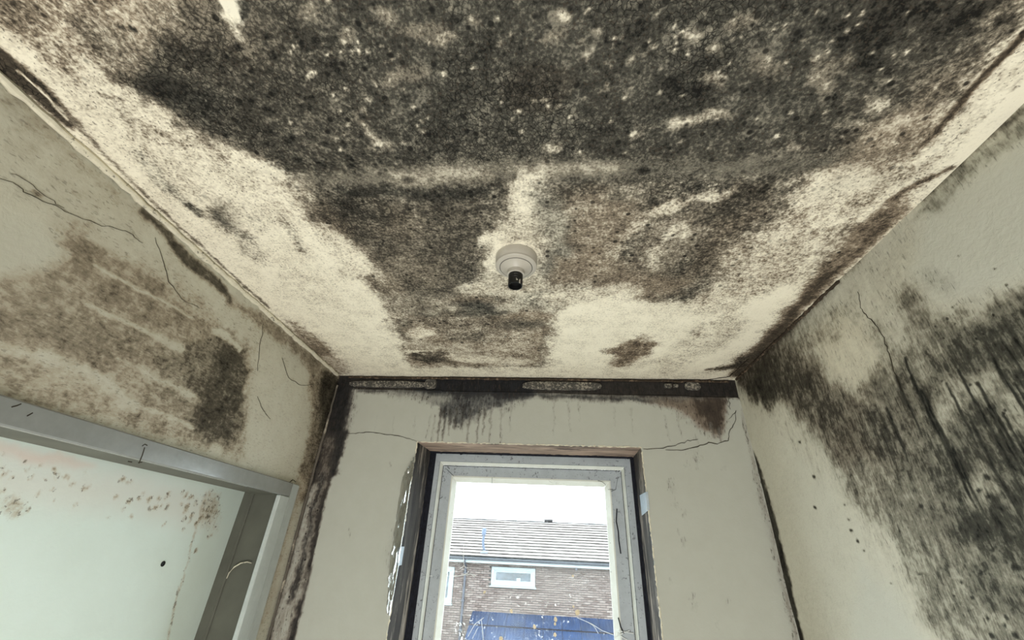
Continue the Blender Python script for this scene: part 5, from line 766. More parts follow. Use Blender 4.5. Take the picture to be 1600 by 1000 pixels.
STAINS['right'] = [
 ([(1.443,.678),(1.160,.677),(.972,.626),(.915,.465),(.891,.421),(.773,.451),(.666,.448),(.573,.426),(.855,-.116),(.916,-.128),(.978,-.0874),(1.070,-.0587),(1.137,.0673),(1.219,.203),(1.289,.337),(1.365,.459)],None,.0585,.0211,1,(.68,.3,None,.35)),
 ([(1.577,.740),(1.190,.626),(1.058,.480),(.952,.385),(.963,.299),(1.059,.236),(1.202,.232),(1.261,.330),(1.365,.459),(1.536,.563)],None,.0646,.0276,1,(.64,.75,None,.5)),
 ([(1.329,.528),(1.375,.518),(1.441,.528),(1.513,.560),(1.570,.606),(1.593,.654),(1.570,.688),(1.509,.695),(1.434,.675),(1.367,.638),(1.323,.595),(1.310,.556)],None,.0559,.0248,1,(.92,.6,None,.6)),
 ([(1.083,.238),(1.128,.230),(1.180,.240),(1.224,.268),(1.247,.308),(1.239,.347),(1.200,.372),(1.147,.376),(1.095,.358),(1.058,.328),(1.044,.293),(1.053,.260)],None,.0457,.0213,1,(.7,.8,None,.5)),
 ([(1.148,.636),(1.001,.624),(.960,.560),(.954,.434),(1.004,.405),(1.092,.422),(1.159,.505)],None,.0353,.0141,1,(.2,.5,.8,.3)),
 ([(.779,.488),(.791,.456),(.812,.435),(.838,.431),(.862,.444),(.878,.473),(.881,.511),(.869,.547),(.845,.570),(.817,.571),(.793,.554),(.780,.523)],None,.0383,.0142,1,(.62,.4,None,.4)),
 ([(.870,.339),(.892,.319),(.929,.310),(.972,.316),(1.011,.336),(1.033,.367),(1.030,.399),(1.002,.421),(.958,.427),(.914,.416),(.880,.393),(.865,.365)],None,.0466,.0174,1,(.72,.4,None,.6)),
 ([(.734,.319),(.759,.310),(.792,.316),(.828,.340),(.856,.375),(.867,.413),(.854,.440),(.823,.448),(.784,.434),(.750,.406),(.729,.372),(.724,.341)],None,.0422,.0159,1,(.78,.2,None,.5)),
 ([(.643,.339),(.662,.320),(.689,.312),(.719,.317),(.743,.336),(.755,.364),(.748,.394),(.725,.416),(.693,.422),(.663,.412),(.643,.391),(.636,.365)],None,.0312,.0133,1,(.82,.15,None,.5)),
 ([(.863,.322),(.658,.313),(.826,-.0672),(.918,-.0622),(.946,.0101),(.967,.118),(.960,.243)],None,.0441,.0159,1,(.8,.12,None,.35)),
 ([(1.085,.156),(.999,.0631),(.938,-.0186),(.927,-.114),(1.029,-.131),(1.121,-.0634),(1.157,.0679)],None,.0431,.0182,1,(.6,.1,None,.3)),
 ([(1.016,.0614),(1.052,.0588),(1.085,.0740),(1.105,.105),(1.103,.143),(1.080,.176),(1.043,.194),(1.005,.192),(.975,.172),(.961,.142),(.965,.108),(.984,.0795)],None,.0431,.0161,1,(.66,.25,None,.6)),
 ([(.811,.0850),(.835,.0581),(.870,.0382),(.910,.0304),(.943,.0385),(.959,.0619),(.951,.0944),(.922,.125),(.880,.145),(.841,.148),(.813,.136),(.803,.113)],None,.0434,.0156,1,(.84,.1,None,.5)),
 ([(.809,.189),(.851,.158),(.896,.141),(.933,.144),(.949,.168),(.937,.208),(.900,.251),(.852,.282),(.806,.294),(.776,.285),(.767,.260),(.779,.226)],None,.0474,.0152,1,(.78,.2,None,.5)),
 ([(.842,.276),(.873,.258),(.902,.249),(.922,.253),(.926,.269),(.912,.292),(.885,.317),(.853,.334),(.825,.341),(.809,.336),(.806,.320),(.818,.299)],None,.026,.0104,1,(.55,.3,None,.2)),
 ([(.725,.237),(.745,.225),(.765,.221),(.779,.227),(.784,.241),(.778,.260),(.762,.277),(.741,.289),(.721,.292),(.708,.285),(.704,.271),(.711,.254)],None,.0204,.0098,1,(.55,.1,None,.2)),
 ([(.758,.301),(.774,.291),(.789,.287),(.799,.290),(.801,.300),(.794,.313),(.780,.326),(.764,.336),(.749,.339),(.740,.335),(.739,.326),(.746,.313)],None,.0159,.0073,1,(.5,None,None,None)),
 ([(.859,.142),(.882,.126),(.904,.117),(.919,.118),(.922,.129),(.912,.146),(.893,.165),(.869,.181),(.848,.189),(.834,.187),(.832,.176),(.841,.160)],None,.0209,.0093,1,(.6,None,None,None)),
 ([(.987,.218),(1.018,.218),(1.053,.236),(1.085,.270),(1.104,.312),(1.101,.350),(1.077,.369),(1.041,.365),(1.004,.341),(.976,.305),(.964,.267),(.968,.236)],None,.0427,.0184,1,(.78,.4,None,.4)),
 ([(.800,.379),(.816,.365),(.841,.361),(.870,.367),(.895,.383),(.909,.406),(.906,.428),(.887,.443),(.859,.446),(.829,.437),(.807,.419),(.796,.398)],None,.0336,.0134,1,(.62,.3,None,.3)),
 ([(1.114,.148),(1.159,.138),(1.205,.143),(1.239,.162),(1.250,.191),(1.232,.222),(1.191,.244),(1.142,.251),(1.098,.242),(1.071,.222),(1.065,.195),(1.081,.169)],None,.0466,.0201,1,(.6,.4,None,.3)),
 ([(1.435,.516),(1.485,.511),(1.549,.526),(1.611,.558),(1.654,.600),(1.660,.640),(1.627,.664),(1.566,.664),(1.498,.643),(1.443,.608),(1.411,.570),(1.409,.537)],None,.0531,.0265,1,(.9,.5,None,.6)),
 ([(.876,-.0034),(.900,-.0196),(.930,-.0285),(.960,-.0273),(.981,-.0153),(.986,.0049),(.972,.0271),(.944,.0443),(.912,.0514),(.883,.0475),(.867,.0344),(.864,.0160)],None,.0369,.0139,1,(.7,.05,None,.3)),
 ([(1.228,.473),(1.266,.471),(1.319,.490),(1.375,.527),(1.419,.573),(1.434,.615),(1.413,.639),(1.365,.636),(1.305,.609),(1.253,.569),(1.220,.527),(1.212,.493)],None,.0484,.0215,1,(.84,.6,None,.5)),
 ([(1.148,.332),(1.183,.333),(1.229,.355),(1.275,.393),(1.308,.440),(1.315,.482),(1.293,.502),(1.250,.496),(1.200,.467),(1.158,.425),(1.134,.384),(1.131,.350)],None,.0448,.0215,1,(.8,.6,None,.4)),
 ([(1.038,.585),(1.048,.572),(1.081,.564),(1.130,.565),(1.186,.575),(1.232,.593),(1.253,.612),(1.242,.628),(1.200,.635),(1.144,.632),(1.091,.619),(1.053,.603)],None,.0325,.0186,1,(.5,.6,None,.3)),
 ([(.905,.382),(.906,.276),(.907,.181)],[.0033,.0033,.001],.003,.0033,1,(1,.05,None,.8)),
 ([(.897,.349),(.898,.235),(.899,.134)],[.0036,.0035,.0011],.0029,.0031,1,(1,.05,None,.8)),
 ([(.900,.281),(.901,.198),(.901,.123)],[.0034,.0034,.0011],.0028,.003,1,(1,.05,None,.8)),
 ([(.801,.352),(.801,.228),(.802,.123)],[.0027,.0026,.0008],.0024,.0026,1,(1,.05,None,.8)),
 ([(.780,.317),(.780,.207),(.781,.111)],[.0029,.0028,.0008],.0023,.0025,1,(1,.05,None,.8)),
 ([(.731,.347),(.731,.247),(.732,.161)],[.0024,.0024,.0007],.0022,.0024,1,(1,.05,None,.8)),
 ([(.701,.357),(.701,.298),(.702,.243)],[.002,.0021,.0007],.0022,.0024,1,(1,.05,None,.8)),
 ([(.682,.360),(.683,.313),(.683,.268)],[.002,.002,.0006],.0021,.0023,1,(1,.05,None,.8)),
 ([(.837,.340),(.838,.275),(.838,.214)],[.0021,.0022,.0007],.0027,.0029,1,(1,.05,None,.8)),
 ([(.829,.260),(.830,.173),(.830,.0960)],[.0023,.0023,.0007],.0024,.0026,1,(1,.05,None,.8)),
 ([(.944,.398),(.945,.329),(.945,.266)],[.0026,.0027,.0009],.0033,.0036,1,(1,.05,None,.8)),
 ([(.787,.271),(.788,.187),(.788,.111)],[.0019,.0019,.0006],.0023,.0025,1,(1,.05,None,.8)),
 ([(.768,.253),(.768,.167),(.769,.0911)],[.002,.002,.0006],.0021,.0023,1,(1,.05,None,.8)),
 ([(.903,.427),(.904,.337),(.904,.255)],[.0021,.0022,.0007],.0032,.0034,1,(1,.05,None,.8)),
 ([(.721,.294),(.722,.188),(.722,.0959)],[.0017,.0016,.0005],.002,.0022,1,(1,.05,None,.8)),
 ([(.889,.226),(.889,.161),(.890,.101)],[.0021,.0022,.0007],.0026,.0029,1,(1,.05,None,.8)),
 ([(1.007,.343),(1.008,.282),(1.008,.226)],[.0023,.0024,.0008],.0035,.0038,1,(1,.05,None,.8)),
 ([(.761,.207),(.761,.146),(.762,.0905)],[.0016,.0017,.0005],.0021,.0022,1,(1,.05,None,.8)),
 ([(1.560,.522),(1.561,.382)],[.0066,.0031],.0096,.0051,1,(.5,.8,None,.9)),
 ([(1.495,.501),(1.497,.264)],[.0062,.0027],.0087,.0047,1,(.5,.8,None,.9)),
 ([(1.474,.449),(1.475,.280)],[.0047,.0022],.0085,.0045,1,(.5,.8,None,.9)),
 ([(1.429,.435),(1.430,.215)],[.0051,.0022],.008,.0042,1,(.5,.8,None,.9)),
 ([(1.417,.369),(1.418,.196)],[.0043,.0019],.0077,.0041,1,(.5,.8,None,.9)),
 ([(1.360,.335),(1.361,.172)],[.0037,.0017],.0071,.0038,1,(.5,.8,None,.9)),
 ([(1.619,.516),(1.620,.372)],[.0052,.0024],.0101,.0054,1,(.5,.8,None,.9)),
 ([(1.352,.413),(1.353,.295)],[.0052,.0024],.0075,.004,1,(.5,.8,None,.9)),
 ([(1.333,.291),(1.335,.0432)],[.0035,.0015],.0065,.0035,1,(.5,.8,None,.9)),
 ([(1.298,.215),(1.300,-.0669)],[.0032,.0013],.0059,.0031,1,(.5,.8,None,.9)),
 ([(1.533,.171),(1.534,-.0387)],[.004,.0018],.0076,.004,1,(.5,.8,None,.9)),
 ([(1.331,.0581),(1.332,-.0960)],[.0024,.0011],.0058,.0031,1,(.5,.8,None,.9)),
 ([(1.270,.428),(1.271,.315)],[.0036,.0017],.007,.0037,1,(.5,.8,None,.9)),
 ([(.813,.185),(.810,.183)],[.0024,.0024],.0027,.0026,1,(.98,0,None,.5)),
 ([(.875,.150),(.878,.148)],[.0026,.0026],.0029,.0028,1,(.98,0,None,.5)),
 ([(.887,.0266),(.889,.0243)],[.0031,.0031],.0026,.0025,1,(.98,0,None,.5)),
 ([(.921,.0733),(.920,.0729)],[.003,.003],.0029,.0028,1,(.98,0,None,.5)),
 ([(.944,-.0523),(.945,-.0533)],[.0031,.0031],.0026,.0025,1,(.98,0,None,.5)),
 ([(.863,.0715),(.861,.0705)],[.0024,.0024],.0026,.0025,1,(.98,0,None,.5)),
 ([(.796,.168),(.795,.167)],[.0025,.0025],.0026,.0025,1,(.98,0,None,.5)),
 ([(.851,.167),(.850,.166)],[.0042,.0042],.0028,.0027,1,(.98,0,None,.5)),
 ([(.895,.171),(.899,.167)],[.0025,.0025],.003,.0029,1,(.98,0,None,.5)),
 ([(.906,.0525),(.909,.0495)],[.0029,.0029],.0028,.0027,1,(.98,0,None,.5)),
 ([(.860,.117),(.857,.115)],[.0027,.0027],.0027,.0026,1,(.98,0,None,.5)),
 ([(.942,-.0788),(.943,-.0797)],[.0021,.0021],.0026,.0025,1,(.98,0,None,.5)),
 ([(.841,.0881),(.839,.0873)],[.0025,.0024],.0025,.0024,1,(.98,0,None,.5)),
 ([(.900,.0851),(.904,.0820)],[.0027,.0027],.0028,.0027,1,(.98,0,None,.5)),
 ([(.982,-.0566),(.981,-.0568)],[.0024,.0024],.0028,.0027,1,(.98,0,None,.5)),
 ([(.796,.175),(.796,.174)],[.0037,.0037],.0026,.0025,1,(.98,0,None,.5)),
 ([(.951,.0914),(.955,.0877)],[.0032,.0032],.0031,.003,1,(.98,0,None,.5)),
 ([(.951,.0166),(.955,.0133)],[.0024,.0024],.0029,.0028,1,(.98,0,None,.5)),
 ([(1.002,-.0013),(1.003,-.0023)],[.0027,.0027],.0031,.003,1,(.98,0,None,.5)),
 ([(.917,.147),(.918,.146)],[.0036,.0036],.0031,.003,1,(.98,0,None,.5)),
 ([(.879,.0261),(.880,.0252)],[.0046,.0046],.0026,.0025,1,(.98,0,None,.5)),
 ([(.865,.137),(.866,.136)],[.0026,.0026],.0028,.0027,1,(.98,0,None,.5)),
 ([(.944,-.0768),(.943,-.0770)],[.0035,.0035],.0026,.0025,1,(.98,0,None,.5)),
 ([(.925,.136),(.926,.135)],[.0033,.0033],.0031,.003,1,(.98,0,None,.5)),
 ([(.987,-.0818),(.988,-.0828)],[.0047,.0047],.0028,.0027,1,(.98,0,None,.5)),
 ([(.953,-.0634),(.955,-.0648)],[.0024,.0024],.0027,.0026,1,(.98,0,None,.5)),
 ([(.704,.680),(.584,.675),(.484,.646),(.563,.443),(.625,.439),(.711,.457),(.776,.499),(.778,.583)],None,.0347,.0111,1,(.05,None,.0,.5)),
 ([(.432,.701),(.468,.639),(.543,.658),(.619,.663),(.672,.649),(.726,.673),(.673,.704),(.548,.692)],None,.0139,.0074,1,(.55,.1,None,.5)),
 ([(.866,.721),(.755,.721),(.673,.704),(.542,.702),(.476,.695)],[.0148,.0128,.0098,.0091,.008],.0094,.0043,1,(.75,.5,None,.6)),
 ([(1.641,.684),(1.178,.711),(.895,.714)],[.0458,.0233,.0171],.0233,.0104,1,(.8,.8,None,.8)),
 ([(.800,.635),(.801,.610),(.814,.592),(.836,.585),(.862,.591),(.885,.609),(.899,.636),(.898,.664),(.883,.684),(.859,.690),(.832,.681),(.811,.660)],None,.0338,.0135,1,(.3,.4,None,None)),
 ([(.713,.502),(.724,.493),(.741,.492),(.759,.500),(.775,.515),(.783,.534),(.780,.550),(.767,.559),(.749,.559),(.730,.550),(.716,.534),(.710,.517)],None,.0213,.0107,1,(.35,.2,None,None)),
 ([(1.708,.570),(1.528,.488),(1.370,.318),(1.270,.162),(1.201,.0290),(1.178,-.0686),(1.189,-.180),(1.680,-.273),(1.669,.0835),(1.706,.367)],None,.0455,.0145,1,(.1,.6,.35,.5)),
 ([(1.296,.0286),(1.171,-.0563),(1.152,-.173),(1.475,-.234)],None,.0427,.0105,1,(.06,None,0,.5)),
 ([(1.707,.403),(1.692,.207),(1.694,.0266),(1.701,-.183)],[.0106,.0254,.0289,.0285],.0121,.0097,1,(.92,.25,None,.8)),
 ([(1.415,.174),(1.409,.173)],[.0053,.0052],.0048,.0038,1,(.92,.1,None,.9)),
 ([(1.277,.129),(1.271,.128)],[.0024,.0024],.004,.0032,1,(.92,.1,None,.9)),
 ([(1.386,.361),(1.380,.359)],[.0031,.0031],.0052,.0041,1,(.92,.1,None,.9)),
 ([(1.370,.252),(1.363,.251)],[.0053,.0052],.0048,.0038,1,(.92,.1,None,.9)),
 ([(1.036,.210),(1.032,.210)],[.0019,.0019],.0031,.0025,1,(.92,.1,None,.9)),
 ([(1.114,.0923),(1.111,.0921)],[.0019,.0019],.0032,.0025,1,(.92,.1,None,.9)),
 ([(1.024,.136),(1.020,.136)],[.0032,.0032],.0029,.0023,1,(.92,.1,None,.9)),
 ([(1.202,-.0122),(1.198,-.0120)],[.002,.002],.0033,.0026,1,(.92,.1,None,.9)),
 ([(1.037,-.0246),(1.034,-.0244)],[.0015,.0015],.0025,.002,1,(.92,.1,None,.9)),
 ([(.996,-.0271),(.993,-.0270)],[.0026,.0026],.0024,.0019,1,(.92,.1,None,.9)),
 ([(.902,.0552),(.900,.0551)],[.0013,.0013],.0022,.0018,1,(.92,.1,None,.9)),
 ([(1.104,.0081),(1.100,.0082)],[.0017,.0017],.0029,.0023,1,(.92,.1,None,.9)),
 ([(1.269,.0786),(1.264,.0784)],[.0042,.0042],.0038,.003,1,(.92,.1,None,.9)),
 ([(1.273,.163),(1.268,.162)],[.0024,.0024],.0041,.0032,1,(.92,.1,None,.9)),
 ([(.829,.224),(.827,.223)],[.0014,.0014],.0023,.0018,1,(.92,.1,None,.9)),
 ([(.832,.106),(.830,.106)],[.0022,.0022],.002,.0016,1,(.92,.1,None,.9)),
 ([(1.257,.0567),(1.252,.0566)],[.0022,.0022],.0037,.003,1,(.92,.1,None,.9)),
 ([(.651,.486),(.649,.484)],[.0013,.0013],.0022,.0018,1,(.92,.1,None,.9)),
 ([(.648,.449),(.647,.448)],[.0023,.0023],.0021,.0017,1,(.92,.1,None,.9)),
 ([(.750,.467),(.748,.465)],[.0015,.0015],.0025,.002,1,(.92,.1,None,.9)),
 ([(.689,.546),(.687,.544)],[.0015,.0015],.0025,.002,1,(.92,.1,None,.9)),
 ([(1.282,.101),(1.276,.101)],[.0043,.0043],.0039,.0031,1,(.92,.1,None,.9)),
]
STAINS['back'] = [
 ([(-.590,.660),(-.0574,.650),(-.125,.579),(-.262,.548),(-.428,.539),(-.525,.578)],None,.0401,.0275,1,(.7,-.3,None,.5)),
 ([(-.485,.647),(-.155,.637),(-.312,.492),(-.420,.467),(-.463,.545)],None,.0396,.0226,1,(.7,-.25,None,.4)),
 ([(-.850,.623),(-.496,.620),(-.0707,.615),(.256,.609),(.726,.600)],[.009,.0146,.0142,.0138,.0159],.017,.0091,1,(.8,.0,None,.8)),
 ([(-.699,.610),(-.436,.597)],[.0118,.026],.0263,.0117,1,(.5,0,None,.7)),
 ([(.416,.611),(.729,.616),(.692,.462),(.664,.441),(.595,.511),(.514,.563)],None,.0338,.0166,1,(.66,.95,None,.75)),
 ([(.613,.614),(.733,.611),(.690,.474),(.649,.491)],None,.026,.0125,1,(.88,.8,None,.8)),
 ([(-.457,.545),(-.457,.408)],[.0057,.0027],.0082,.0066,1,(.8,.2,None,.9)),
 ([(-.438,.545),(-.437,.382)],[.0057,.0026],.0082,.0065,1,(.85,.2,None,.9)),
 ([(-.415,.545),(-.415,.435)],[.0056,.0027],.0083,.0066,1,(.75,.2,None,.9)),
 ([(-.390,.546),(-.390,.463)],[.0062,.003],.0083,.0066,1,(.8,.2,None,.9)),
 ([(-.363,.561),(-.363,.466)],[.0062,.003],.0083,.0067,1,(.85,.2,None,.9)),
 ([(-.331,.547),(-.331,.411)],[.0056,.0026],.0082,.0065,1,(.75,.2,None,.9)),
 ([(-.295,.548),(-.295,.386)],[.005,.0023],.0081,.0065,1,(.75,.2,None,.9)),
 ([(-.270,.548),(-.270,.439)],[.005,.0024],.0082,.0066,1,(.75,.2,None,.9)),
 ([(-.240,.549),(-.239,.413)],[.0045,.0021],.0081,.0065,1,(.6,.2,None,.9)),
 ([(-.193,.550),(-.193,.399)],[.0042,.002],.0081,.0065,1,(.6,.2,None,.9)),
 ([(-.152,.565),(-.152,.455)],[.0042,.002],.0082,.0065,1,(.4,.2,None,.9)),
 ([(.0256,.582),(.0256,.446)],[.0042,.002],.0081,.0065,1,(.4,.2,None,.9)),
 ([(.0936,.589),(.0936,.468)],[.0042,.002],.0081,.0065,1,(.4,.2,None,.9)),
 ([(.134,.584),(.134,.501)],[.0041,.002],.0081,.0065,1,(.4,.2,None,.9)),
 ([(.345,.560),(.345,.453)],[.004,.0019],.0079,.0063,1,(.4,.2,None,.9)),
 ([(.280,.572),(.280,.491)],[.0041,.002],.008,.0064,1,(.3,.2,None,.9)),
 ([(-.482,.516),(-.481,.391)],[.0042,.002],.0082,.0065,1,(.5,.2,None,.9)),
 ([(-.504,.515),(-.504,.417)],[.0036,.0017],.0082,.0066,1,(.4,.2,None,.9)),
 ([(-.566,.514),(-.566,.432)],[.0037,.0018],.0083,.0066,1,(.3,.2,None,.9)),
 ([(-.659,.512),(-.659,.429)],[.0034,.0016],.0084,.0067,1,(.35,.2,None,.9)),
 ([(-.736,.511),(-.736,.444)],[.0034,.0017],.0084,.0067,1,(.3,.2,None,.9)),
 ([(.485,.535),(.484,.431)],[.0039,.0019],.0077,.0062,1,(.4,.2,None,.9)),
 ([(.536,.536),(.536,.443)],[.0039,.0019],.0077,.0062,1,(.4,.2,None,.9)),
 ([(.658,.512),(.658,.451)],[.0051,.0025],.0076,.0061,1,(.7,.2,None,.9)),
 ([(.683,.487),(.683,.436)],[.0051,.0025],.0075,.006,1,(.7,.2,None,.9)),
 ([(-.555,.290),(-.532,.279),(-.563,.0498),(-.558,-.148),(-.604,.0062)],None,.0186,.0074,.8,(.25,.2,None,.9)),
 ([(-.639,.320),(-.637,.310)],[.0052,.0052],.0104,.0166,1,(.496,.1,None,.0)),
 ([(.560,.359),(.555,.344),(.548,.332),(.539,.328),(.532,.332),(.529,.343),(.529,.358),(.534,.374),(.541,.386),(.550,.390),(.557,.386),(.561,.375)],None,.0097,.0154,1,(.155,.1,None,.0)),
 ([(.485,.264),(.481,.249),(.474,.238),(.465,.234),(.459,.238),(.455,.248),(.455,.263),(.459,.277),(.466,.288),(.474,.293),(.481,.289),(.485,.278)],None,.0093,.0148,1,(.186,.1,None,.0)),
 ([(.525,.340),(.523,.329)],[.0057,.0057],.0096,.0153,1,(.31,.1,None,.0)),
 ([(.492,.182),(.490,.169)],[.0071,.0071],.0089,.0142,1,(.372,.1,None,.0)),
 ([(.471,.118),(.469,.105)],[.0069,.0069],.0086,.0138,1,(.31,.1,None,.0)),
 ([(.473,.205),(.470,.188)],[.009,.0089],.009,.0144,1,(.248,.1,None,.0)),
 ([(.484,.0882),(.482,.0752)],[.0068,.0067],.0085,.0135,1,(.31,.1,None,.0)),
 ([(.414,-.0408),(.412,-.0527)],[.0064,.0063],.008,.0127,1,(.248,.1,None,.0)),
 ([(.600,.360),(.594,.341),(.584,.327),(.574,.322),(.565,.326),(.561,.340),(.561,.359),(.567,.379),(.577,.393),(.588,.399),(.596,.394),(.601,.380)],None,.0096,.0154,1,(.186,.1,None,.0)),
 ([(.673,.344),(.671,.333)],[.0057,.0057],.0095,.0151,1,(.372,.1,None,.0)),
 ([(.560,.0048),(.557,-.0104)],[.0081,.008],.008,.0129,1,(.186,.1,None,.0)),
 ([(.483,-.0742),(.481,-.0858)],[.0062,.0062],.0078,.0124,1,(.248,.1,None,.0)),
 ([(.559,-.158),(.557,-.168)],[.0059,.0059],.0074,.0118,1,(.248,.1,None,.0)),
 ([(.601,.434),(.597,.422),(.591,.413),(.585,.410),(.579,.413),(.577,.421),(.577,.433),(.581,.446),(.587,.455),(.593,.458),(.599,.455),(.601,.446)],None,.01,.0159,1,(.186,.1,None,.0)),
 ([(.489,-.0993),(.486,-.114)],[.0077,.0076],.0077,.0122,1,(.217,.1,None,.0)),
 ([(.605,-.0862),(.602,-.0976)],[.0061,.0061],.0076,.0122,1,(.248,.1,None,.0)),
 ([(-.762,.0677),(-.760,.0591)],[.0047,.0047],.0093,.0149,1,(.31,.1,None,.0)),
 ([(.790,.568),(.786,.366),(.792,.124),(.789,-.0653),(.786,-.200)],[.0052,.0095,.0126,.0114,.0106],.0106,.0068,1,(.4,.5,None,.4)),
 ([(-1.005,.750),(.890,.754),(.857,.619),(-.897,.632),(-.851,-.339),(-.973,-.346),(-1.005,.534)],None,.0102,.0061,1,(.95,.3,None,.7)),
 ([(-.949,.656),(-.902,.536),(-.903,.397)],[.0491,.0466,.0329],.0407,.0116,1,(1,.1,None,.9)),
 ([(-.561,.667),(-.100,.655)],[.042,.0405],.0236,.0094,1,(1,-.6,None,.9)),
 ([(.233,.660),(.789,.657)],[.0339,.0325],.0221,.0089,1,(.98,.3,None,.9)),
 ([(-.922,.396),(-.919,.147),(-.910,-.0480),(-.908,-.203)],[.0275,.0246,.0201,.0186],.0283,.0151,1,(.74,.5,None,.5)),
 ([(-.938,.193),(-.934,-.0893),(-.930,-.275)],[.0101,.0154,.0159],.0155,.0089,1,(.3,.6,None,.5)),
 ([(-.873,.424),(-.873,.268)],[.0194,.0181],.0161,.0107,1,(.97,.1,None,.8)),
 ([(-.913,.218),(-.967,.216),(-.970,-.0909),(-.951,-.345),(-.884,-.341),(-.885,-.126)],None,.0219,.0175,1,(.42,.5,None,.2)),
 ([(-.927,.267),(-.918,.0573),(-.915,-.147)],[.0104,.0118,.0106],.0117,.015,1,(.8,.2,None,.2)),
]
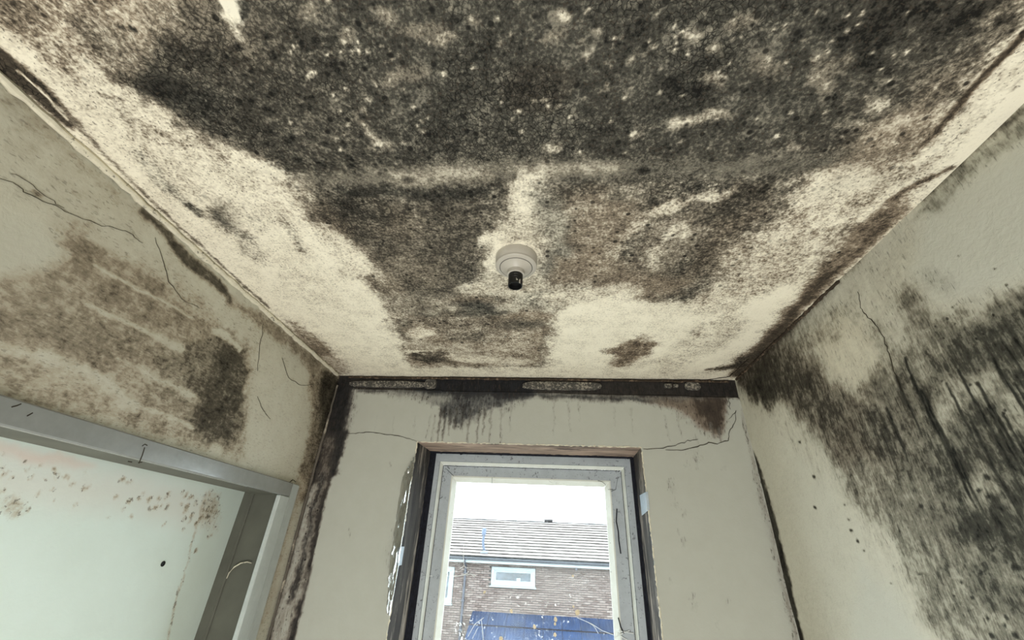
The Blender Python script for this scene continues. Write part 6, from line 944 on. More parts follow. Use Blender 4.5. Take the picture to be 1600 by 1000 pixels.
STAINS['alcove'] = [
 ([(.745,.155),(.914,.167),(1.000,.157),(.947,.137),(.875,.138),(.759,.131)],None,.0128,.0062,.9,(.0,None,.9,None)),
 ([(.752,.144),(1.089,.162),(1.417,.149),(1.513,.0383),(1.146,.0647),(.922,.0571),(.797,.0672)],None,.0464,.0099,1,(.05,.8,.25,None)),
 ([(.904,.110),(.906,.111)],[.0021,.0021],.0033,.0021,1,(.5738325176911607,.1,None,.8)),
 ([(.925,.113),(.927,.122)],[.0022,.0022],.0034,.0022,1,(.5702704022889478,.1,None,.8)),
 ([(.910,.134),(.912,.133)],[.0037,.0037],.0034,.0022,1,(.6458626570766506,.1,None,.8)),
 ([(1.250,.118),(1.251,.119)],[.0041,.0041],.005,.0032,1,(.6628500628838726,.1,None,.8)),
 ([(1.397,.104),(1.407,.111)],[.0048,.0048],.0058,.0037,1,(.5616670571989163,.1,None,.8)),
 ([(.877,.110),(.878,.114)],[.0021,.0021],.0032,.002,1,(.6553295502369761,.1,None,.8)),
 ([(.797,.128),(.797,.129)],[.0032,.0032],.0029,.0018,1,(.535904892076885,.1,None,.8)),
 ([(1.128,.0680),(1.132,.0712)],[.003,.003],.0043,.0027,1,(.49270344099049157,.1,None,.8)),
 ([(1.263,.0847),(1.267,.0935)],[.0047,.0048],.005,.0032,1,(.551947224112198,.1,None,.8)),
 ([(.952,.119),(.952,.120)],[.0031,.0031],.0035,.0023,1,(.5978053496565385,.1,None,.8)),
 ([(1.140,.0931),(1.141,.0946)],[.0036,.0036],.0044,.0028,1,(.6182854967123526,.1,None,.8)),
 ([(.946,.0723),(.948,.0709)],[.0033,.0033],.0034,.0022,1,(.5485252506076492,.1,None,.8)),
 ([(.823,.105),(.824,.108)],[.0035,.0035],.0029,.0019,1,(.6257658278126992,.1,None,.8)),
 ([(1.405,.0891),(1.415,.0949)],[.0065,.0066],.0058,.0037,1,(.6611844648728247,.1,None,.8)),
 ([(1.297,.131),(1.302,.139)],[.0035,.0035],.0053,.0034,1,(.473596257346447,.1,None,.8)),
 ([(1.009,.112),(1.011,.115)],[.0023,.0023],.0038,.0024,1,(.5473398933371809,.1,None,.8)),
 ([(.966,.108),(.971,.113)],[.0035,.0036],.0036,.0023,1,(.6948896218689253,.1,None,.8)),
 ([(.862,.127),(.864,.132)],[.0022,.0022],.0032,.002,1,(.572944412360988,.1,None,.8)),
 ([(1.078,.133),(1.084,.139)],[.0033,.0034],.0042,.0027,1,(.6024514096717839,.1,None,.8)),
 ([(.875,.133),(.875,.133)],[.0029,.0029],.0032,.0021,1,(.43032337174815843,.1,None,.8)),
 ([(.979,.139),(.983,.143)],[.0023,.0023],.0037,.0024,1,(.4909484659721624,.1,None,.8)),
 ([(1.096,.0441),(1.100,.0466)],[.0031,.0031],.004,.0026,1,(.43435664303218674,.1,None,.8)),
 ([(1.444,-.0211),(1.445,-.0197)],[.0068,.0068],.0056,.0036,1,(.6638514711070073,.1,None,.8)),
 ([(1.207,.0798),(1.209,.0786)],[.004,.004],.0047,.003,1,(.47905796245023424,.1,None,.8)),
 ([(1.359,.0377),(1.360,.0393)],[.0056,.0056],.0053,.0034,1,(.5082104026388475,.1,None,.8)),
 ([(1.246,.124),(1.249,.127)],[.0047,.0047],.005,.0032,1,(.6892966688856562,.1,None,.8)),
 ([(1.159,.100),(1.163,.0977)],[.0039,.0039],.0045,.0029,1,(.6347096767365171,.1,None,.8)),
 ([(.930,.0897),(.933,.0931)],[.0031,.0031],.0034,.0022,1,(.6290184759575375,.1,None,.8)),
 ([(1.401,.0476),(1.405,.0509)],[.0034,.0034],.0056,.0036,1,(.4236708775967547,.1,None,.8)),
 ([(1.345,.0623),(1.348,.0674)],[.0064,.0064],.0054,.0034,1,(.4349522257301069,.1,None,.8)),
 ([(1.414,.0688),(1.415,.0703)],[.0058,.0058],.0057,.0037,1,(.6366006804973965,.1,None,.8)),
 ([(1.086,.139),(1.087,.141)],[.005,.005],.0042,.0027,1,(.6367515921507274,.1,None,.8)),
 ([(.839,.0739),(.843,.0783)],[.0023,.0023],.0029,.0019,1,(.6517172132501431,.1,None,.8)),
 ([(.840,.104),(.842,.107)],[.0026,.0026],.003,.0019,1,(.5288165744054032,.1,None,.8)),
 ([(1.221,.110),(1.224,.108)],[.0044,.0044],.0048,.0031,1,(.5634929016223845,.1,None,.8)),
 ([(1.006,.104),(1.010,.110)],[.0024,.0024],.0038,.0024,1,(.5983423418152743,.1,None,.8)),
 ([(1.367,.109),(1.371,.114)],[.0048,.0048],.0056,.0036,1,(.46937826363655233,.1,None,.8)),
 ([(.848,.138),(.849,.142)],[.0026,.0026],.0031,.002,1,(.6926529420401174,.1,None,.8)),
 ([(.802,.116),(.802,.118)],[.0019,.0019],.0029,.0018,1,(.5882789943783718,.1,None,.8)),
 ([(1.313,.102),(1.315,.103)],[.0034,.0034],.0053,.0034,1,(.5723437361089985,.1,None,.8)),
 ([(1.337,.122),(1.346,.129)],[.0052,.0052],.0055,.0035,1,(.5916398630506443,.1,None,.8)),
 ([(1.242,.0899),(1.244,.0920)],[.0032,.0032],.0049,.0031,1,(.6091084979960786,.1,None,.8)),
 ([(1.135,.0878),(1.137,.0868)],[.0052,.0052],.0043,.0028,1,(.5812750943175746,.1,None,.8)),
 ([(1.368,.122),(1.370,.123)],[.0059,.0059],.0057,.0036,1,(.46889438155414487,.1,None,.8)),
 ([(1.335,.0831),(1.346,.0896)],[.0035,.0036],.0054,.0034,1,(.6460300373107999,.1,None,.8)),
 ([(1.400,.0964),(1.401,.0975)],[.0057,.0057],.0058,.0037,1,(.6050821286490712,.1,None,.8)),
 ([(1.478,.0155),(1.493,.0231)],[.0042,.0043],.006,.0038,1,(.6091110245002159,.1,None,.8)),
 ([(1.223,.0851),(1.227,.0876)],[.0056,.0056],.0048,.0031,1,(.6587769038959599,.1,None,.8)),
 ([(1.164,.112),(1.168,.116)],[.0034,.0034],.0046,.0029,1,(.48450320935836777,.1,None,.8)),
 ([(.941,.119),(.945,.123)],[.0042,.0043],.0035,.0022,1,(.5617597478045881,.1,None,.8)),
 ([(1.404,.112),(1.408,.119)],[.0045,.0045],.0058,.0037,1,(.548389820412703,.1,None,.8)),
 ([(1.088,.0928),(1.094,.0978)],[.0036,.0036],.0041,.0026,1,(.594504194317896,.1,None,.8)),
 ([(.905,.0448),(.906,.0497)],[.0038,.0038],.0031,.002,1,(.6429468966083699,.1,None,.8)),
 ([(1.369,.0736),(1.373,.0806)],[.0051,.0052],.0055,.0035,1,(.679908405047034,.1,None,.8)),
 ([(1.320,.134),(1.322,.136)],[.0044,.0044],.0054,.0035,1,(.4657294916466924,.1,None,.8)),
 ([(1.245,.108),(1.248,.114)],[.0048,.0048],.005,.0032,1,(.49345402185013615,.1,None,.8)),
 ([(.827,.110),(.828,.115)],[.0032,.0032],.0029,.0019,1,(.4617751814682053,.1,None,.8)),
 ([(1.188,.100),(1.192,.0981)],[.0037,.0037],.0046,.003,1,(.5607137730370303,.1,None,.8)),
 ([(.858,.122),(.861,.127)],[.0029,.0029],.0031,.002,1,(.5252713871527441,.1,None,.8)),
 ([(.873,.105),(.875,.108)],[.0025,.0025],.0031,.002,1,(.5119581798290747,.1,None,.8)),
 ([(.798,.135),(.801,.141)],[.002,.002],.0029,.0019,1,(.45247055051926427,.1,None,.8)),
 ([(1.099,.134),(1.100,.135)],[.0032,.0032],.0043,.0027,1,(.5534770179918809,.1,None,.8)),
 ([(1.193,.100),(1.197,.107)],[.005,.0051],.0047,.003,1,(.6823945563678446,.1,None,.8)),
 ([(.999,.0663),(1.002,.0711)],[.0036,.0036],.0036,.0023,1,(.5529746777816797,.1,None,.8)),
 ([(1.372,.0552),(1.377,.0632)],[.0048,.0049],.0055,.0035,1,(.43042322926071896,.1,None,.8)),
 ([(1.161,.0541),(1.163,.0533)],[.005,.0051],.0044,.0028,1,(.5854894859050942,.1,None,.8)),
 ([(1.278,.0383),(1.285,.0458)],[.0032,.0033],.0049,.0032,1,(.6700947476065895,.1,None,.8)),
 ([(1.316,.123),(1.319,.128)],[.0058,.0058],.0054,.0034,1,(.5102576263814107,.1,None,.8)),
 ([(.816,.118),(.816,.120)],[.0034,.0034],.0029,.0019,1,(.4899649859287677,.1,None,.8)),
 ([(.905,.0781),(.907,.0827)],[.0034,.0035],.0032,.0021,1,(.5621153375058225,.1,None,.8)),
 ([(1.336,.0954),(1.341,.101)],[.0063,.0064],.0054,.0035,1,(.6562799118706273,.1,None,.8)),
 ([(1.105,.132),(1.112,.138)],[.0027,.0027],.0043,.0028,1,(.6153506162804492,.1,None,.8)),
 ([(.878,.137),(.879,.138)],[.0036,.0036],.0032,.0021,1,(.6484567704433009,.1,None,.8)),
 ([(.997,.102),(1.000,.105)],[.0044,.0044],.0037,.0024,1,(.5767576759562276,.1,None,.8)),
 ([(.917,.124),(.919,.127)],[.0025,.0025],.0034,.0022,1,(.6683618915261347,.1,None,.8)),
 ([(1.404,.0532),(1.406,.0542)],[.0063,.0063],.0056,.0036,1,(.6859731135942464,.1,None,.8)),
 ([(.888,.0676),(.896,.0577),(.898,.0462),(.893,.0365),(.883,.0311),(.871,.0314),(.860,.0370),(.853,.0466),(.851,.0575),(.855,.0672),(.865,.0730),(.877,.0732)],None,.0144,.0058,1,(.5,.1,None,.5)),
 ([(1.498,.0974),(1.509,.0679),(1.503,.0456),(1.483,.0367),(1.455,.0428),(1.427,.0619),(1.405,.0887),(1.395,.117),(1.399,.139),(1.417,.149),(1.445,.145),(1.475,.126)],None,.0337,.0154,1,(.42,.1,None,.5)),
 ([(1.397,.143),(1.419,-.0034),(1.450,-.191),(1.468,-.255)],[.0035,.0044,.0041,.004],.0064,.0051,1,(.5,.3,None,.8)),
]
CRACKS = [
 ('left', [(0.4197,0.5334),(0.4437,0.548),(0.4672,0.5476),(0.5026,0.5547),(0.54,0.5648),(0.5858,0.5803),(0.6259,0.6028),(0.6534,0.6123),(0.6836,0.6114)], 0.001),
 ('left', [(0.4326,0.5618),(0.4615,0.5667),(0.4964,0.5654),(0.5261,0.5667)], 0.0007),
 ('left', [(0.6978,0.6441),(0.7495,0.6056),(0.7838,0.5711),(0.8422,0.5548),(0.9001,0.5629)], 0.001),
 ('left', [(1.1446,0.656),(1.1635,0.5803),(1.1982,0.5026)], 0.0015),
 ('left', [(1.291,0.5925),(1.3606,0.5464),(1.4513,0.5488),(1.5307,0.5879)], 0.0022),
 ('left', [(1.2412,0.429),(1.2866,0.3999),(1.341,0.3833)], 0.0016),
 ('left', [(1.5585,0.2069),(1.5852,0.2224),(1.6131,0.2221)], 0.0033),
 ('back', [(-0.8525,0.4331),(-0.8045,0.4342),(-0.7579,0.4407),(-0.6912,0.4314),(-0.6291,0.4275),(-0.5771,0.4154),(-0.5425,0.4056)], 0.0021),
 ('back', [(0.3787,0.3984),(0.4411,0.4025),(0.5049,0.4166),(0.5572,0.4355),(0.5952,0.4415)], 0.0019),
 ('back', [(0.4652,0.3981),(0.5264,0.3973),(0.5903,0.4138),(0.627,0.4272),(0.6662,0.4282),(0.7103,0.4418),(0.7223,0.475),(0.753,0.5144),(0.7686,0.5625)], 0.0028),
 ('back', [(0.7309,0.5271),(0.7692,0.5652)], 0.002),
 ('back', [(0.7526,0.6168),(0.7471,0.5674)], 0.0018),
 ('right', [(0.9393,0.6338),(0.9527,0.5936),(0.9499,0.569),(0.9347,0.5308),(0.9316,0.4904),(0.9352,0.455),(0.9432,0.413),(0.9442,0.3635)], 0.0018),
 ('ceiling', [(0.6093,1.7305),(0.6929,1.6986),(0.7605,1.6682),(0.7585,1.5629),(0.7659,1.4908)], 0.0038),
]
HOLE = (1.3337, -0.0577)

# the growth goes on behind the viewer's shoulders
STAINS['right'][:0] = [([(-.5, -.5), (-.5, .18), (-.1, .30), (.3, .24), (.72, .25), (.84, .1), (1.0, -.05), (1.2, -.5)], None, .08, .03, 1, (.72, .2, None, .35)), ([(.1, .05), (.35, .12), (.5, -.05), (.2, -.12)], None, .07, .03, 1, (.55, .2, None, .3))]
STAINS['left'][:0] = [([(-.5, .17), (-.5, .36), (-.1, .42), (.3, .34), (.75, .38), (.75, .17)], None, .06, .02, 1, (.56, .35, None, .45))]

def vnoise(u, v, f, seed):
    x = u * f; y = v * f; i = np.floor(x).astype(np.int64); j = np.floor(y).astype(np.int64); fx = x - i; fy = y - j
    fx = fx * fx * (3 - 2 * fx); fy = fy * fy * (3 - 2 * fy)
    def h(a, b):
        n = (a * 374761393 + b * 668265263 + seed * 974711) & 0x7fffffff; n = ((n ^ (n >> 13)) * 1274126177) & 0x7fffffff
        return ((n ^ (n >> 16)) & 0xffff) / 65535.0
    return (h(i, j) * (1 - fx) + h(i + 1, j) * fx) * (1 - fy) + (h(i, j + 1) * (1 - fx) + h(i + 1, j + 1) * fx) * fy - .5
def stain_field(U, V, ops, base):
    out = np.empty((len(U), 4)); out[:] = base
    wu = sum(vnoise(U, V, f, 11 + k) * a for k, (f, a) in enumerate(((14, 1.6), (40, 1.1), (110, .8)))); wv = sum(vnoise(U, V, f, 31 + k) * a for k, (f, a) in enumerate(((14, 1.6), (40, 1.1), (110, .8))))
    for pts, hw, soft, rough, al, val in ops:
        P = np.array(pts); pad = soft * 1.2 + rough * 2.2 + (max(hw) if hw else 0)
        sel = np.nonzero((U > P[:, 0].min() - pad) & (U < P[:, 0].max() + pad) & (V > P[:, 1].min() - pad) & (V < P[:, 1].max() + pad))[0]
        if not len(sel): continue
        u = U[sel] + wu[sel] * rough; v = V[sel] + wv[sel] * rough
        n = len(P); dist = np.full(len(sel), 1e9); inside = np.zeros(len(sel), bool)
        for i in range(n if hw is None else n - 1):
            a = P[i]; b = P[(i + 1) % n]; d = b - a; L = max(1e-12, float(d @ d))
            t = np.clip(((u - a[0]) * d[0] + (v - a[1]) * d[1]) / L, 0, 1)
            e = np.hypot(u - a[0] - t * d[0], v - a[1] - t * d[1])
            if hw is not None: e = e - (hw[i] + t * (hw[(i + 1) % n] - hw[i]))
            else:
                c = ((a[1] > v) != (b[1] > v)); 
                with np.errstate(divide='ignore', invalid='ignore'): xi = a[0] + (v - a[1]) * d[0] / (d[1] if abs(d[1]) > 1e-12 else 1e-12)
                inside ^= c & (u < xi)
            dist = np.minimum(dist, e)
        if hw is None: dist = np.where(inside, -dist, dist)
        f = np.clip(.5 - dist / (2 * soft), 0, 1); f = f * f * (3 - 2 * f) * al
        for k in range(4):
            if val[k] is not None: out[sel, k] += (val[k] - out[sel, k]) * f
    return out
def ramp_axis(lo, fine_lo, fine_hi, hi, step):
    a = []
    if lo < fine_lo - .5: a = [np.linspace(lo, fine_lo - .7, 5)[:-1], np.linspace(fine_lo - .7, fine_lo, 71)[:-1]]
    elif lo < fine_lo: a = [np.linspace(lo, fine_lo, 6)[:-1]]
    a.append(np.linspace(fine_lo, fine_hi, int((fine_hi - fine_lo) / step) + 2))
    if hi > fine_hi: a.append(np.linspace(fine_hi, hi, 6)[1:])
    return np.concatenate(a)
def surface(name, axis, const, ua, va, key, base, inward, thick=.1, keep=None, mat=None, parent=None, relief=None):
    """a wall, floor or ceiling as a fine grid carrying its stains, with a real thickness behind it"""
    nu, nv = len(ua), len(va); U, V = np.meshgrid(ua, va, indexing='ij'); U = U.ravel(); V = V.ravel()
    st = stain_field(U, V, STAINS[key], base)
    lift = relief(U, V) if relief else np.zeros(len(U))
    I = np.arange(nu * nv).reshape(nu, nv); Q = np.stack([I[:-1, :-1], I[1:, :-1], I[1:, 1:], I[:-1, 1:]], -1).reshape(-1, 4)
    if keep is not None:
        cu_ = U[Q].mean(1); cv_ = V[Q].mean(1); Q = Q[keep(cu_, cv_)]
    C = np.full(len(U), const) + lift * inward
    order = {'x': (C, U, V), 'y': (U, C, V), 'z': (U, V, C)}[axis]
    co = np.stack(order, 1)
    # rim: boundary edges pushed back to give the slab its thickness
    e = np.concatenate([Q[:, [0, 1]], Q[:, [1, 2]], Q[:, [2, 3]], Q[:, [3, 0]]]); es = np.sort(e, 1)
    _, inv, cnt = np.unique(es[:, 0].astype(np.int64) * len(U) + es[:, 1], return_inverse=True, return_counts=True); be = e[cnt[inv] == 1]
    bv = np.unique(be); mp = {int(b): len(co) + i for i, b in enumerate(bv)}
    back = co[bv].copy(); back[:, 'xyz'.index(axis)] = const - thick * inward
    rim = np.array([[a_, b_, mp[int(b_)], mp[int(a_)]] for a_, b_ in be])
    co = np.concatenate([co, back]); st = np.concatenate([st, st[bv]]); F = np.concatenate([Q, rim])
    nrm = np.cross(co[Q[0, 1]] - co[Q[0, 0]], co[Q[0, 2]] - co[Q[0, 0]])['xyz'.index(axis)]
    if nrm * inward < 0: F = F[:, ::-1]
    me = bpy.data.meshes.new(name); co[:, 2] += ZC
    used = np.unique(F); remap = np.full(len(co), -1); remap[used] = np.arange(len(used)); co = co[used]; st = st[used]; F = remap[F]
    me.vertices.add(len(co)); me.vertices.foreach_set('co', co.astype(np.float32).ravel())
    me.loops.add(F.size); me.loops.foreach_set('vertex_index', F.astype(np.int32).ravel())
    me.polygons.add(len(F)); me.polygons.foreach_set('loop_start', np.arange(0, F.size, 4, dtype=np.int32)); me.polygons.foreach_set('loop_total', np.full(len(F), 4, dtype=np.int32))
    me.update(calc_edges=True)
    at = me.attributes.new('stain', 'FLOAT_COLOR', 'POINT'); at.data.foreach_set('color', st.astype(np.float32).ravel())
    me.materials.append(MAT[mat or key]); me.validate()
    o = bpy.data.objects.new(name, me); COL.objects.link(o); o.parent = parent
    return o

# ------------------------------------------------------------------ the room
YF = -1.35                                       # wall behind the viewer
OP0, OP1, OPZ = 0.05, 1.515, 0.163               # cupboard opening in the left wall
def ridge(u, v):                                 # plaster swells over a joist joint
    r = np.exp(-((v - (.545 + .02 * np.sin(u * 4))) / .03) ** 2) * np.clip((u + .75) / .2, 0, 1) * np.clip((.75 - u) / .2, 0, 1)
    return .005 * r + vnoise(U_ := u, v, 5, 3) * .004 + vnoise(u, v, 17, 4) * .0015
def plaster(u, v): return vnoise(u, v, 4, 5) * .006 + vnoise(u, v, 13, 6) * .002
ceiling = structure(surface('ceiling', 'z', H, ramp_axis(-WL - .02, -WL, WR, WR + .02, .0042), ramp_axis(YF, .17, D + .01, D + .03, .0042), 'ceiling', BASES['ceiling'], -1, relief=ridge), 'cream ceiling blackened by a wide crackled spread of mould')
wall_left = structure(surface('wall_left', 'x', -WL, ramp_axis(YF, .25, D + .01, D + .03, .0045), ramp_axis(-ZC, -.32, H, H + .01, .0045), 'left', BASES['left'], 1, thick=.012, relief=plaster,
    keep=lambda u, v: ~((u > OP0) & (u < OP1 + .03) & (v < OPZ + .02))), 'grey painted wall with smeared mould above the cupboard frame')
wall_right = structure(surface('wall_right', 'x', WR, ramp_axis(YF, .40, D + .01, D + .03, .0026), ramp_axis(-ZC, -.28, H, H + .01, .0026), 'right', BASES['right'], -1, relief=plaster), 'pale wall with dark mould and long black drip runs')
XL, XR, ZW = -.543, .372, .4057
ZS = -.80                                        # window sill
wall_back = structure(surface('wall_back', 'y', D + .007, np.unique(np.append(ramp_axis(-WL - .01, -WL, WR, WR + .01, .004), [XL - .013, XR + .013])), np.unique(np.append(ramp_axis(-ZC, -.30, H, H + .01, .004), [ZW + .013, ZS])), 'back', BASES['back'], -1, thick=.28,
    keep=lambda u, v: ~((u > XL - .013) & (u < XR + .013) & (v < ZW + .013) & (v > ZS))), 'window wall, black with mould along its top and left edge')
skim = surface('plaster_skim', 'y', D, np.unique(np.append(np.linspace(-.868, WR, 430), [XL, XR])), np.unique(np.append(ramp_axis(-ZC, -.30, .635, .635, .004), [ZW, ZS])), 'back', BASES['back'], -1, thick=.006, parent=wall_back,
    keep=lambda u, v: ~((u > XL) & (u < XR) & (v < ZW) & (v > ZS)) & (v < .632 - .0075 * (u + .868)), relief=lambda u, v: vnoise(u, v, 6, 9) * .0016)
skim['label'] = 'smooth grey skim coat round the window'
g = G().box(-WL - .1, WR + .1, YF - .1, YF, -ZC, H)
structure(g.build('wall_front', 'plainwall'))
structure(G().box(-1.6, WR + .1, YF - .1, D + .03, -ZC - .1, -ZC).build('floor', 'floor'))

def crack(surf, pts, w, parent):
    vs = []; P = []
    for i in range(len(pts) - 1):                # jitter the line between the given points
        for k in range(4):
            t = k / 4; P.append((pts[i][0] + t * (pts[i + 1][0] - pts[i][0]) + random.gauss(0, .0016), pts[i][1] + t * (pts[i + 1][1] - pts[i][1]) + random.gauss(0, .0016)))
    P.append(pts[-1]); g = G(); n = len(P)
    for i, p in enumerate(P):
        a = Vector(P[max(i - 1, 0)]); b = Vector(P[min(i + 1, n - 1)]); d = (b - a).normalized(); q = Vector((-d.y, d.x)) * w * (.16 + .36 * random.random()) * min(1, .3 + 3 * min(i, n - 1 - i) / n)
        for s_ in (1, -1):
            u, v = p[0] + s_ * q.x, p[1] + s_ * q.y
            for h_ in (0, 1):
                lift = {'left': float(plaster(np.array([u]), np.array([v]))[0]), 'right': float(plaster(np.array([u]), np.array([v]))[0]), 'ceiling': 0.002, 'back': .0012}[surf]
                k = lift + (.0012 if h_ else -.004)
                vs.append({'left': (-WL + k, u, v), 'right': (WR - k, u, v), 'back': (u, D - k, v), 'ceiling': (u, v, H - k)}[surf])
    fs = []
    for i in range(n - 1):
        a, b = 4 * i, 4 * i + 4
        fs += [(a + 1, b + 1, b + 3, a + 3), (a, b, b + 1, a + 1), (a + 2, a + 3, b + 3, b + 2)]
    g.add(vs, fs); return g.build('crack', 'crack', parent)
for sname, pts, w_ in CRACKS: crack(sname, pts, w_, {'left': wall_left, 'right': wall_right, 'back': wall_back, 'ceiling': ceiling}[sname])

# beads and caulk lines where ceiling and walls meet
def wob(p0, p1, n, j, r):
    P = []; R = []
    for i in range(n):
        t = i / (n - 1); P.append([p0[k] + t * (p1[k] - p0[k]) + random.gauss(0, j) for k in range(3)]); R.append(r * random.uniform(.7, 1.2))
    return P, R
P_, R_ = wob((-WL + .006, -1.3, H - .008), (-WL + .006, D - .02, H - .008), 150, .0009, .0085)
structure(G().tube(P_, R_, 8).build('trim_1', 'cream', smooth=True), 'cream painted bead between left wall and ceiling')
P_, R_ = wob((WR - .003, .98, H - .004), (WR - .003, D - .01, H - .004), 70, .0010, .005)
structure(G().tube(P_, R_, 8).build('trim_2', 'brownbead', smooth=True), 'brown stained caulk line between right wall and ceiling')
P_, R_ = wob((-WL + .05, D + .002, H - .010), (WR - .03, D + .002, H - .010), 120, .0009, .0055)
structure(G().tube(P_, R_, 8).build('trim_3', 'brownbead', smooth=True), 'dark mouldy caulk line over the window wall')
P_, R_ = wob((-WL + .008, D - .001, H - .05), (-WL + .008, D - .001, -1.5), 90, .0007, .005)
structure(G().tube(P_, R_, 8).build('trim_4', 'cornerline', smooth=True), 'lumpy filler line down the left corner')
def blob(x0, x1, z0, z1, name, lab):
    g = G(); n = 26; vs = []; cx, cz = (x0 + x1) / 2, (z0 + z1) / 2
    for ring, (s_, y) in enumerate(((1, D + .009), (.97, D + .001), (.86, D - .003), (.5, D - .004))):
        for i in range(n):
            t = 2 * math.pi * i / n; k = 1 + random.uniform(-.06, .06); e = .55
            c, s2 = math.cos(t), math.sin(t); c = math.copysign(abs(c) ** e, c); s2 = math.copysign(abs(s2) ** e, s2)
            vs.append((cx + c * (x1 - x0) / 2 * (1 - (1 - s_) * min(1, (z1 - z0) / (x1 - x0))) * (1 + (k - 1) * .2), y, cz + s2 * (z1 - z0) / 2 * s_ * k))
    fs = [(r * n + i, r * n + (i + 1) % n, r * n + n + (i + 1) % n, r * n + n + i) for r in range(3) for i in range(n)] + [tuple(range(3 * n, 4 * n))]
    o = g.add(vs, fs).build(name, 'filler', wall_back, True); o['label'] = lab; return o
blob(-0.9031, -0.537, 0.6434, 0.6741, 'filler_patch', 'pale patch of filler on the black strip')
blob(-0.5519, -0.4963, 0.6402, 0.6859, 'filler_patch', 'pale patch of filler on the black strip')
blob(-0.111, 0.2332, 0.643, 0.6815, 'filler_patch', 'pale patch of filler on the black strip')
blob(0.4953, 0.5299, 0.6583, 0.6787, 'filler_patch', 'pale patch of filler on the black strip')
blob(0.5352, 0.5565, 0.6617, 0.6762, 'filler_patch', 'pale patch of filler on the black strip')
blob(0.5828, 0.6488, 0.6512, 0.6859, 'filler_patch', 'pale patch of filler on the black strip')

# ------------------------------------------------------------------ cupboard opening in the left wall: frame (door_1) and the recess behind it
door = G().box(-WL - .004, -WL + .012, OP1, OP1 + .062, -ZC, OPZ - .0005, .003).build('door_1', 'window_sheen_gloss'); structure(door, 'grey gloss painted cupboard frame without its door')
door.name = 'door_1'
G().box(-WL - .004, -WL + .012, OP0 - .06, OP1 + .062, OPZ, OPZ + .047, .003).build('header', 'grey_gloss', door)
G().box(-1.075, -WL - .0045, OP0 - .03, OP1 + .03, OPZ + .001, OPZ + .04, .002).build('head_lining', 'panel', door)
G().box(-WL - .004, -WL + .009, OP1 + .066, OP1 + .112, -ZC, OPZ + .047, .003).build('architrave', 'window_sheen_gloss', door)
G().box(-WL - .004, -WL + .012, OP0 - .06, OP0, -ZC, OPZ - .0005, .003).build('jamb', 'grey_gloss', door)
g = G()
g.tube([(-0.9509, 0.6404, 0.1948), (-0.9509, 0.6461, 0.1991), (-0.9509, 0.6504, 0.2041)], .0011, 5)
g.tube([(-0.9509, 0.6697, 0.1876), (-0.9509, 0.6721, 0.1908), (-0.9509, 0.675, 0.1953)], .0011, 5)
g.tube([(-0.9509, 0.9158, 0.1914), (-0.9509, 0.9198, 0.1968), (-0.9509, 0.9277, 0.1957)], .0011, 5)
g.tube([(-0.9509, 0.9236, 0.1903), (-0.9509, 0.9272, 0.1719), (-0.9509, 0.9284, 0.1548)], .0011, 5)
g.tube([(-0.9509, 0.9003, 0.1535), (-0.9509, 0.91, 0.154)], .0011, 5)
g.tube([(-0.9509, 0.9261, 0.1558), (-0.9509, 0.9348, 0.1589)], .0011, 5)
g.build('paint_nick', 'crack', door, kind='stuff')
XA = -1.137
wa = structure(surface('wall_alcove', 'x', XA, ramp_axis(-.1, .45, 1.60, 1.62, .005), ramp_axis(-ZC, -.35, .30, .34, .005), 'alcove', BASES['alcove'], 1), 'pale greenish cupboard back wall speckled with mould')
pn = G().box(XA, -WL - .005, 1.583, 1.60, -ZC, .34).box(-1.105, -1.095, 1.578, 1.5835, -ZC, .34, .002).build('wall_recess', 'panel'); structure(pn, 'grey end panel of the cupboard recess, shade painted in')
structure(G().box(XA, -WL - .03, -.1, -.08, -ZC, .34).box(XA - .02, -WL - .015, -.1, 1.60, .34, .36).build('wall_cupboard', 'plainwall'))
G().tube([(-1.09, 1.575, -0.1003), (-1.0877, 1.575, -0.0834), (-1.0761, 1.575, -0.066), (-1.0575, 1.575, -0.0538), (-1.0359, 1.575, -0.049), (-1.0182, 1.575, -0.0521)], [.0012, .002, .0022, .0022, .0018, .0008], 6).build('peeling_paint', 'cream', pn)['label'] = 'pale curl of peeling paint'
g = G().lathe([(.007, 0), (.0075, .0015), (.0055, .002), (.005, .0005)], 0, 0, 20)
HY, HZ = HOLE
g.v = [(XA + .0005 + z, HY + x, HZ + y) for x, y, z in g.v]; g.build('hole', 'fitting_dark', wa)['label'] = 'small dark plug hole'

# ------------------------------------------------------------------ window
win = G().frame_ring([(-.4965, .353, ZS, .393, 1.895), (-.4965, .353, ZS, .393, 1.860), (-.477, .327, ZS + .02, .362, 1.860), (-.467, .317, ZS + .03, .350, 1.893)]).build('window_1', 'upvc'); structure(win, 'white plastic window with a grubby frame and dirty glass')
G().frame_ring([(-.4668, .3168, ZS + .031, .3495, 1.886), (-.4748, .3248, ZS + .022, .3597, 1.8622), (-.4741, .3241, ZS + .023, .3590, 1.8615), (-.4655, .3155, ZS + .032, .3485, 1.884)]).build('frame_bevel', 'upvc_pale', win)
G().frame_ring([(-.464, .314, ZS + .034, .346, 1.935), (-.464, .314, ZS + .034, .346, 1.888), (-.424, .268, ZS + .072, .3065, 1.888), (-.424, .268, ZS + .072, .3065, 1.935)]).build('sash', 'upvc', win)
G().frame_ring([(-.4238, .2678, ZS + .0722, .3063, 1.912), (-.4238, .2678, ZS + .0722, .3063, 1.889), (-.418, .262, ZS + .078, .3005, 1.8885), (-.401, .2435, ZS + .094, .283, 1.909), (-.4005, .243, ZS + .0945, .2825, 1.912)]).build('glazing_bead', 'upvc_pale', win)
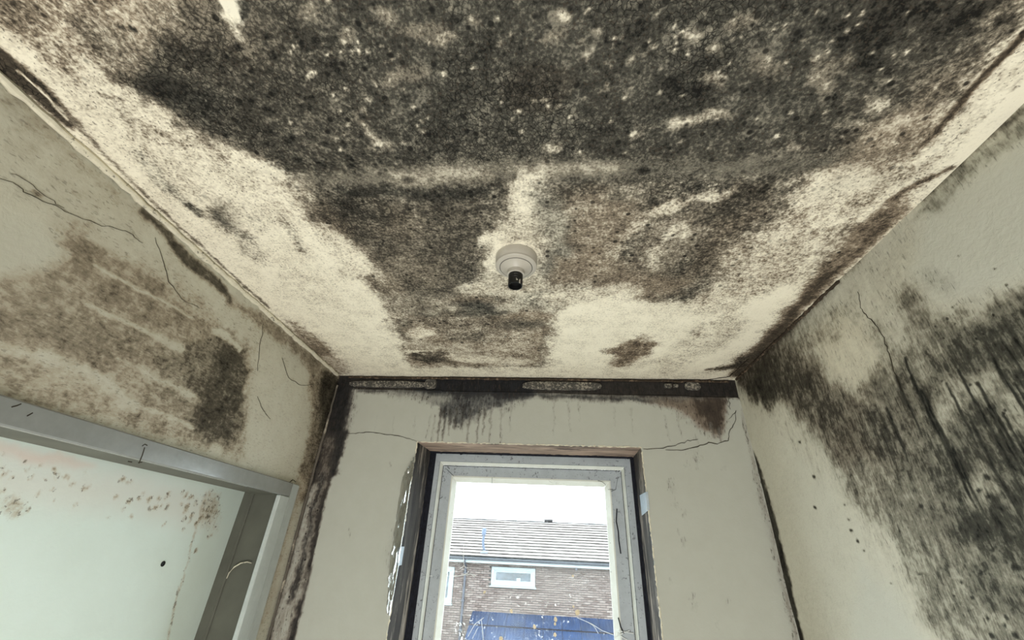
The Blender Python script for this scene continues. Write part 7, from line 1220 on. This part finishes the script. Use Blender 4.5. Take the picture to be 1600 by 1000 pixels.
G().frame_ring([(-.4665, .3165, ZS + .0312, .3492, 1.8935), (-.4665, .3165, ZS + .0312, .3492, 1.889), (-.4632, .3132, ZS + .035, .3455, 1.889), (-.4632, .3132, ZS + .035, .3455, 1.8935)]).build('gasket', 'gasket', win)
G().box(-.412, .255, 1.9125, 1.9165, ZS + .083, .294).build('glass_pane', 'glass', win)
# lining boards and the black gaps between them and the frame
XLi, XRi, ZWi = -.520, .366, .3985          # the boards splay in towards the frame
def board(a, b, c, d, back, name, mat, lab):      # quad a-b (wall side), c-d (frame side), thickness away from the opening
    vs = [Vector(v) for v in (a, b, d, c)]; vs += [v + Vector(back) for v in vs]
    o = G().add(vs, [(0, 1, 2, 3), (4, 7, 6, 5), (0, 4, 5, 1), (1, 5, 6, 2), (2, 6, 7, 3), (3, 7, 4, 0)]).build(name, mat, win); o['label'] = lab
y0, y1 = D + .007, 1.852
board((XL, y0, ZW - .0005), (XR, y0, ZW - .0005), (XLi, y1, ZWi), (XRi, y1, ZWi), (0, 0, .012), 'lining_board', 'headwood', 'brown stripped board over the window')
board((XL, y0, ZS), (XL, y0, ZW - .001), (XLi, y1, ZS), (XLi, y1, ZWi - .001), (-.012, 0, 0), 'lining_board', 'wood', 'dark weathered board left of the window')
board((XR, y0, ZS), (XR, y0, ZW - .001), (XRi, y1, ZS), (XRi, y1, ZWi - .001), (.012, 0, 0), 'lining_board', 'wood', 'dark weathered board right of the window')
P_, R_ = wob((XLi + .004, 1.849, ZWi), (XRi - .004, 1.849, ZWi), 80, .0018, .0062)
G().tube(P_, R_, 8).build('black_gap', 'void', win)
P_, R_ = wob((XLi, 1.849, ZWi - .004), (XLi, 1.849, -.7), 60, .0010, .005); G().tube(P_, R_, 8).build('black_gap', 'void', win)
P_, R_ = wob((XRi + .001, 1.849, ZWi - .004), (XRi + .001, 1.849, -.7), 60, .0010, .005); G().tube(P_, R_, 8).build('black_gap', 'void', win)
G().box(XL - .01, XR + .01, 1.853, 1.893, ZW - .0120, ZW + .012).box(XL - .01, XL + .046, 1.853, 1.893, ZS, ZW - .0122).box(XR - .0185, XR + .01, 1.853, 1.893, ZS, ZW - .0122).build('backing', 'void', win)
# pale broken plaster lip round the opening
lip = None
for k, (a, b, n) in enumerate((((XL, D + .001, ZW), (XR, D + .001, ZW), 120), ((XL, D + .001, ZW), (XL, D + .001, -.7), 150), ((XR, D + .001, ZW), (XR, D + .001, -.7), 150))):
    P_, R_ = wob(a, b, n, .0009, .0028); R_ = [r * random.choice((.35, .8, 1, 1, 1.3)) for r in R_]
    structure(G().tube(P_, R_, 6).build('trim_%d' % (5 + k), 'cream', smooth=True), ('ragged pale plaster lip above the window', 'ragged pale plaster lip left of the window', 'ragged pale plaster lip right of the window')[k])
# mould lines, cobwebs, dirt on frame and glass
g = G()
g.tube([(-0.3443, 1.911, 0.0441), (-0.3427, 1.911, 0.0028), (-0.3363, 1.911, -0.0328)], .0011, 5)
g.tube([(-0.3363, 1.911, -0.0328), (-0.3534, 1.911, -0.0446)], .0011, 5)
g.tube([(-0.3363, 1.911, -0.0328), (-0.325, 1.911, -0.0412)], .0011, 5)
g.tube([(-0.3764, 1.911, -0.0719), (-0.3407, 1.911, -0.066), (-0.305, 1.911, -0.06), (-0.2838, 1.911, -0.0655)], .0011, 5)
g.tube([(-0.3407, 1.911, -0.066), (-0.3183, 1.911, -0.0562)], .0011, 5)
g.tube([(-0.305, 1.911, -0.06), (-0.2886, 1.911, -0.0701)], .0011, 5)
g.tube([(-0.5441, 1.884, -0.0874), (-0.4686, 1.884, -0.0732), (-0.3976, 1.911, -0.0685)], .0011, 5)
g.tube([(-0.2983, 1.911, -0.2599), (-0.2751, 1.911, -0.2199), (-0.2518, 1.911, -0.2049), (-0.2425, 1.911, -0.1985)], .0011, 5)
g.tube([(-0.2518, 1.911, -0.2049), (-0.2443, 1.911, -0.2378), (-0.2396, 1.911, -0.2664)], .0011, 5)
g.tube([(-0.2808, 1.911, -0.2648), (-0.2642, 1.911, -0.233)], .0011, 5)
g.tube([(0.2467, 1.884, -0.209), (0.2762, 1.884, -0.2112), (0.3099, 1.884, -0.2151)], .0011, 5)
g.tube([(0.2505, 1.884, -0.2182), (0.2853, 1.884, -0.2348)], .0011, 5)
g.tube([(0.2404, 1.884, -0.2298), (0.2688, 1.884, -0.2172), (0.2972, 1.884, -0.2064)], .0011, 5)
g.tube([(0.111, 1.911, -0.1806), (0.1647, 1.911, -0.1973), (0.1988, 1.911, -0.2147), (0.2399, 1.911, -0.2258)], .0011, 5)
g.tube([(0.1484, 1.911, -0.1923), (0.1715, 1.911, -0.2027), (0.1865, 1.911, -0.2249)], .0011, 5)
g.build('cobweb', 'web', win, kind='stuff')
g = G()
g.tube([(0.2854, 1.885, 0.1969), (0.2788, 1.885, 0.149), (0.2836, 1.885, 0.1144), (0.2832, 1.885, 0.0802), (0.2868, 1.885, 0.0359)], 0.0024, 6)
g.tube([(0.2593, 1.885, -0.1705), (0.2661, 1.885, -0.1988), (0.2758, 1.885, -0.217)], 0.0022, 6)
g.tube([(0.2476, 1.885, 0.2875), (0.2323, 1.885, 0.2999), (0.2138, 1.885, 0.3044)], 0.0008, 6)
g.tube([(0.2543, 1.885, 0.27), (0.2757, 1.885, 0.2707)], 0.0008, 6)
g.tube([(0.298, 1.885, 0.3148), (0.2863, 1.885, 0.271), (0.2671, 1.885, 0.2628)], 0.0008, 6)
g.tube([(0.3002, 1.885, 0.3409), (0.3208, 1.885, 0.36)], 0.0008, 6)
g.tube([(-0.4741, 1.885, 0.3587), (-0.4958, 1.885, 0.3888)], 0.0008, 6)
g.tube([(-0.5284, 1.885, -0.1804), (-0.5278, 1.885, -0.1394)], 0.0008, 6)
g.tube([(-0.4655, 1.885, 0.2077), (-0.45, 1.885, 0.2185)], 0.0008, 6)
g.tube([(-0.4122, 1.885, 0.3034), (-0.4474, 1.885, 0.332)], 0.0008, 6)
g.tube([(-0.2416, 1.885, 0.3033), (-0.24, 1.885, 0.2797)], 0.0008, 6)
g.build('mould_line', 'void', win, kind='stuff')
q = (0.1116, 1.9125, -0.1649); n = 9; rr = [0.00855 * random.uniform(.75, 1.2) for _ in range(n)]
G().add([(q[0] + r_ * math.cos(i * 6.283 / n), y_, q[2] + 1.2 * r_ * math.sin(i * 6.283 / n)) for y_ in (q[1] - .0001, q[1] - .0014) for i, r_ in enumerate(rr)], [tuple(range(n, 2 * n))] + [(i, (i + 1) % n, n + (i + 1) % n, n + i) for i in range(n)]).build('dried_splash', 'splat', win)
q = (0.0295, 1.9125, -0.1907); n = 9; rr = [0.00665 * random.uniform(.75, 1.2) for _ in range(n)]
G().add([(q[0] + r_ * math.cos(i * 6.283 / n), y_, q[2] + 1.2 * r_ * math.sin(i * 6.283 / n)) for y_ in (q[1] - .0001, q[1] - .0014) for i, r_ in enumerate(rr)], [tuple(range(n, 2 * n))] + [(i, (i + 1) % n, n + (i + 1) % n, n + i) for i in range(n)]).build('dried_splash', 'splat', win)
q = (0.0267, 1.9125, -0.2372); n = 9; rr = [0.00608 * random.uniform(.75, 1.2) for _ in range(n)]
G().add([(q[0] + r_ * math.cos(i * 6.283 / n), y_, q[2] + 1.2 * r_ * math.sin(i * 6.283 / n)) for y_ in (q[1] - .0001, q[1] - .0014) for i, r_ in enumerate(rr)], [tuple(range(n, 2 * n))] + [(i, (i + 1) % n, n + (i + 1) % n, n + i) for i in range(n)]).build('dried_splash', 'splat', win)
q = (-0.0496, 1.9125, -0.2163); n = 9; rr = [0.00665 * random.uniform(.75, 1.2) for _ in range(n)]
G().add([(q[0] + r_ * math.cos(i * 6.283 / n), y_, q[2] + 1.2 * r_ * math.sin(i * 6.283 / n)) for y_ in (q[1] - .0001, q[1] - .0014) for i, r_ in enumerate(rr)], [tuple(range(n, 2 * n))] + [(i, (i + 1) % n, n + (i + 1) % n, n + i) for i in range(n)]).build('dried_splash', 'splat', win)
q = (-0.1729, 1.9125, -0.2592); n = 9; rr = [0.00665 * random.uniform(.75, 1.2) for _ in range(n)]
G().add([(q[0] + r_ * math.cos(i * 6.283 / n), y_, q[2] + 1.2 * r_ * math.sin(i * 6.283 / n)) for y_ in (q[1] - .0001, q[1] - .0014) for i, r_ in enumerate(rr)], [tuple(range(n, 2 * n))] + [(i, (i + 1) % n, n + (i + 1) % n, n + i) for i in range(n)]).build('dried_splash', 'splat', win)
q = (-0.1384, 1.9125, -0.1734); n = 9; rr = [0.0057 * random.uniform(.75, 1.2) for _ in range(n)]
G().add([(q[0] + r_ * math.cos(i * 6.283 / n), y_, q[2] + 1.2 * r_ * math.sin(i * 6.283 / n)) for y_ in (q[1] - .0001, q[1] - .0014) for i, r_ in enumerate(rr)], [tuple(range(n, 2 * n))] + [(i, (i + 1) % n, n + (i + 1) % n, n + i) for i in range(n)]).build('dried_splash', 'splat', win)
q = (-0.2465, 1.9125, -0.1172); n = 9; rr = [0.00475 * random.uniform(.75, 1.2) for _ in range(n)]
G().add([(q[0] + r_ * math.cos(i * 6.283 / n), y_, q[2] + 1.2 * r_ * math.sin(i * 6.283 / n)) for y_ in (q[1] - .0001, q[1] - .0014) for i, r_ in enumerate(rr)], [tuple(range(n, 2 * n))] + [(i, (i + 1) % n, n + (i + 1) % n, n + i) for i in range(n)]).build('dried_splash', 'splat', win)
q = (0.0978, 1.9125, -0.1477); n = 9; rr = [0.0038 * random.uniform(.75, 1.2) for _ in range(n)]
G().add([(q[0] + r_ * math.cos(i * 6.283 / n), y_, q[2] + 1.2 * r_ * math.sin(i * 6.283 / n)) for y_ in (q[1] - .0001, q[1] - .0014) for i, r_ in enumerate(rr)], [tuple(range(n, 2 * n))] + [(i, (i + 1) % n, n + (i + 1) % n, n + i) for i in range(n)]).build('dried_splash', 'splat', win)
q = (0.027, 1.9125, -0.2045); n = 9; rr = [0.00475 * random.uniform(.75, 1.2) for _ in range(n)]
G().add([(q[0] + r_ * math.cos(i * 6.283 / n), y_, q[2] + 1.2 * r_ * math.sin(i * 6.283 / n)) for y_ in (q[1] - .0001, q[1] - .0014) for i, r_ in enumerate(rr)], [tuple(range(n, 2 * n))] + [(i, (i + 1) % n, n + (i + 1) % n, n + i) for i in range(n)]).build('dried_splash', 'splat', win)
q = (0.0984, 1.9125, -0.0482); n = 9; rr = [0.0038 * random.uniform(.75, 1.2) for _ in range(n)]
G().add([(q[0] + r_ * math.cos(i * 6.283 / n), y_, q[2] + 1.2 * r_ * math.sin(i * 6.283 / n)) for y_ in (q[1] - .0001, q[1] - .0014) for i, r_ in enumerate(rr)], [tuple(range(n, 2 * n))] + [(i, (i + 1) % n, n + (i + 1) % n, n + i) for i in range(n)]).build('dried_splash', 'splat', win)

# handle at the foot of the sash
hd = G().box(.278, .302, 1.872, 1.888, -.345, -.285, .004).box(.283, .297, 1.852, 1.8715, -.328, -.308, .003).build('handle', 'upvc', win, True); hd['label'] = 'white window handle'

# ------------------------------------------------------------------ lamp holder on the ceiling
RX, RY = -.083, .866
lamp = thing('lamp_holder', 'white plastic ceiling lamp holder with black empty bulb socket', 'light fitting', (RX, RY, H))
Z0 = H - .0005
G().lathe([(.0555, Z0), (.056, Z0 - .003), (.0545, Z0 - .025), (.053, Z0 - .027)], RX, RY, 64).build('base', 'fitting', lamp, True)
G().lathe([(.0535, Z0 - .0272), (.0550, Z0 - .0282), (.0545, Z0 - .0310), (.0520, Z0 - .0330), (.0440, Z0 - .0350), (.0434, Z0 - .0345)], RX, RY, 64).build('cover_ring', 'fitting', lamp, True)
G().lathe([(.0434, Z0 - .0344), (.0434, Z0 - .0349), (.0424, Z0 - .0351), (.0422, Z0 - .0345)], RX, RY, 64).build('seam', 'gasket', lamp, True)
G().lathe([(.0421, Z0 - .0348), (.0418, Z0 - .0358), (.0240, Z0 - .0455), (.0228, Z0 - .047)], RX, RY, 64).build('cone', 'fitting', lamp, True)
G().lathe([(.0228, Z0 - .0472), (.0228, Z0 - .0575), (.0205, Z0 - .0587)], RX, RY, 48).build('collar', 'fitting', lamp, True)
sk = G().lathe([(.0188, Z0 - .0588), (.0188, Z0 - .065), (.0182, Z0 - .0655), (.0188, Z0 - .066), (.0188, Z0 - .073), (.0182, Z0 - .0735), (.0188, Z0 - .074), (.0188, Z0 - .093), (.0165, Z0 - .0935), (.016, Z0 - .080)], RX, RY, 48).build('bulb_socket', 'fitting_dark', lamp, True)
a0 = math.radians(-62); g = G()
def onc(a, z, r): return (RX + r * math.cos(a), RY + r * math.sin(a), z)
for a1, a2, z1, z2 in ((a0 + .12, a0 + .34, Z0 - .0932, Z0 - .083), (a0 - .30, a0 + .34, Z0 - .083, Z0 - .0795), (a0 - .30, a0 - .10, Z0 - .0865, Z0 - .083)):
    vs = [onc(a, z, r) for r in (.0184, .0191) for a in (a1, a2) for z in (z1, z2)]
    g.add(vs, [(0, 1, 3, 2), (4, 6, 7, 5), (0, 4, 5, 1), (2, 3, 7, 6), (0, 2, 6, 4), (1, 5, 7, 3)])
g.build('bayonet_slot', 'fitting', sk)['label'] = 'hook shaped bayonet slot, light through it painted pale'  # raised pale strips stand in for light showing through the slot

# ------------------------------------------------------------------ tape and plastic film at the window edge
I_ = [(-0.5393, 1.6963, 0.3473), (-0.5377, 1.6963, 0.2898), (-0.5406, 1.6963, 0.2294), (-0.5399, 1.6963, 0.1374), (-0.5392, 1.6963, 0.0505), (-0.5367, 1.6963, -0.0416), (-0.5389, 1.6963, -0.1285), (-0.5412, 1.6963, -0.1873)]
O_ = [(-0.5517, 1.6803, 0.3061), (-0.5635, 1.6803, 0.2837), (-0.5713, 1.6803, 0.2546), (-0.5691, 1.6803, 0.146), (-0.5659, 1.6803, 0.0383), (-0.5625, 1.6803, -0.0524), (-0.5562, 1.6803, -0.119), (-0.5464, 1.6803, -0.1789)]
g = G(); vs = []; NU, NV = 9, 40; rr = random.Random(5)
for layer in (0, .0015):
    for j in range(NV):
        t = j / (NV - 1) * (len(I_) - 1); k = min(int(t), len(I_) - 2); t -= k
        a = Vector(I_[k]).lerp(Vector(I_[k + 1]), t); b = Vector(O_[k]).lerp(Vector(O_[k + 1]), t)
        r2 = random.Random(j)
        for i in range(NU):
            q = a.lerp(b, i / (NU - 1)); e = min(1, i / 3); fa = random.Random(j // 5 * 31 + i); fb = random.Random((j // 5 + 1) * 31 + i); fj = random.Random(j * 57 + i); h_ = (j % 5) / 5; fold = fj
            q.y -= layer + e * (abs(fa.gauss(0, .007) * (1 - h_) + fb.gauss(0, .007) * h_) + abs(fj.gauss(0, .0016))); q.x += e * fold.gauss(0, .0012); q.z += e * fold.gauss(0, .0015); vs.append(q)
N1 = NU * NV
for j in range(NV - 1):
    for i in range(NU - 1):
        a = j * NU + i; g.f += [(a, a + 1, a + NU + 1, a + NU), (N1 + a, N1 + a + NU, N1 + a + NU + 1, N1 + a + 1)]
for j in range(NV - 1):
    for i in (0, NU - 1): a = j * NU + i; g.f.append((a, a + NU, N1 + a + NU, N1 + a))
g.v = [tuple(v) for v in vs]
film = g.build('plastic_film', 'film', None, True); film.data.set_sharp_from_angle(angle=.9); film['label'] = 'crinkled strip of clear plastic film hanging left of the window'; film['category'] = 'plastic film'
T_, B_ = [(-0.5532, 1.6988, 0.0165), (-0.54, 1.6987985342919025, 0.0213), (-0.54, 1.7634, 0.0229)], [(-0.547, 1.6988, -0.0421), (-0.54, 1.6987985342919025, -0.0397), (-0.54, 1.7653, -0.0363)]
g = G(); vs = []
for th in (0, .0012):
    for i, (a, b) in enumerate(zip(T_, B_)):
        for j in range(6):
            q = Vector(a).lerp(Vector(b), j / 5); q.y -= (th if i < 2 else 0) + (random.uniform(0, .0008) if i < 2 else 0); q.x += 1 * (th if i > 0 else 0); vs.append(q)
for i in range(2):
    for j in range(5): a = i * 6 + j; g.f += [(a, a + 1, a + 7, a + 6), (18 + a, 18 + a + 6, 18 + a + 7, 18 + a + 1)]
for j in range(5): g.f += [(j, 18 + j, 19 + j, j + 1), (12 + j, 13 + j, 31 + j, 30 + j)]
for i in range(2):
    for j in (0, 5): a = i * 6 + j; g.f.append((a, a + 6, a + 24, a + 18))
g.v = [tuple(v) for v in vs]
o = g.build('tape', 'tape'); o['label'] = 'short piece of silvery tape on the left window edge'; o['category'] = 'tape'; o['group'] = 'tape on the window edges'
T_, B_ = [(0.3765, 1.6988, 0.2414), (0.369, 1.6987985342919025, 0.239), (0.369, 1.8351, 0.2425)], [(0.376, 1.6988, 0.1796), (0.369, 1.6987985342919025, 0.1751), (0.369, 1.8132, 0.1676)]
g = G(); vs = []
for th in (0, .0012):
    for i, (a, b) in enumerate(zip(T_, B_)):
        for j in range(6):
            q = Vector(a).lerp(Vector(b), j / 5); q.y -= (th if i < 2 else 0) + (random.uniform(0, .0008) if i < 2 else 0); q.x += -1 * (th if i > 0 else 0); vs.append(q)
for i in range(2):
    for j in range(5): a = i * 6 + j; g.f += [(a, a + 1, a + 7, a + 6), (18 + a, 18 + a + 6, 18 + a + 7, 18 + a + 1)]
for j in range(5): g.f += [(j, 18 + j, 19 + j, j + 1), (12 + j, 13 + j, 31 + j, 30 + j)]
for i in range(2):
    for j in (0, 5): a = i * 6 + j; g.f.append((a, a + 6, a + 24, a + 18))
g.v = [tuple(v) for v in vs]
o = g.build('tape', 'tape'); o['label'] = 'square of silver tape stuck high on the right window edge'; o['category'] = 'tape'; o['group'] = 'tape on the window edges'


# ------------------------------------------------------------------ outside: the house opposite
YB = 17.5
ground = structure(G().box(-14, 14, 2.2, 40, -4.45, -4.35).build('ground', 'ground'), 'grey paved yard below')
house = thing('house', 'brown brick house with pale tiled roof seen through the window', 'house', (-.7, YB, -4.35))
EA = -.185                                        # underside of the fascia
WINS = [(-2.04, -.45, -.85, -.28), (-4.35, -3.42, -1.47, -.36)]
HX0, HX1 = -6.5, 5.2
g = G().box(HX0, HX1, YB + .012, YB + .3, -4.35, EA + .05); g.build('wall', 'mortar', house)
bl, bh, pitch, course = .197, .0525, .2125, .0675
def brick_mesh(seed):
    r = random.Random(seed); g = G().box(-bl / 2, bl / 2, -.012 - r.uniform(0, .004), .0, -bh / 2, bh / 2, .004); return g
cells = []
rows = int((EA + 4.35) / course)
for j in range(rows):
    z = EA - course * (j + .5); off = (j % 2) * pitch / 2
    for i in range(int((HX1 - HX0) / pitch) - 1):
        x = HX0 + off + pitch * (i + .5) + .02
        if any(a < x < b and c < z < d for a, b, c, d in WINS): continue
        cells.append((x, z))
vis = sorted([c for c in cells if -3.38 < c[0] < 2.35 and c[1] > -1.72], key=lambda c: (abs(c[0] + .6) / 2.9) ** 2 + ((c[1] + .6) / 1.3) ** 2)
near = set(vis[:300]); protos = []
for x, z in vis[:300]:
    if len(protos) < 6:
        o = brick_mesh(len(protos)).build('brick', 'brick', house); me = o.data
        me.transform(Matrix.Translation((house.location.x, house.location.y, house.location.z - ZC))); protos.append(me)
    else:
        o = bpy.data.objects.new('brick', random.choice(protos)); COL.objects.link(o); o.parent = house
    o.location = (x - house.location.x, YB + .0121 - house.location.y, z + ZC - house.location.z)
g = G()
for x, z in cells:
    if (x, z) not in near: g.box(x - bl / 2, x + bl / 2, YB - random.uniform(0, .004), YB + .0121, z - bh / 2, z + bh / 2)
g.build('brickwork', 'brick', house, kind='stuff')
# windows of the house
for k, (a, b, c, d) in enumerate(WINS):
    lab = ('small wide white framed window', 'tall white framed window at the left edge')[k]
    f = G().frame_ring([(a, b, c, d, YB + .02), (a, b, c, d, YB - .03), (a + .1, b - .1, c + .1, d - .1, YB - .03), (a + .1, b - .1, c + .1, d - .1, YB + .02)], .002).frame_ring([(a + .1, b - .1, c + .1, d - .1, YB + .02), (a + .1, b - .1, c + .1, d - .1, YB - .01), (a + .17, b - .17, c + .16, d - .16, YB - .005), (a + .17, b - .17, c + .16, d - .16, YB + .02)], .002).build('window', 'whiteboard', house); f['label'] = lab
    G().box(a + .12, b - .12, YB + .005, YB + .0115, c + .12, d - .12).build('pane', 'farglass', f)
    G().box(a - .04, b + .04, YB - .09, YB + .01, c - .055, c - .004, .01).build('sill', 'whiteboard', f)
    if k == 0: G().box(-1.12, -.98, YB - .004, YB + .004, -.715, -.60).build('card', 'card', f)
# eaves
G().box(HX0 - .2, HX1 + .2, YB - .30, YB - .27, EA, EA + .17, .005).build('fascia', 'whiteboard', house)
G().box(HX0 - .2, HX1 + .2, YB - .268, YB + .02, EA, EA + .02).build('soffit', 'whiteboard', house)
vs = []; n = 9
gt = G(); pr = [(YB - .36 + .055 * math.cos(math.pi + math.pi * i / (n - 1)), EA + .17 + .055 * math.sin(math.pi + math.pi * i / (n - 1))) for i in range(n)] + [(YB - .36 + .047 * math.cos(math.pi * i / (n - 1)) , EA + .17 - .047 * math.sin(math.pi * i / (n - 1))) for i in range(n)]
vs = [(x, y, z) for x in (HX0 - .2, HX1 + .2) for y, z in pr]; m_ = len(pr)
gt.add(vs, [(i, (i + 1) % m_, m_ + (i + 1) % m_, m_ + i) for i in range(m_)]); gt.build('gutter', 'gutter', house, True)
dp = G().tube([(-3.02, YB - .36, EA + .12), (-3.02, YB - .34, EA + .02), (-3.0, YB - .10, EA - .10), (-3.0, YB - .06, EA - .2), (-3.0, YB - .06, -4.3)], .042, 10).build('downpipe', 'pipe', house, True)
for z in (-.5, -1.35, -2.2, -3.1): G().box(-3.055, -2.945, YB - .11, YB + .0, z - .03, z + .03, .008).build('pipe_clip', 'pipe', dp)
G().box(.98, 1.06, YB - .29, YB - .20, EA - .08, EA - .001, .01).build('security_light', 'pipe', house)['label'] = 'small dark lamp under the eaves'
# roof: courses of tiles
E0 = Vector((0, YB - .38, EA + .19)); RG = Vector((0, 20.1, 1.425)); sl = RG - E0; SLen = sl.length; sd = sl.normalized(); sn = Vector((0, -sd.z, sd.y))
if sn.z < 0: sn = -sn
NR = 14; gauge = SLen / NR; tw = .30
ang = math.atan2(sd.z, sd.y)
G().add([(x, p.y, p.z) for x in (HX0 - .2, HX1 + .2) for p in (E0 - sn * .03, RG - sn * .03, RG - sn * .12, E0 - sn * .12)], [(0, 1, 5, 4), (1, 2, 6, 5), (2, 3, 7, 6), (3, 0, 4, 7), (0, 3, 2, 1), (4, 5, 6, 7)]).build('roof_deck', 'gutter', house)
G().add([(x, p.y, p.z) for x in (HX0 - .2, HX1 + .2) for p in (RG - sn * .03, Vector((0, 23.0, E0.z)), Vector((0, 23.0, E0.z - .1)), RG - sn * .12)], [(0, 1, 5, 4), (1, 2, 6, 5), (2, 3, 7, 6), (3, 0, 4, 7), (0, 3, 2, 1), (4, 5, 6, 7)]).build('rear_roof_slope', 'tile', house)
TILT = .10
def tile_g(g, x, j, dz=0.0):
    b0 = E0 + sd * (gauge * j - .03); t0 = E0 + sd * (gauge * (j + 1) + .02)
    L = (t0 - b0).length; vs = []
    for p, lift in ((b0, .062 + dz), (t0, .010 + dz)):
        for th in (0, .016):
            for xx in (x - tw / 2 + .003, x + tw / 2 - .003):
                q = p + sn * (lift + th - (.0 if lift > .02 else .012)); vs.append((xx, q.y, q.z))
    return g.add(vs, [(0, 1, 3, 2), (4, 6, 7, 5), (0, 4, 5, 1), (2, 3, 7, 6), (0, 2, 6, 4), (1, 5, 7, 3)])
tl = []
for j in range(NR):
    off = (j % 2) * tw / 2
    for i in range(int((HX1 - HX0 + .4) / tw)): tl.append((HX0 - .2 + off + tw * (i + .5), j))
ctr = sorted([t for t in tl if -4.3 < t[0] < 2.6], key=lambda t: abs(t[0] + .8) + abs(t[1] - 6) * .05); sel = set(ctr[:300])
first = None
for x, j in ctr[:300]:
    if first is None:
        first = tile_g(G(), 0, 0).build('roof_tile', 'tile', house); o = first; bx = x
        d0 = Vector((x, 0, 0)) + sd * gauge * j; o.location = d0
    else:
        o = bpy.data.objects.new('roof_tile', first.data); COL.objects.link(o); o.parent = house; o.location = Vector((x, 0, 0)) + sd * gauge * j
    o.location += sn * random.uniform(-.004, .004)
g = G()
for t in tl:
    if t not in sel: tile_g(g, t[0], t[1], random.uniform(-.004, .004))
g.build('roof_tiling', 'tile', house, kind='stuff')
x = HX0 - .2; k = 0; rp = None
while x < HX1:
    if rp is None or True:
        g = G(); n = 8; vs = []
        for xx in (0, .44):
            for r in (.13, .105):
                for i in range(n): t = math.pi * i / (n - 1); vs.append((xx, r * math.cos(t), r * math.sin(t) * .55))
        fs = []
        for i in range(n - 1): fs += [(i, i + 1, 2 * n + i + 1, 2 * n + i), (n + i, 3 * n + i, 3 * n + i + 1, n + i + 1), (i, n + i, n + i + 1, i + 1), (2 * n + i, 2 * n + i + 1, 3 * n + i + 1, 3 * n + i)]
        fs += [(0, 2 * n, 3 * n, n), (n - 1, 2 * n - 1, 4 * n - 1, 3 * n - 1)]
    if rp is None:
        g.v = [(a, b, c) for a, b, c in vs]; g.f = fs; o = g.build('ridge_tile', 'ridge', house); rp = o.data
        rp.transform(Matrix.Translation((house.location.x, house.location.y, house.location.z - ZC)))
    else: o = bpy.data.objects.new('ridge_tile', rp); COL.objects.link(o); o.parent = house
    o.location = (x - house.location.x, RG.y - house.location.y, RG.z - .02 + ZC - house.location.z + random.uniform(-.008, .008)); x += .445
vp = Vector((-2.33509, 0, 0)) + E0 + sd * .28
vent = G().tube([vp + sn * .02, vp + sn * .10, vp + sn * .16 + Vector((-.05, 0, .10)), vp + sn * .16 + Vector((-.07, 0, .24)), vp + sn * .16 + Vector((-.06, 0, .42))], .05, 12).build('vent_pipe', 'ventpipe', house, True)
b = vp + sn * .16 + Vector((-.06, 0, .42))
G().tube([b, b + Vector((0, 0, .03)), b + Vector((0, 0, .04)), b + Vector((0, 0, .22)), b + Vector((0, 0, .26))], [.052, .052, .085, .085, .06], 12).build('vent_cap', 'ventpipe', vent, True)
G().box(vp.x - .14, vp.x + .14, vp.y - .16, vp.y + .14, vp.z - .01, vp.z + .09, .02).build('flashing', 'lead', vent)
rx = 0.0371334
G().box(rx - .2, rx + .2, RG.y - .16, RG.y + .14, RG.z + .05, RG.z + .14, .03).build('ridge_vent', 'ridge', house)['label'] = 'dark vent block on the ridge'


# low lean-to with a blue sheet roof in front of the house
lean = thing('lean_to', 'low lean-to with a deep blue sheet roof against the brick house', 'shed', (0, 16.6, -4.35))
LY0, LZ0, LY1, LZ1 = 15.5, -2.62, YB - .012, -1.64
ly = Vector((0, LY1 - LY0, LZ1 - LZ0)); ln = Vector((0, -ly.z, ly.y)).normalized(); bw = .62; nb = 9
for c in range(nb):
    for r in range(3):
        g = G(); x0 = -2.62 + c * bw; p0 = Vector((0, LY0, LZ0)) + ly * (r / 3); p1 = Vector((0, LY0, LZ0)) + ly * ((r + 1) / 3 - .008)
        vs = []; n = 13
        for i in range(n):
            h_ = .012 * math.cos(i * math.pi)
            for p, l_ in ((p0, .03), (p1, .0)):
                for th in (0, .006):
                    q = p + ln * (h_ * .6 + l_ + th); vs.append((x0 + i * (bw - .012) / (n - 1), q.y, q.z))
        fs = []
        for i in range(n - 1):
            a, b = 4 * i, 4 * i + 4; fs += [(a + 1, a + 3, b + 3, b + 1), (a, b, b + 2, a + 2), (a, a + 1, b + 1, b), (a + 2, b + 2, b + 3, a + 3)]
        fs += [(0, 2, 3, 1), (4 * n - 4, 4 * n - 3, 4 * n - 1, 4 * n - 2)]
        g.add(vs, fs).build('roof_panel', 'blue', lean)
G().box(-2.55, 2.9, 15.62, 15.70, -2.76, -2.66).build('beam', 'gutter', lean)
for x in (-2.5, -.7, 1.1, 2.8): G().box(x, x + .09, 15.62, 15.70, -4.35, -2.76).build('post', 'gutter', lean)
